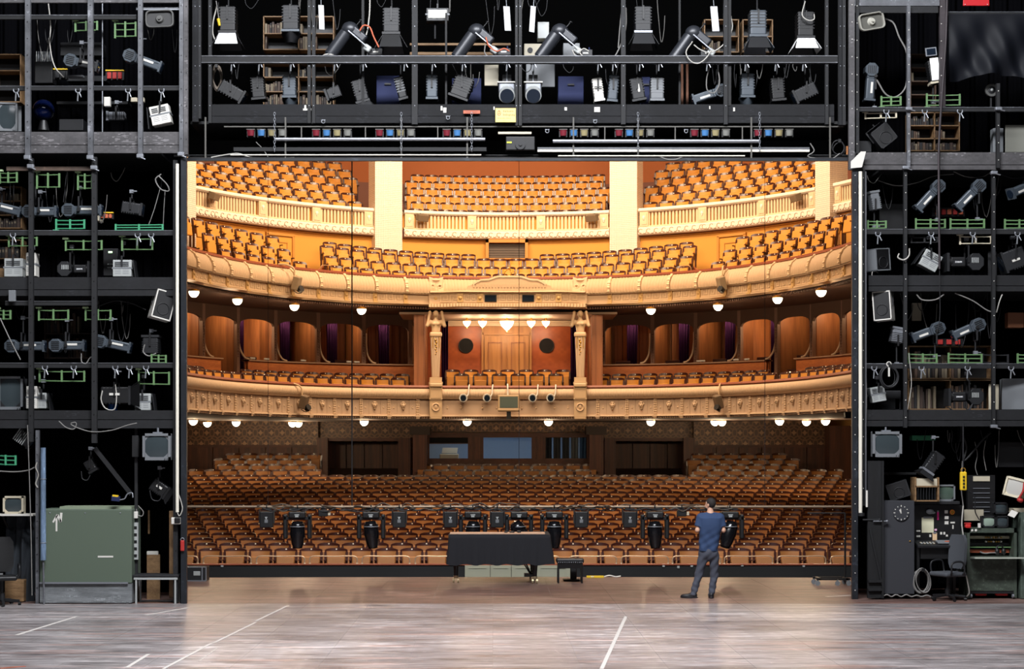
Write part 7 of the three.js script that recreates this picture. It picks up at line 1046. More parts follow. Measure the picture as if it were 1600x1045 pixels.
  { const t = thing('paper_stack', 'stack of loose white papers on top of the pale green cabinet', 'papers', at(1597, 800, d)); for (let i = 0; i < 5; i++) mb().box(0.3, 0.012, 0.22, rr(-0.02, 0.02), 0.006 + i * 0.014, -0.15, 0, rr(-0.2, 0.2), 0).build('sheet', MT.beigePlastic, t); mb().box(0.12, 0.006, 0.2, -0.17, -0.03, 0.02, 0.2, 0.3, 0.9).build('loose_sheet', MT.white, t); }
  { const t = thing('red_phone', 'small red telephone with white card on the green rack', 'telephone', at(1512, 825, d + 0.05)); mb().rbox(0.1, 0.07, 0.1, 0.02, 0, 0.035, 0).build('case', MT.redBright, t); mb().rbox(0.13, 0.03, 0.04, 0.014, 0, 0.085, 0).build('handset', MT.red, t); mb().box(0.05, 0.08, 0.01, 0.2, 0.05, 0.02).build('card', MT.white, t); }
  { const t = thing('patch_bay', 'dark patch bay with rows of pale jacks behind the small monitors', 'patch bay', at(1532, 806, d + 0.6)); mb().box(0.5, 0.75, 0.1, 0, 0.37, 0).build('panel', MT.spotBlack, t); for (let i = 0; i < 6; i++) mb().box(0.3, 0.012, 0.02, 0, 0.08 + i * 0.085, 0.06).build('jack_row', MT.alu, t); mb().box(0.3, 0.09, 0.02, 0.0, 0.68, 0.06).build('label_row', MT.beigePlastic, t); mb().box(0.35, 0.2, 0.04, -0.15, 0.02, 0.09).build('lower_panel', MT.beigePlastic, t); }
  for (const [pts, r, m, lb, dd] of [[[[1380, 931], [1386, 929], [1393, 932], [1400, 929], [1408, 932], [1416, 929], [1424, 932], [1432, 930], [1440, 932], [1448, 930], [1454, 932]], 0.014, MT.cableGrey, 'wavy grey cable lying along the foot of the clock cabinet', -0.05], [[[1505, 790], [1503, 820], [1507, 850], [1505, 880], [1512, 910], [1514, 928], [1510, 932]], 0.014, MT.cableWhite, 'coiled white cable hanging beside the green rack', -0.05], [[[1504, 720], [1502, 760], [1505, 790]], 0.012, MT.cableGrey, 'grey cable behind the yellow pendant control', 0.05], [[[1523, 690], [1527, 710], [1524, 730], [1528, 744]], 0.008, MT.cableGrey, 'thin wire hanging above the patch bay', 0.6], [[[1540, 688], [1537, 710], [1541, 735]], 0.008, MT.cableGrey, 'second thin wire hanging above the patch bay', 0.6], [[[1505, 760], [1522, 775], [1524, 800], [1530, 812]], 0.01, MT.cable, 'black lead running to the small monitors', 0.3], [[[1505, 680], [1510, 700], [1506, 720], [1540, 682], [1548, 676]], 0.02, MT.steelBlack, 'thick black hose bent under the lower deck', 0.5]]) cable(pts, d + dd, r, m, lb);
  { const o = mb().rod(at(1346, 801, d - 0.06), at(1346, 806, d - 0.06), 0.06).rod(at(1348, 812, d - 0.06), at(1373, 812, d - 0.06), 0.018).sph(0.03, wx(1373, d), wy(812, d), -d + 0.06).build('pipe_valve', MT.steelDark); tagIt(o, 'dark valve and lever at the foot of the cream pipe', 'valve'); }
  { const o = mb().rod(at(1354.5, 766, d - 0.08), at(1354.5, 792, d - 0.08), 0.02, 10).build('striped_handle', MT.white); tagIt(o, 'white handle with red stripes on the thin pipe', 'handle'); }
  boxThing('fluorescent_ledge', 'grey ledge carrying the monitor and the cubby shelf', 'ledge', 1426, 783, 1500, 788, d + 0.25, 0.35, MT.steelDark);
}
// ================================================================ lighting bridge over the opening
{
  const d = dG, t = thing('lighting_bridge', 'black steel lighting bridge spanning the proscenium opening', 'bridge', [0, 0, 0], 0);
  for (const [x, w, y0, y1, m, dd] of [[305, 9, -40, 190, MT.beamBlack, -0.1], [312, 4, -40, 185, MT.steelDark, -0.08], [328, 5, -40, 192, MT.steelDark, 0], [483, 5, -40, 192, MT.steelBlack, 0.02], [490, 5, -40, 192, MT.steelDark, 0], [648, 9, -40, 194, MT.steelDark, 0], [807, 4, -40, 196, MT.steelDark, 0], [813, 5, -40, 196, MT.steelBlack, 0], [974, 7, -40, 194, MT.steelDark, 0], [1134, 6, -40, 194, MT.steelDark, 0], [1140, 5, -40, 165, MT.steelBlack, 0.05], [1292, 5, -40, 194, MT.steelDark, 0], [1313, 5, -40, 195, MT.beamBlack, -0.06], [1319, 5, -40, 195, MT.steelDark, -0.1], [567, 4, -40, 165, MT.steelBlack, 0.3], [697, 3, 20, 165, MT.steelBlack, 0.4], [1062, 3, -40, 165, MT.steelBlack, 0.4]]) { rect(t, 'post', m, x - w / 2, y0, x + w / 2, y1, d + dd, 0.08); if (dd <= 0.02) { const b = mb(); for (let y = 10; y < y1 - 6; y += 31) b.cyl(0.009, 0.009, 0.012, 6, wx(x, d + dd), wy(y, d + dd), -d - dd + 0.004, Math.PI / 2); stuff(b.build('bolt_heads', MT.alu, t)); } }
  rect(t, 'rail', MT.steelBlack, 312, 88, 1309, 97, d - 0.02, 0.08); rect(t, 'rail_edge', MT.steelGrey, 312, 86.6, 1309, 88, d - 0.03, 0.1); rect(t, 'rail_edge', MT.steelGrey, 312, 97, 1309, 98, d - 0.03, 0.1);
  let prevx = 328; for (const x of [487, 650, 811, 975, 1134, 1304]) { rect(t, 'kick_board', MT.beamBlack, prevx + 0.7, 163, x - 0.7, 181, d + 0.06, 0.05); rect(t, 'kick_board', MT.beamBlack, prevx + 0.7, 181.6, x - 0.7, 192, d + 0.06, 0.05); prevx = x; }
  const xL = wx(296, d), xR = wx(1326, d), xc = (xL + xR) / 2, W = xR - xL;
  meshOf('deck_board', bx(W, 0.05, 1.6), MT.steelBlack, t).position.set(xc, wy(190, d), -d - 0.9); meshOf('back_panel', bx(W + 1, 5, 0.05), MT.voidBlack, t).position.set(xc, wy(244, d + 2.6) + 2.45, -d - 2.62); mb().ext([[-d - 0.1, wy(245, d + 0.1)], [-d - 2.6, wy(245, d + 2.6)], [-d - 2.6, wy(245, d + 2.6) + 0.04], [-d - 0.1, wy(245, d + 0.1) + 0.04]], W + 0.6, 0, 0, 0, 0, -Math.PI / 2, 0).xf(new THREE.Matrix4().makeTranslation(xR + 0.3, 0, 0).multiply(new THREE.Matrix4().makeScale(1, 1, 1))).build('underside', MT.steelBlack, t);
  rect(t, 'bottom_edge', MT.slate, 291, 246.5, 1328, 251, d - 0.05, 0.08); rect(t, 'bottom_edge', MT.steelBlack, 296, 243, 1326, 246, d + 0.1, 0.08);
  rect(t, 'thin_rail', MT.beigeRail = std(0x4e4c47, 0.6), 350, 196.8, 1318, 198.6, d + 0.05, 0.04);
  for (const [x0, x1, y0, y1, m] of [[365, 760, 230, 236, MT.steelDark], [840, 1265, 230, 233.4, MT.steelGrey], [840, 1265, 233.6, 237, MT.pipeWhite]]) rect(t, 'cable_duct', m, x0, y0, x1, y1, d - 0.02, 0.06);
  for (const x of [321, 446, 627, 730, 896, 997, 1174, 1297]) { rect(t, 'hanger', MT.beigeRail, x - 1.2, 183, x + 1.2, 248, d - 0.04, 0.03); }
  for (const [x0, x1, y, r] of [[430, 758, 217.5, 0.032], [864, 1188, 220.5, 0.034]]) { const o = mb().rod(at(x0, y, d - 0.08), at(x1, y, d - 0.08), r, 12).build('chrome_pipe', MT.chrome); tagIt(o, x0 < 600 ? 'long chrome pipe slung below the bridge before the paired gel holders' : 'long chrome pipe slung below the bridge beside the black winch', 'pipe'); }
  for (const [x0, x1, y] of [[360, 752, 242], [872, 1164, 243.5]]) { const o = mb().rod(at(x0, y, d - 0.06), at(x1, y, d - 0.06), 0.012, 8).build('thin_rod', MT.pipeWhite); tagIt(o, x0 < 600 ? 'thin pale rod along the bridge edge under the dark duct' : 'thin pale rod along the bridge edge under the cream duct', 'rod'); }
  // stirrups of the pipe
  for (const x of [471, 571, 684, 945, 1055, 1160]) rect(t, 'pipe_stirrup', MT.beigeRail, x - 0.9, 198, x + 0.9, 218, d - 0.06, 0.03);
  // chains
  for (const x of [429, 627, 737, 997, 1187]) { const c = thing('hanging_chain', 'short steel chain hanging on the bridge edge', 'chain', at(x, 178, d - 0.12), 0, 'chains on the bridge edge'); for (let i = 0; i < 14; i++) { const g = new THREE.TorusGeometry(0.024, 0.006, 5, 12); g.scale(0.7, 1.25, 1); mb().put(g, 0, -i * 0.05, 0, 0, (i % 2) * Math.PI / 2, 0).build('link', MT.alu, c); } }
  // gel holders
  const gels = [MT.gelRed = std(0x701a28, 0.5), MT.gelBlue = std(0x3f72a6, 0.5), MT.gelStraw = std(0x8f845f, 0.5), MT.gelClear = std(0x777772, 0.5)], gn = ['red', 'blue', 'straw', 'clear'];
  for (const x0 of [385, 487, 586, 691, 873, 960, 1078, 1177]) gels.forEach((m, i) => { const px = x0 + 7 + i * 16.4; const g = thing('gel_holder', `small lamp with ${gn[i]} colour filter in a row under the bridge`, 'filter lamp', at(px, 214, d + 0.02), 0, `${gn[i]} filter lamps under the bridge`); mb().box(0.15, 0.13, 0.1, 0, 0.065, -0.06).build('housing', MT.spotBlack, g); mb().put(new THREE.CylinderGeometry(0.085, 0.07, 0.1, 4, 1), 0, 0.065, 0.0, 0, Math.PI / 4, 0).build('filter', m, g, gn[i] + ' filter'); mb().box(0.15, 0.015, 0.09, 0, 0.135, -0.02).build('top_clip', MT.beigeRail, g); });
  // winch block in the middle
  { const o = thing('bridge_winch', 'black winch block with yellow label under the middle of the bridge', 'winch', at(813, 235, d - 0.02)); mb().rbox(ml(46, d), ml(22, d), 0.24, 0.02, 0, ml(11, d), -0.1).build('case', MT.spotBlack, o); mb().box(0.09, 0.03, 0.01, -0.2, 0.14, 0.025).build('label', std(0xb9c430, 0.5), o); mb().cyl(0.09, 0.09, 0.05, 18, 0.0, 0.1, 0.03, Math.PI / 2).cyl(0.03, 0.03, 0.07, 10, 0, 0.1, 0.04, Math.PI / 2).build('drum', MT.spotDark, o); mb().box(ml(52, d), 0.04, 0.06, -0.1, ml(27, d), 0).build('mount_bar', MT.beigePlastic, o); }
  // yellow sign
  { const tx = canvasTex(512, 336, (c, w, h) => { c.fillStyle = '#e2c877'; c.fillRect(0, 0, w, h); c.strokeStyle = '#c9ab54'; c.lineWidth = 8; c.strokeRect(4, 4, w - 8, h - 8); c.strokeStyle = '#a8452c'; c.lineWidth = 11; c.beginPath(); c.ellipse(92, 120, 42, 60, 0, 0, 7); c.stroke(); c.beginPath(); c.moveTo(70, 170); c.lineTo(82, 85); c.lineTo(92, 60); c.lineTo(104, 85); c.lineTo(116, 170); c.moveTo(74, 130); c.lineTo(112, 130); c.stroke(); c.fillStyle = '#4b4326'; c.font = 'bold 66px serif'; c.fillText('Bühnen-', 190, 96); c.fillText('belegung', 190, 182); c.font = 'bold 36px sans-serif'; c.fillText('Niemanden Stehen', 52, 256); c.font = '24px sans-serif'; c.fillText('lassen !!!', 186, 304); });
    const o = thing('yellow_sign', 'yellow sign with dark lettering and red emblem on the bridge kick board', 'sign', at(790, 191, d - 0.05)); const w = ml(32, d), h = ml(22, d); mb().box(w, h, 0.012, 0, h / 2, 0).build('plate', MT.yellowPlate = std(0xd9bf6c, 0.5), o); meshOf('lettering', new THREE.PlaneGeometry(w, h), std(0xffffff, 0.5, 0, { map: tx }), o, 'printed lettering and red emblem').position.set(0, h / 2, 0.0075); }
  { const o = thing('brown_sign', 'narrow reddish brown label on the bridge kick board', 'sign', at(737, 177.5, d + 0.0)); mb().box(ml(26, d), ml(5, d), 0.012, 0, ml(2.5, d), 0).build('plate', MT.redOrange, o); mb().box(ml(20, d), 0.006, 0.002, 0, ml(3, d), 0.008).box(ml(17, d), 0.006, 0.002, 0, ml(1.8, d), 0.008).build('lettering', MT.railWood, o); }
  for (const [x, y, w, h] of [[480, 171, 13, 3], [477, 167, 3, 6], [690, 169, 3, 7], [695, 172, 5, 8], [884, 170, 4, 5], [933, 171, 9, 8], [1109, 168, 2, 5], [1147, 171, 3, 6], [772, 169, 2, 5]]) { const o = boxThing('tape_label', 'small white tape label stuck on the bridge kick board', 'label', x - w / 2, y - h / 2, x + w / 2, y + h / 2, d + 0.05, 0.004, MT.white, { group: 'white tape labels on the bridge', part: 'tape' }); }
}
{
  const d = dG + 0.45, up = (y, py = 0) => ml(y - py, d);
  // upper row, lamps hanging nose down
  const dn = (x, y, lab, o = {}) => boxLantern(x, y, d, -90, { label: lab + ' above the bridge rail', up: o.up || 0.6, len: 0.46, w: 0.3, h: 0.3, flap: 1, flapLen: 0.26, ...o });
  dn(357, 32, 'black barn-door spotlight with one white flap near the yellow plug', { mat: MT.spotBlack, sideFlap: MT.flapWhite = std(0xcfd0d2, 0.5), flapMat: MT.spotDark }); dn(455, 30, 'grey riveted spotlight with a short snoot before the folder shelf', { mat: MT.spotDark, flap: 0, snoot: 1, frame: MT.spotGrey }); dn(612, 34, 'tall black riveted spotlight with wide dark flaps', { mat: MT.spotDark, flapLen: 0.3, sideFlap: MT.steelBlack }); dn(1004, 32, 'tall dark spotlight with pale front bar and dark flaps', { mat: MT.spotDark, frame: MT.alu, flapLen: 0.26 }); dn(1183, 38, 'grey riveted spotlight with dark hanging flap before the second folder shelf', { mat: MT.spotGrey, fin: MT.spotDark, flapLen: 0.26, sideFlap: MT.spotDark }); dn(1257, 40, 'black spotlight with one large bright white flap', { mat: MT.spotBlack, flapLen: 0.24, sideFlap: std(0xf2f2f0, 0.5), flapMat: std(0xe2e2e0, 0.5) });
  { const t = floodLight(684, 25, d + 0.2, { label: 'wide black floodlight with bright tube panel above the bridge rail', up: 0.4, w: 0.42, h: 0.25, flap: 0, mat: MT.spotBlack }); mb().box(0.34, 0.15, 0.02, 0, 0, 0.14).build('tube_panel', std(0xd8d8cc, 0.3), t); mb().rod([-0.05, -0.1, 0], [-0.05, -0.42, 0], 0.02).build('tail_rod', MT.steelDark, t); }
  ['over the first kick board', 'between the tall riveted spotlight and the sign', 'beside the beige console', 'trailing long white cables'].forEach((w, i) => elbowSpot([545, 743, 873, 1082][i], [52, 55, 55, 58][i], d - 0.1, { label: 'dark elbow-shaped profile spotlight ' + w }));
  for (const [x, y0, y1, w, r] of [[503, 8, 46, 9, 2], [794, 10, 48, 11, 4], [831, 9, 50, 9, -4], [1119, 10, 49, 13, 6]]) { const t = boxThing('reflector_plate', 'white reflector plate hanging at the top of the bridge', 'plate', x - w / 2, y0, x + w / 2, y1, d - 0.1, 0.012, MT.flapWhite, { roll: r, yaw: 25, group: 'white reflector plates on the bridge', part: 'plate' }); mb().rod([0, ml(y1 - y0, d), 0], [0, ml(y1 - y0, d) + 0.3, 0], 0.008).build('wire', MT.alu, t); }
  for (const [x, y] of [[586, 84], [786, 84], [914, 86], [1105, 86]]) { const t = boxThing('ballast_box', 'small dark ballast box with a label on the bridge rail', 'box', x - 10, y - 9, x + 12, y + 2, d - 0.05, 0.2, MT.spotDark, { group: 'ballast boxes on the bridge rail' }); mb().box(0.1, 0.025, 0.004, 0, 0.06, 0.003).build('label', MT.white, t); mb().cyl(0.015, 0.015, 0.06, 8, 0.07, 0.15, -0.08).build('plug', MT.navy, t); }
  // lower row
  const low = (x, y, a, lab, o = {}) => boxLantern(x, y, d, a, { label: lab + ' below the bridge rail', up: ml(y - 98, d), len: 0.4, w: 0.26, h: 0.24, mat: MT.spotDark, ...o });
  low(362, 144, -30, 'black tilted spotlight with white cable', { len: 0.46, mat: MT.spotBlack, fin: MT.spotDark }); low(404, 138, -85, 'dark upright spotlight with pale strap beside the shelf', { mat: MT.spotBlack }); low(453, 136, -90, 'grey upright spotlight with silver tail before the shelf', { mat: MT.spotGrey, snoot: 1, len: 0.38 }); low(522, 146, 200, 'small spotlight showing a round blue lens', { len: 0.26, w: 0.2, h: 0.2 }); low(563, 143, -75, 'dark grey spotlight facing down beside the blue case', { mat: MT.spotDark, flap: 1, flapLen: 0.12 }); low(626, 138, -75, 'slim dark spotlight beside the blue case', { w: 0.2, h: 0.16, fin: MT.greyPlastic }); low(675, 136, -90, 'grey square spotlight with side wires', { mat: MT.spotGrey, w: 0.2, h: 0.2, len: 0.42 }); low(722, 138, -110, 'wide black spotlight with diagonal grey panel', { w: 0.36, h: 0.34, mat: MT.spotBlack, fin: MT.spotDark }); low(958, 138, -95, 'dark grey narrow spotlight beside the white labelled one', { mat: MT.spotGrey, w: 0.2, h: 0.18, len: 0.46 }); low(995, 140, -80, 'dark spotlight with a white tag', { tag: 1, mat: MT.spotDark }); low(1026, 140, -90, 'glassy dark spotlight before the navy case', { mat: MT.greyPlastic }); low(1167, 134, -90, 'grey upright spotlight with white cable bars', { mat: MT.spotGrey, w: 0.26, len: 0.42, snoot: 1 }); low(1214, 140, -85, 'black spotlight with a pale yoke', { mat: MT.spotBlack }); low(1258, 146, 205, 'dark grey spotlight tilted sideways at the end', { mat: MT.spotDark, len: 0.42 });
  { const t = low(934, 140, -82, 'white labelled spotlight', { mat: MT.white, fin: MT.white, w: 0.2, h: 0.18 }); mb().box(0.14, 0.02, 0.01, 0, 0.02, 0.14).build('black_print', MT.spotBlack, t); }
  profileSpot(1116, 146, d, 198, { up: ml(48, d), label: 'grey profile spotlight aimed sideways below the bridge rail', k: 0.95, len: 0.4 });
  for (const [x, lb] of [[792, 'silver round-nosed projector beside the yellow sign'], [833, 'silver round-nosed projector under the pale papers']]) { const t = thing('drum_projector', lb + ' below the bridge rail', 'projector', at(x, 146, d - 0.1)); mb().rbox(0.3, 0.2, 0.34, 0.03, 0, 0.09, -0.1).build('body', MT.alu, t); mb().cyl(0.145, 0.145, 0.3, 22, 0, -0.04, 0.12, Math.PI / 2 + 0.35).build('drum', MT.floodGrey, t); mb().cyl(0.125, 0.125, 0.02, 22, 0, -0.1, 0.268, Math.PI / 2 + 0.35).build('lens', MT.lens, t); mb().box(0.34, 0.02, 0.3, 0, 0.19, -0.05).build('tray', MT.white, t); mb().rod([0, 0.2, 0], [0, ml(48, d), 0], 0.02).box(0.1, 0.06, 0.1, 0, ml(48, d), 0).build('stem', MT.alu, t); mb().box(0.16, 0.14, 0.14, 0, 0.27, -0.06).build('cap', MT.spotDark, t); }
  shelfUnit(412, 25, 521, 78, dG + 1.2, 2, 2, { label: 'light wooden folder shelf at the top of the bridge beside the snooted spotlight', group: 'folders on the upper bridge shelf', item: 'dark folder on the upper wooden shelf of the bridge' }); shelfUnit(412, 97, 521, 165, dG + 1.2, 2, 3, { label: 'light wooden folder shelf below the bridge rail', group: 'folders on the lower bridge shelf', item: 'dark folder on the lower wooden shelf of the bridge' }); shelfUnit(1101, 30, 1154, 82, dG + 1.2, 1, 2, { label: 'wooden folder shelf behind the hanging white plate', group: 'folders behind the white plate', item: 'leaning folder on the shelf behind the white plate', fill: 0.8 }); shelfUnit(1161, 30, 1207, 82, dG + 1.2, 1, 2, { label: 'wooden folder shelf behind the grey riveted spotlight', group: 'folders behind the riveted spotlight', item: 'folder on the shelf behind the grey riveted spotlight', fill: 0.8 });
  for (const [x0, y0, x1, y1, m, lb, cat] of [[588, 118, 624, 165, MT.navy, 'blue case standing behind the slim spotlight', 'case'], [706, 122, 752, 165, MT.navy, 'blue case standing behind the wide black spotlight', 'case'], [872, 119, 912, 166, MT.navy, 'dark blue case standing alone behind the bridge kick board', 'case'], [1002, 120, 1016, 166, MT.navy, 'narrow blue case behind the tagged spotlight', 'case'], [757, 101, 779, 134, MT.beigePlastic, 'pale panel beside the yellow sign projector', 'panel'], [822, 100, 867, 136, MT.greyPlastic, 'grey paper-covered panel behind the silver projectors', 'panel'], [819, 68, 851, 87, MT.beigePlastic, 'beige console box with a round dial on the bridge rail', 'console'], [840, 34, 858, 60, MT.floodGrey, 'pale grey box hanging above the beige console', 'box'], [880, 67, 906, 90, MT.greyPlastic, 'grey box behind the third elbow spotlight', 'box'], [640, 67, 798, 71, MT.shelfWood, 'long wooden plank behind the second elbow spotlight', 'plank'], [640, 81, 798, 86, MT.shelfWood, 'lower wooden plank behind the second elbow spotlight', 'plank'], [1064, 98, 1068, 165, MT.rust2 = std(0x6b4026, 0.6), 'rusty upright bar behind the sideways profile spotlight', 'bar'], [1072, 98, 1076, 165, MT.rust2, 'second rusty upright bar behind the sideways profile spotlight', 'bar']]) { const t = boxThing(cat === 'case' ? 'storage_case' : cat === 'box' ? 'equipment_box' : cat === 'panel' ? 'backing_sheet' : 'bridge_' + cat, lb, cat, x0, y0, x1, y1, dG + 1.0, cat === 'plank' || cat === 'bar' || cat === 'panel' ? 0.04 : 0.3, m); if (cat === 'console') { mb().cyl(0.05, 0.05, 0.02, 14, -0.08, 0.1, 0.01, Math.PI / 2).build('dial', MT.spotDark, t); } if (cat === 'case') mb().box(0.12, 0.03, 0.03, 0, 0.4, 0.015).build('handle', MT.spotBlack, t); }
  { const t = thing('yellow_plug', 'small yellow cable plug hanging beside the first barn-door spotlight', 'plug', at(342, 40, d - 0.2)); mb().cyl(0.022, 0.03, 0.13, 10, 0, 0.06, 0, 0, 0, 0.2).build('plug', MT.yellow, t); mb().rod([0, 0.12, 0], [-0.05, 0.45, 0], 0.01).build('cord', MT.cableGrey, t); }
  for (const [pts, r, m, lb, dd] of [[[[339, 10], [333, 35], [333, 55], [340, 66], [352, 62]], 0.014, MT.cableWhite, 'white cable bow beside the first barn-door spotlight', 0.3], [[[578, -5], [577, 25], [572, 55], [566, 64]], 0.014, MT.cableWhite, 'white cable falling to the first elbow spotlight', 0.3], [[[562, 48], [568, 40], [577, 42], [584, 58], [592, 74]], 0.016, MT.redOrange, 'orange-red cable bow over the first ballast box', 0.2], [[[759, 58], [764, 72], [776, 80], [788, 76], [796, 80]], 0.014, MT.redOrange, 'orange-red cable beside the second elbow spotlight', 0.2], [[[758, 70], [758, 84], [768, 90], [780, 88]], 0.012, MT.cableGrey, 'grey cable bow under the second elbow spotlight', 0.1], [[[894, 78], [900, 88], [912, 90], [906, 82], [912, 76], [920, 80]], 0.012, MT.cableWhite, 'white cable bow beside the third elbow spotlight', 0.2], [[[978, 12], [978, 40], [970, 70], [960, 90]], 0.014, MT.cableGrey, 'long grey cable slanting past the middle post', 0.1], [[[971, 20], [968, 50], [966, 75]], 0.012, MT.cableGrey, 'second grey cable beside the middle post', 0.12], [[[1082, 65], [1072, 82], [1080, 96], [1091, 99], [1102, 92], [1112, 78]], 0.012, MT.cableWhite, 'long white cable loop of the last elbow spotlight', -0.1], [[[1142, 25], [1144, 45], [1130, 70], [1110, 82], [1095, 78], [1084, 70]], 0.012, MT.cableWhite, 'long white cable from the post to the last elbow spotlight', 0.1], [[[1110, 100], [1104, 125], [1106, 142], [1116, 145], [1124, 130], [1122, 108]], 0.012, MT.cableGrey, 'grey cable loop round the sideways profile spotlight', 0.2], [[[1258, 2], [1254, 25], [1264, 32], [1272, 30], [1272, 22]], 0.012, MT.cableWhite, 'white cable bow on the white-flapped spotlight', 0.2], [[[400, 222], [410, 232], [420, 247]], 0.008, MT.cableGrey, 'thin stay wire under the first gel lamps', 0], [[[1266, 224], [1272, 236], [1262, 244], [1280, 248], [1300, 248], [1312, 240]], 0.012, MT.cableGrey, 'tangled grey cable at the end of the cream duct', 0], [[[330, 246], [352, 242], [372, 240], [392, 246], [420, 247], [460, 246]], 0.012, MT.cableWhite, 'pale cable lying along the bridge bottom edge', 0], [[[1030, 244], [1042, 249], [1056, 249], [1068, 244]], 0.012, MT.cableGrey, 'grey cable sagging at the bridge bottom edge', -0.05]]) cable(pts, dG + dd, r, m, lb);
  coil(339, 122, d - 0.05, 0.08, 0.22, 6, std(0x5c5248, 0.8), 'coil of brown rope hanging at the end of the bridge'); coil(1311, 232, dG + 0.1, 0.11, 0.14, 3, MT.cable, 'coil of thin black cable under the end of the bridge'); 
}
// ================================================================ suspended pipe with moving lights over the pit
{
  const d = 35.6, y = wy(791.5, d), pipe = thing('lighting_pipe', 'horizontal pipe strung with cables across the opening before the stalls', 'pipe', [0, 0, 0]);
  const x0 = wx(262, d), x1 = wx(1352, d); mb().rod([x0, y, -d], [x1, y, -d], 0.026, 10).build('tube', MT.pipeBrown = std(0x8a7a68, 0.4, 0.4), pipe);
  for (const [px, r] of [[550, 0.014], [811, 0.006], [419, 0.005], [1195, 0.006]]) mb().rod([wx(px, d), y, -d], [wx(px, d), 18, -d], r, 5).build('suspension_wire', MT.cable, pipe);
  for (let k = 0; k < 4; k++) { const pts = []; for (let px = k === 3 ? 402 : 410 + k * 7; px <= 1150; px += 13) pts.push([wx(px, d), y + rr(-0.07, 0.05) + (k === 3 ? 0.03 : -0.03), -d + rr(-0.06, 0.07)]); stuff(mb().tube(pts, 0.013, pts.length * 4, 5).build('cable_run', k % 2 ? MT.cableBrown = std(0x4b4238, 0.6) : MT.cable, pipe)); }
  const clampAt = (t, w = 0.1) => mb().torus(0.036, 0.014, 0, 0, 0, 0, Math.PI / 2, 0, 14, 5).box(w, 0.04, 0.05, 0, -0.05, 0).build('pipe_clamp', MT.spotDark, t);
  for (const px of [417, 624, 704, 777, 908, 984]) { const t = thing('led_wash_light', 'black square wash light hung under the cabled pipe', 'stage light', [wx(px, d), y, -d], 0, 'black square wash lights on the pipe'); clampAt(t, 0.2); mb().rbox(0.28, 0.34, 0.22, 0.02, 0, -0.27, 0).build('housing', MT.spotBlack, t); mb().box(0.02, 0.3, 0.14, -0.15, -0.2, 0).box(0.02, 0.3, 0.14, 0.15, -0.2, 0).build('yoke', MT.spotDark, t); mb().ext([[-0.03, 0.03], [0.03, 0.03], [0.0, -0.03]], 0.004, 0, -0.24, 0.111).build('emblem', MT.floodGrey, t); mb().box(0.07, 0.07, 0.004, 0, -0.3, 0.112).build('rating_plate', MT.greyPlastic, t); }
  for (const [px, a] of [[465, 0], [580, 0.1], [739, -0.1], [811, 0.5], [866, 0], [1023, 0.05], [1140, -0.3]]) { const t = thing('moving_head_light', px === 1140 ? 'black moving head light hung behind the standing person' : a === 0.5 ? 'black moving head light tilted sideways above the piano' : 'black moving head light with drooping head under the cabled pipe', 'stage light', [wx(px, d), y, -d], 0, px === 1140 || a === 0.5 ? undefined : 'drooping moving head lights'); clampAt(t, 0.34); mb().rbox(0.36, 0.14, 0.3, 0.03, 0, -0.17, 0).build('base', MT.spotBlack, t); mb().box(0.1, 0.02, 0.004, 0.0, -0.165, 0.152).box(0.07, 0.035, 0.004, 0.0, -0.2, 0.152).build('display', MT.floodGrey, t); for (const s of [-1, 1]) mb().rbox(0.09, 0.52, 0.18, 0.03, s * 0.255, -0.42, 0).build('yoke_arm', MT.spotBlack, t); mb().box(0.54, 0.06, 0.18, 0, -0.24, 0).build('yoke_bridge', MT.spotBlack, t);
    { const g = new THREE.LatheGeometry([[0.001, 0.2], [0.11, 0.19], [0.15, 0.1], [0.16, -0.08], [0.13, -0.28], [0.1, -0.36], [0.1, -0.38], [0.001, -0.38]].map((p) => new THREE.Vector2(...p)), 18); mb().put(g, 0, -0.5, 0, a * 0.6, 0, a).build('head', MT.headGloss = MT.headGloss || std(0x101013, 0.22), t); mb().torus(0.15, 0.012, 0, -0.42, 0.02, Math.PI / 2, 0, a).build('head_ring', MT.alu, t); } }
  for (const px of [505, 1065]) { const t = thing('data_splitter', 'small black junction box with tag hung under the pipe', 'box', [wx(px, d), y, -d], 0, 'junction boxes on the pipe'); clampAt(t); mb().rbox(0.2, 0.13, 0.1, 0.015, 0, -0.14, 0).build('box', MT.spotBlack, t); mb().box(0.05, 0.08, 0.01, 0.13, -0.14, 0.03).build('tag', MT.beigePlastic, t); }
  for (const [px, py] of [[347, 884], [1037, 884], [1060, 886], [1081, 884], [1160, 883], [1256, 884]]) { const t = boxThing('pit_socket', 'tiny pale socket plate on the black pit wall', 'socket', px - 2, py - 2, px + 2, py + 2, 37.97, 0.02, MT.floodGrey, { group: 'socket plates on the pit wall', part: 'plate' }); }
}
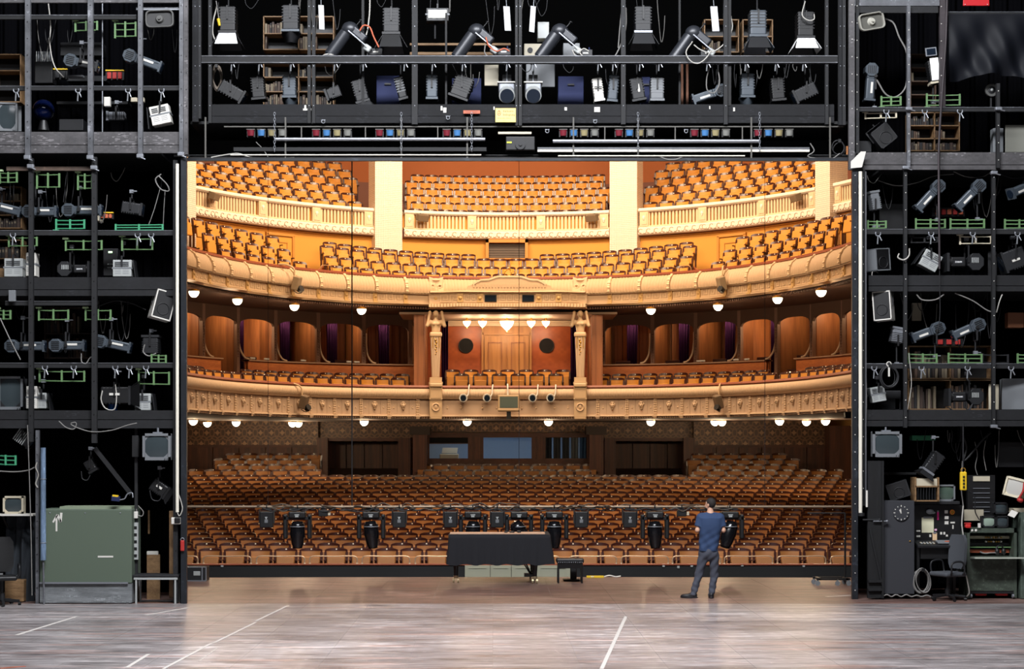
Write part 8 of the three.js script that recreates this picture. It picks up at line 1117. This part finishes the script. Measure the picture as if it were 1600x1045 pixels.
// ================================================================ piano, bench, stool
{
  const d = 33.5, s = d / FOC, X = wx(782, d), piano = thing('grand_piano', 'grand piano under a dark cloth cover with a light plank on top', 'piano', [X, 0, -d]);
  const top = 0.985, w = 2.1, plan = []; // plan outline, straight side to the camera, keys at +x
  const N = 60; for (let i = 0; i <= N; i++) { const f = i / N; plan.push([lerp(-1.0, 0.96, f), 0]); } plan.push([0.99, -0.04], [0.99, -0.5], [0.99, -1.0], [0.99, -1.42], [0.95, -1.46]); for (let i = 0; i <= 30; i++) { const f = i / 30; plan.push([lerp(0.7, -0.95, f), -1.46 + 0.95 * sm(0.05, 0.75, f) - 0.15 * sm(0.7, 1, f) * 0]); } plan.push([-1.03, -0.42], [-1.04, -0.2], [-1.03, -0.03]);
  const pos = [], ix = [], n = plan.length, R = 8; for (let r = 0; r <= R; r++) for (let i = 0; i < n; i++) { const f = r / R, [x, z] = plan[i]; const fl = f * (0.025 + 0.02 * Math.sin(i * 0.9) + 0.012 * Math.sin(i * 2.3 + 1)), ex = x > 0.9 ? f * 0.09 : 0; const nx = Math.sign(x) * (Math.abs(x) > 0.94 ? 1 : 0), nz = z > -0.05 ? 1 : -1; pos.push(x + nx * fl + ex, top - 0.005 - f * (0.6 + 0.015 * Math.sin(i * 0.5)), z + nz * fl); }
  for (let r = 0; r < R; r++) for (let i = 0; i < n; i++) { const a = r * n + i, b = r * n + (i + 1) % n; ix.push(a, b, a + n, b, b + n, a + n); }
  const c0 = pos.length / 3; pos.push(0, top, -0.5); for (let i = 0; i < n; i++) ix.push(c0, (i + 1) % n, i);
  const g = new THREE.BufferGeometry(); g.setAttribute('position', new THREE.Float32BufferAttribute(pos, 3)); g.setIndex(ix); g.computeVertexNormals(); meshOf('cloth_cover', prep(g), std(0x141419, 0.95), piano, 'dark quilted cloth cover');
  mb().box(1.9, 0.022, 0.5, -0.06, top + 0.013, -0.3).build('top_plank', std(0xbd9a80, 0.5), piano, 'light wooden board');
  mb().ext(plan.map(([x, z]) => [x * 0.95, z * 0.95 - 0.02]), 0.32, 0, 0, 0, -Math.PI / 2).xf(new THREE.Matrix4().makeTranslation(0, 0.55, 0).multiply(new THREE.Matrix4().makeScale(1, 1, -1))).build('case', MT.gloss = std(0x08080a, 0.15), piano);
  for (const [x, z] of [[wx(712, d) - X, -0.3], [wx(836, d) - X, -0.12], [wx(836, d) - X - 0.02, -1.3]]) { const l = mb().put(new THREE.CylinderGeometry(0.1, 0.055, 0.52, 4, 1), x, 0.4, z, 0, Math.PI / 4, 0).rbox(0.17, 0.1, 0.17, 0.02, x, 0.66, z).build('leg', MT.gloss, piano); mb().cyl(0.04, 0.05, 0.05, 12, x, 0.12, z).cyl(0.05, 0.05, 0.035, 14, x - 0.045, 0.05, z, 0, 0, Math.PI / 2).cyl(0.05, 0.05, 0.035, 14, x + 0.045, 0.05, z, 0, 0, Math.PI / 2).build('caster', MT.brassDull = std(0xa99a7c, 0.3, 0.7), l); }
  { const lx = wx(835, d) - X - 0.05; mb().bar([lx - 0.2, 0.56, -0.7], [lx, 0.14, -0.7], 0.03, 0.03).bar([lx - 0.26, 0.56, -0.4], [lx - 0.02, 0.16, -0.35], 0.018, 0.018).box(0.25, 0.06, 0.3, lx - 0.02, 0.14, -0.55).build('pedal_lyre', MT.gloss, piano); }
  { const t = thing('dark_glasses_case', 'small dark objects lying on the piano plank', 'tool', [wx(800, d), top + 0.032, -d - 0.1]); mb().rbox(0.1, 0.03, 0.05, 0.01, 0, 0.015, 0).rbox(0.08, 0.04, 0.05, 0.01, 0.14, 0.02, 0).rbox(0.07, 0.025, 0.04, 0.01, -0.12, 0.012, 0).build('pieces', MT.spotBlack, t); mb().tube([[-0.05, 0.02, 0], [-0.1, 0.05, 0.02], [-0.15, 0.02, 0.02]], 0.006, 10, 4).build('cord', MT.cable, t); }
}
{
  const d = 33.62, t = thing('piano_bench', 'black adjustable piano bench with tufted seat beside the piano', 'bench', at(891, 912, d)); const w = ml(40, d), h = ml(39, d); t.position.y = 0;
  mb().rbox(w + 0.04, 0.09, 0.36, 0.03, 0, h - 0.05, -0.18).build('seat_pad', MT.seatLeather = std(0x151517, 0.4), t); { const b = mb(); for (let i = 0; i < 12; i++) b.sph(0.012, -w / 2 + (i + 0.5) * w / 12, h - 0.08, 0.005, 1, 1, 0.6, 6); stuff(b.build('upholstery_nails', MT.alu, t)); } mb().box(w, 0.1, 0.3, 0, h - 0.15, -0.18).build('apron', MT.gloss, t); for (const [sx, z] of [[-1, -0.04], [1, -0.04], [-1, -0.32], [1, -0.32]]) mb().box(0.035, h - 0.15, 0.035, sx * (w / 2 - 0.02), (h - 0.15) / 2, z).build('leg', MT.gloss, t);
  const q = thing('column_stool', 'black stool with central column standing behind the piano bench', 'stool', [wx(896, 34.3), 0, -34.3]); mb().rbox(0.36, 0.07, 0.34, 0.03, 0, 0.42, 0).build('seat', MT.seatLeather, q); mb().rbox(0.13, 0.36, 0.1, 0.02, 0, 0.2, 0).build('column', MT.spotBlack, q); mb().rbox(0.34, 0.04, 0.3, 0.015, -0.04, 0.02, 0).build('foot', MT.spotBlack, q);
}
// ---- small things on the stage
{
  { const d = 34.2, t = thing('flight_case', 'low black flight case with metal edges beside the black column', 'case', [wx(300, d), 0, -d]); const w = ml(44, d), h = ml(22, d); mb().box(w, h, 0.4, 0, h / 2, -0.2).build('body', MT.spotDark, t); mb().box(w + 0.01, 0.02, 0.02, 0, h, 0).box(w + 0.01, 0.02, 0.02, 0, 0.01, 0).box(0.02, h, 0.02, w / 2, h / 2, 0).box(0.02, h, 0.02, w / 2 - 0.08, h / 2, 0.003).build('edge_profile', MT.alu, t); mb().rbox(0.14, 0.09, 0.02, 0.01, 0.1, h * 0.55, 0.006).build('catch', MT.floodGrey, t); }
  { const d = 35.1, t = thing('spirit_level', 'yellow spirit level lying at the stage edge', 'level', [wx(930, d), 0, -d]); mb().rbox(0.36, 0.045, 0.05, 0.006, 0, 0.024, 0).build('body', MT.yellow, t); mb().box(0.06, 0.02, 0.052, -0.06, 0.028, 0).build('vial_window', MT.white, t); }
  { const t = cable([[944, 901], [952, 899], [962, 901], [970, 900]], 35.12, 0.016, MT.white, 'white cord lying beside the spirit level at the stage edge'); t.position.y = 0.0; }
  { const d = 33.25, t = thing('garment_rack', 'black wheeled rack with tall post beside the clock tower', 'rack', [wx(1299, d), 0, -d]); const X = wx(1299, d), q = (px, py) => [wx(px, d) - X, wy(py, d), 0]; mb().rod(q(1320.5, 906), q(1320.5, 801), 0.02, 8).build('post', MT.spotBlack, t); mb().rod(q(1320.5, 801.5), q(1262, 801.5), 0.014, 8).build('top_bar', MT.spotBlack, t); mb().box(ml(52, d), 0.04, 0.05, 0, 0.13, 0.2).box(ml(52, d), 0.04, 0.05, 0, 0.13, -0.2).box(0.05, 0.04, 0.45, ml(21, d), 0.13, 0).box(0.05, 0.04, 0.45, -ml(21, d), 0.13, 0).build('base_frame', MT.spotBlack, t); for (const [x, z] of [[-0.31, 0.2], [0.3, 0.2], [0.3, -0.2], [-0.31, -0.2], [0.08, 0.2]]) mb().cyl(0.05, 0.05, 0.03, 14, x, 0.05, z, Math.PI / 2).box(0.03, 0.08, 0.05, x, 0.09, z).build('caster', MT.greyPlastic, t); }
  { const d = 36.1, t = thing('black_monitor', 'small dark box hung on the lower balcony front beside the clock tower', 'box', at(1326, 652, 39.2)); mb().rbox(0.2, 0.25, 0.2, 0.02, 0, 0.1, 0).build('body', MT.spotBlack, t); }
}
// ================================================================ the person
{
  const d = 30.3, K = FOC / d, X0 = 1100, t = thing('person', 'bearded person in a blue T-shirt and grey jeans standing with their back turned', 'person', [wx(X0, d), 0, -d]);
  const p = (px, py, z = 0) => [(px - X0) / K, (934.8 - py) / K, z];
  const neck = p(1110, 802), chest = p(1110, 820), waist = p(1108, 846), pel = p(1107, 866);
  const LS = p(1094.5, 809, 0), RS = p(1125.5, 809, 0), LE = p(1089.5, 829, 0.03), RE = p(1130, 829, 0.03), LW = p(1104, 827, -0.2), RW = p(1117, 828, -0.2);
  const LH = p(1099.5, 868, 0), RH = p(1115.5, 868, 0), LK = p(1092, 899, -0.02), RK = p(1116.5, 899, -0.03), LA = p(1082.5, 926, 0.05), RA = p(1111, 926, 0.03);
  const arms = (x, y, z, g) => { let e = 1; for (const [s, b, w] of [[LS, LE, LW], [RS, RE, RW]]) { e = Math.min(e, smin(capsule(x, y, z, s, b, 0.05 + g, 0.041 + g), capsule(x, y, z, b, w, 0.041 + g, 0.028 + g), 0.02)); } return e; };
  const body = (x, y, z) => {
    let e = smin(ellip(x, y, z, [chest[0], chest[1], 0], [0.175, 0.2, 0.11]), ellip(x, y, z, [waist[0], waist[1], 0], [0.14, 0.2, 0.095]), 0.06);
    e = smin(e, ellip(x, y, z, [pel[0], pel[1], 0], [0.155, 0.14, 0.115]), 0.06); e = smin(e, capsule(x, y, z, [neck[0], neck[1] - 0.04, 0], [neck[0] - 0.005, neck[1] + 0.09, -0.01], 0.06, 0.052), 0.05); e = smin(e, arms(x, y, z, 0), 0.04);
    for (const [h, k, a] of [[LH, LK, LA], [RH, RK, RA]]) { e = smin(e, smin(capsule(x, y, z, h, k, 0.082, 0.054), capsule(x, y, z, k, a, 0.052, 0.036), 0.03), 0.03); }
    return e;
  };
  const head = (x, y, z) => {                                           // face turned away and to the side
    const c = p(1109.5, 790, -0.015); let X = x - c[0], Y = y - c[1], Z = z - c[2]; const a = -0.85, xr = X * Math.cos(a) + Z * Math.sin(a), zr = -X * Math.sin(a) + Z * Math.cos(a); X = xr; Z = zr; // local: face to -Z... turned to -x
    let e = ellip(X, Y, Z, [0, 0.03, 0.01], [0.074, 0.095, 0.092]); e = smin(e, ellip(X, Y, Z, [0, -0.045, -0.03], [0.055, 0.062, 0.058]), 0.03); e = smin(e, capsule(X, Y, Z, [0, 0.015, -0.088], [0, -0.018, -0.105], 0.008, 0.013), 0.012);
    for (const s of [-1, 1]) { e = smin(e, ellip(X, Y, Z, [s * 0.076, 0.005, 0.012], [0.01, 0.03, 0.018]), 0.008); e = Math.max(e, -ellip(X, Y, Z, [s * 0.03, 0.02, -0.088], [0.016, 0.009, 0.012])); } e = Math.max(e, -ellip(X, Y, Z, [0, -0.053, -0.09], [0.022, 0.004, 0.01])); return e;
  };
  const hand = (w, e, s) => (x, y, z) => { const dx = w[0] - e[0], dy = w[1] - e[1], dz = w[2] - e[2], L = Math.hypot(dx, dy, dz), f = [dx / L, dy / L, dz / L]; const q = (a, u, v) => [w[0] + f[0] * a + v * 0, w[1] + f[1] * a + u, w[2] + f[2] * a + v]; let r = smin(capsule(x, y, z, w, q(0.04, 0, 0), 0.027, 0.03), capsule(x, y, z, q(0.05, 0.02, 0), q(0.05, -0.02, 0), 0.024, 0.022), 0.02); [[0.028, 0.075], [0.01, 0.085], [-0.009, 0.08], [-0.027, 0.062]].forEach(([u, l]) => { r = smin(r, capsule(x, y, z, q(0.07, u, 0), q(0.07 + l * 0.55, u, -0.012), 0.0095, 0.009), 0.008); r = Math.min(r, capsule(x, y, z, q(0.07 + l * 0.55, u, -0.012), q(0.07 + l * 0.75, u - 0.004, 0.022), 0.009, 0.008)); }); r = smin(r, capsule(x, y, z, q(0.02, 0.025, 0), q(0.06, 0.058, 0.01), 0.012, 0.009), 0.01); return r; };
  const skinG = mergeGeometries([sdfMesh(body, 0.07, 0.82, 0, 0.88, 104), sdfMesh(head, p(1109.5, 790)[0], p(1109.5, 790)[1], 0, 0.17, 60), sdfMesh(hand(LW, LE, 1), LW[0] + 0.04, LW[1], LW[2] - 0.06, 0.17, 56), sdfMesh(hand(RW, RE, -1), RW[0] - 0.04, RW[1], RW[2] - 0.06, 0.17, 56)], false);
  meshOf('body', skinG, std(0xc79a80, 0.55), t);
  // hair and beard
  const hairF = (x, y, z) => { const c = p(1109.5, 790, -0.015); let X = x - c[0], Y = y - c[1], Z = z - c[2]; const a = -0.85, xr = X * Math.cos(a) + Z * Math.sin(a), zr = -X * Math.sin(a) + Z * Math.cos(a); X = xr; Z = zr; let e = ellip(X, Y, Z, [0, 0.038, 0.02], [0.08, 0.096, 0.095]); e = Math.max(e, -(Y + 0.048 - 0.3 * Math.max(0, -Z - 0.0))); e = Math.max(e, -(Z + 0.062 + (Y < 0.06 ? -0.045 : 0))); let b = ellip(X, Y, Z, [0, -0.062, -0.04], [0.058, 0.052, 0.056]); b = Math.max(b, Y + 0.038); return Math.min(e, b); };
  meshOf('hair', sdfMesh(hairF, p(1109.5, 790)[0], p(1109.5, 790)[1], 0, 0.17, 60), std(0x1c1512, 0.8), t, 'short dark hair and beard');
  // T-shirt
  const hem = p(0, 861.5)[1];
  const shirt = (x, y, z) => {
    let e = smin(ellip(x, y, z, [chest[0], chest[1] + 0.005, 0], [0.2, 0.215, 0.135]), capsule(x, y, z, [LS[0] + 0.035, LS[1] + 0.005, 0], [RS[0] - 0.035, RS[1] + 0.005, 0], 0.072, 0.072), 0.05); const tx = lerp(chest[0], pel[0] - 0.005, clamp((chest[1] - y) / (chest[1] - hem), 0, 1)); const nr = lerp(0.07, 0.085, clamp((y - hem) / 0.4, 0, 1)), box = Math.hypot(Math.max(0, Math.abs(x - tx) - nr), Math.max(0, Math.abs(z) - 0.02)) - 0.1, cap = y - chest[1] - 0.1; e = smin(e, smin(box, cap, -0.06) > 0 && cap > 0 ? Math.max(box, cap) : Math.max(box, cap), 0.09);
    for (const [s, b] of [[LS, LE], [RS, RE]]) { const m = [lerp(s[0], b[0], 0.72), lerp(s[1], b[1], 0.72), lerp(s[2], b[2], 0.72)]; let a = capsule(x, y, z, s, m, 0.074, 0.072); const ax = [m[0] - s[0], m[1] - s[1], m[2] - s[2]], L = Math.hypot(...ax); a = Math.max(a, ((x - m[0]) * ax[0] + (y - m[1]) * ax[1] + (z - m[2]) * ax[2]) / L); e = smin(e, a, 0.03); }
    e += 0.006 * Math.sin(x * 34 + y * 20 + z * 9) * sm(1.35, 0.95, y) + 0.004 * Math.sin(y * 46 - x * 30) * sm(1.35, 1.0, y); e = Math.max(e, hem - y); e = Math.max(e, -ellip(x, y, z, [neck[0], neck[1] + 0.045, -0.01], [0.068, 0.07, 0.075])); return e;
  };
  meshOf('t_shirt', sdfMesh(shirt, 0.11, 1.18, 0, 0.42, 96), std(0x243859, 0.85), t, 'blue cotton T-shirt');
  const jeans = (x, y, z) => {
    let e = ellip(x, y, z, [pel[0], pel[1] + 0.02, 0], [0.172, 0.16, 0.13]); for (const [h, k, a] of [[LH, LK, LA], [RH, RK, RA]]) e = smin(e, smin(capsule(x, y, z, h, k, 0.094, 0.07), capsule(x, y, z, k, [a[0], a[1] - 0.03, a[2]], 0.068, 0.056), 0.03), 0.025);
    e += 0.005 * Math.sin(y * 60 + x * 25) * sm(0.5, 0.1, y) + 0.004 * Math.sin(y * 38 - x * 40 + z * 12); e = Math.max(e, 0.045 - y); return Math.max(e, y - (hem + 0.1)); };
  meshOf('jeans', sdfMesh(jeans, 0.0, 0.5, 0, 0.52, 96), std(0x3b3e49, 0.85), t, 'grey-blue jeans');
  for (const [a, dir] of [[LA, [-0.95, -0.3]], [RA, [0.12, -0.99]]]) { const sh = (x, y, z) => { const X = x - a[0], Z = z - a[2], u = X * dir[0] + Z * dir[1], v = -X * dir[1] + Z * dir[0]; let e = smin(ellip(u, y, v, [0.0, 0.055, 0], [0.075, 0.06, 0.048]), ellip(u, y, v, [0.12, 0.035, 0], [0.11, 0.042, 0.048]), 0.04); e = smin(e, ellip(u, y, v, [0.07, 0.012, 0], [0.165, 0.02, 0.052]), 0.01); return Math.max(e, 0.001 - y); }; meshOf('shoe', sdfMesh(sh, a[0] + dir[0] * 0.07, 0.08, a[2] + dir[1] * 0.07, 0.22, 52), std(0x17171b, 0.5), t, 'dark laced shoe'); }
}
// ================================================================ small clutter in the towers and on the bridge
{
  const box = (x0, y0, x1, y1, d, dp, m, nm, lb, o) => boxThing(nm, lb, 'box', x0, y0, x1, y1, d, dp, m, o);
  for (const [x0, y0, x1, y1, m, lb] of [[94, 66, 160, 87, MT.spotDark, 'dark wire-fronted cabinet at the back of the top deck'], [88, 158, 200, 163, MT.steelDark, 'long dark shelf board over the globe on the top deck'], [104, 118, 166, 127, MT.spotDark, 'low dark dimmer rack between the yellow and red sockets'], [54, 95, 82, 130, MT.spotBlack, 'black crate of bottles on the top deck'], [92, 186, 130, 204, MT.spotDark, 'dark tool chest beside the blue globe'], [150, 322, 156, 345, MT.beigePlastic, 'upright pale strip light beside the second mid post']]) box(x0, y0, x1, y1, dL + 1.1, 0.3, m, 'storage_box', lb + ' of ' + GREEN_T);
  for (let i = 0; i < 9; i++) { const t = thing('glass_bottle', 'slim pale bottle standing in the black crate on the top deck', 'bottle', at(57 + i * 2.9, 96, dL + 1.0 + (i % 2) * 0.1), 0, 'bottles in the black crate'); mb().lathe([[0.001, 0], [0.014, 0], [0.014, 0.1], [0.006, 0.14], [0.006, 0.18], [0.001, 0.18]], 8).build('glass', i % 3 ? MT.greyPlastic : MT.floodGrey, t); }
  for (const [x0, y0, x1, y1, m, lb] of [[1500, 655, 1506, 690, MT.steelDark, 'black hanging conduit above the yellow control'], [1560, 690, 1600, 730, MT.spotDark, 'dark wall panel above the tilted beige monitor'], [1425, 680, 1462, 688, MT.greenTeal, 'green steel arm under the lower deck'], [1382, 738, 1432, 742, MT.steelDark, 'thin dark shelf above the tilted box speaker'], [1575, 488, 1600, 512, MT.rust2, 'rusty brown box at the outer end under the middle deck'], [1370, 610, 1408, 640, MT.spotDark, 'dark carton behind the leaning floodlight on the lower deck'], [1398, 622, 1406, 640, MT.greyPlastic, 'grey tin beside the dark carton on the lower deck']]) box(x0, y0, x1, y1, dR + 0.7, 0.2, m, 'storage_box', lb);
  for (const [px, py] of [[410, 205], [505, 190], [700, 184], [855, 205], [930, 190], [1072, 205]]) { const t = thing('rigging_hook', 'small bright shackle on the bridge edge', 'hook', at(px, py, dG - 0.02), 0, 'shackles on the bridge edge'); mb().torus(0.03, 0.008, 0, 0, 0, 0, 0, 0, 12, 5).build('bow', MT.alu, t); mb().cyl(0.008, 0.008, 0.08, 6, 0, 0.03, 0, 0, 0, Math.PI / 2).build('pin', MT.alu, t); }
  // hook clamps along the rails
  const hooks = [[dL, 138, [25, 122, 200, 252], 'green trolley tower'], [dL, 571, [70, 115, 180, 202, 228], 'green trolley tower'], [dL, 364, [20, 215, 236], 'green trolley tower'], [dR, 171, [1385, 1445, 1500], 'clock cabinet tower'], [dR, 572, [1366, 1440, 1512, 1580], 'clock cabinet tower'], [dR, 362, [1372, 1455, 1520, 1590], 'clock cabinet tower'], [dG, 92, [362, 405, 455, 523, 568, 632, 676, 723, 792, 833, 935, 958, 1000, 1030, 1105, 1165, 1212, 1255], 'lighting bridge']];
  for (const [d, y, xs, nm] of hooks) for (const x of xs) { const t = thing('hook_clamp', 'shiny hook clamp gripping a rail of the ' + nm, 'clamp', at(x, y, d + 0.02), 0, 'hook clamps of the ' + nm); mb().torus(0.045, 0.013, 0, -0.03, 0, 0, 0, 2.6, 14, 5, 4.2).build('hook', MT.alu, t); mb().rod([0.02, -0.07, 0], [0.06, -0.16, 0.02], 0.012).build('wing_bolt', MT.chrome, t); mb().rod([0, -0.07, 0], [-0.01, -0.22, 0], 0.014).build('spigot', MT.greyPlastic, t); }
  // loose thin leads drooping between rails
  const bays = [[dL + 0.7, 10, 270, 262, 360, 9, GREEN_T], [dL + 0.7, 10, 270, 470, 565, 8, GREEN_T], [dL + 0.7, 50, 280, 30, 130, 6, GREEN_T], [dR + 0.7, 1360, 1600, 268, 350, 8, CLOCK_T], [dR + 0.7, 1360, 1600, 458, 560, 9, CLOCK_T], [dR + 0.6, 1440, 1600, 672, 740, 8, CLOCK_T], [dG + 0.8, 330, 1300, -10, 85, 16, 'the lighting bridge'], [dG + 0.7, 330, 1300, 98, 160, 18, 'the lighting bridge']];
  for (const [d, x0, x1, y0, y1, n, nm] of bays) for (let i = 0; i < n; i++) { const x = rr(x0, x1), w = rr(-26, 26), s = rr(0.2, 0.9), yb = lerp(y0, y1, s); cable([[x, y0], [x + w * 0.2 + rr(-2, 2), lerp(y0, yb, 0.5)], [x + w * 0.6, yb], [x + w * 0.9, lerp(y0, yb, 0.75)], [x + w, lerp(y0, yb, rr(0.2, 0.5))]], d, 0.008, i % 3 ? MT.cable : MT.cableDim || (MT.cableDim = std(0x5c5a57, 0.7)), 'thin loose lead drooping inside ' + nm, 'loose leads of ' + nm); }
}
renderer.render(scene, camera);
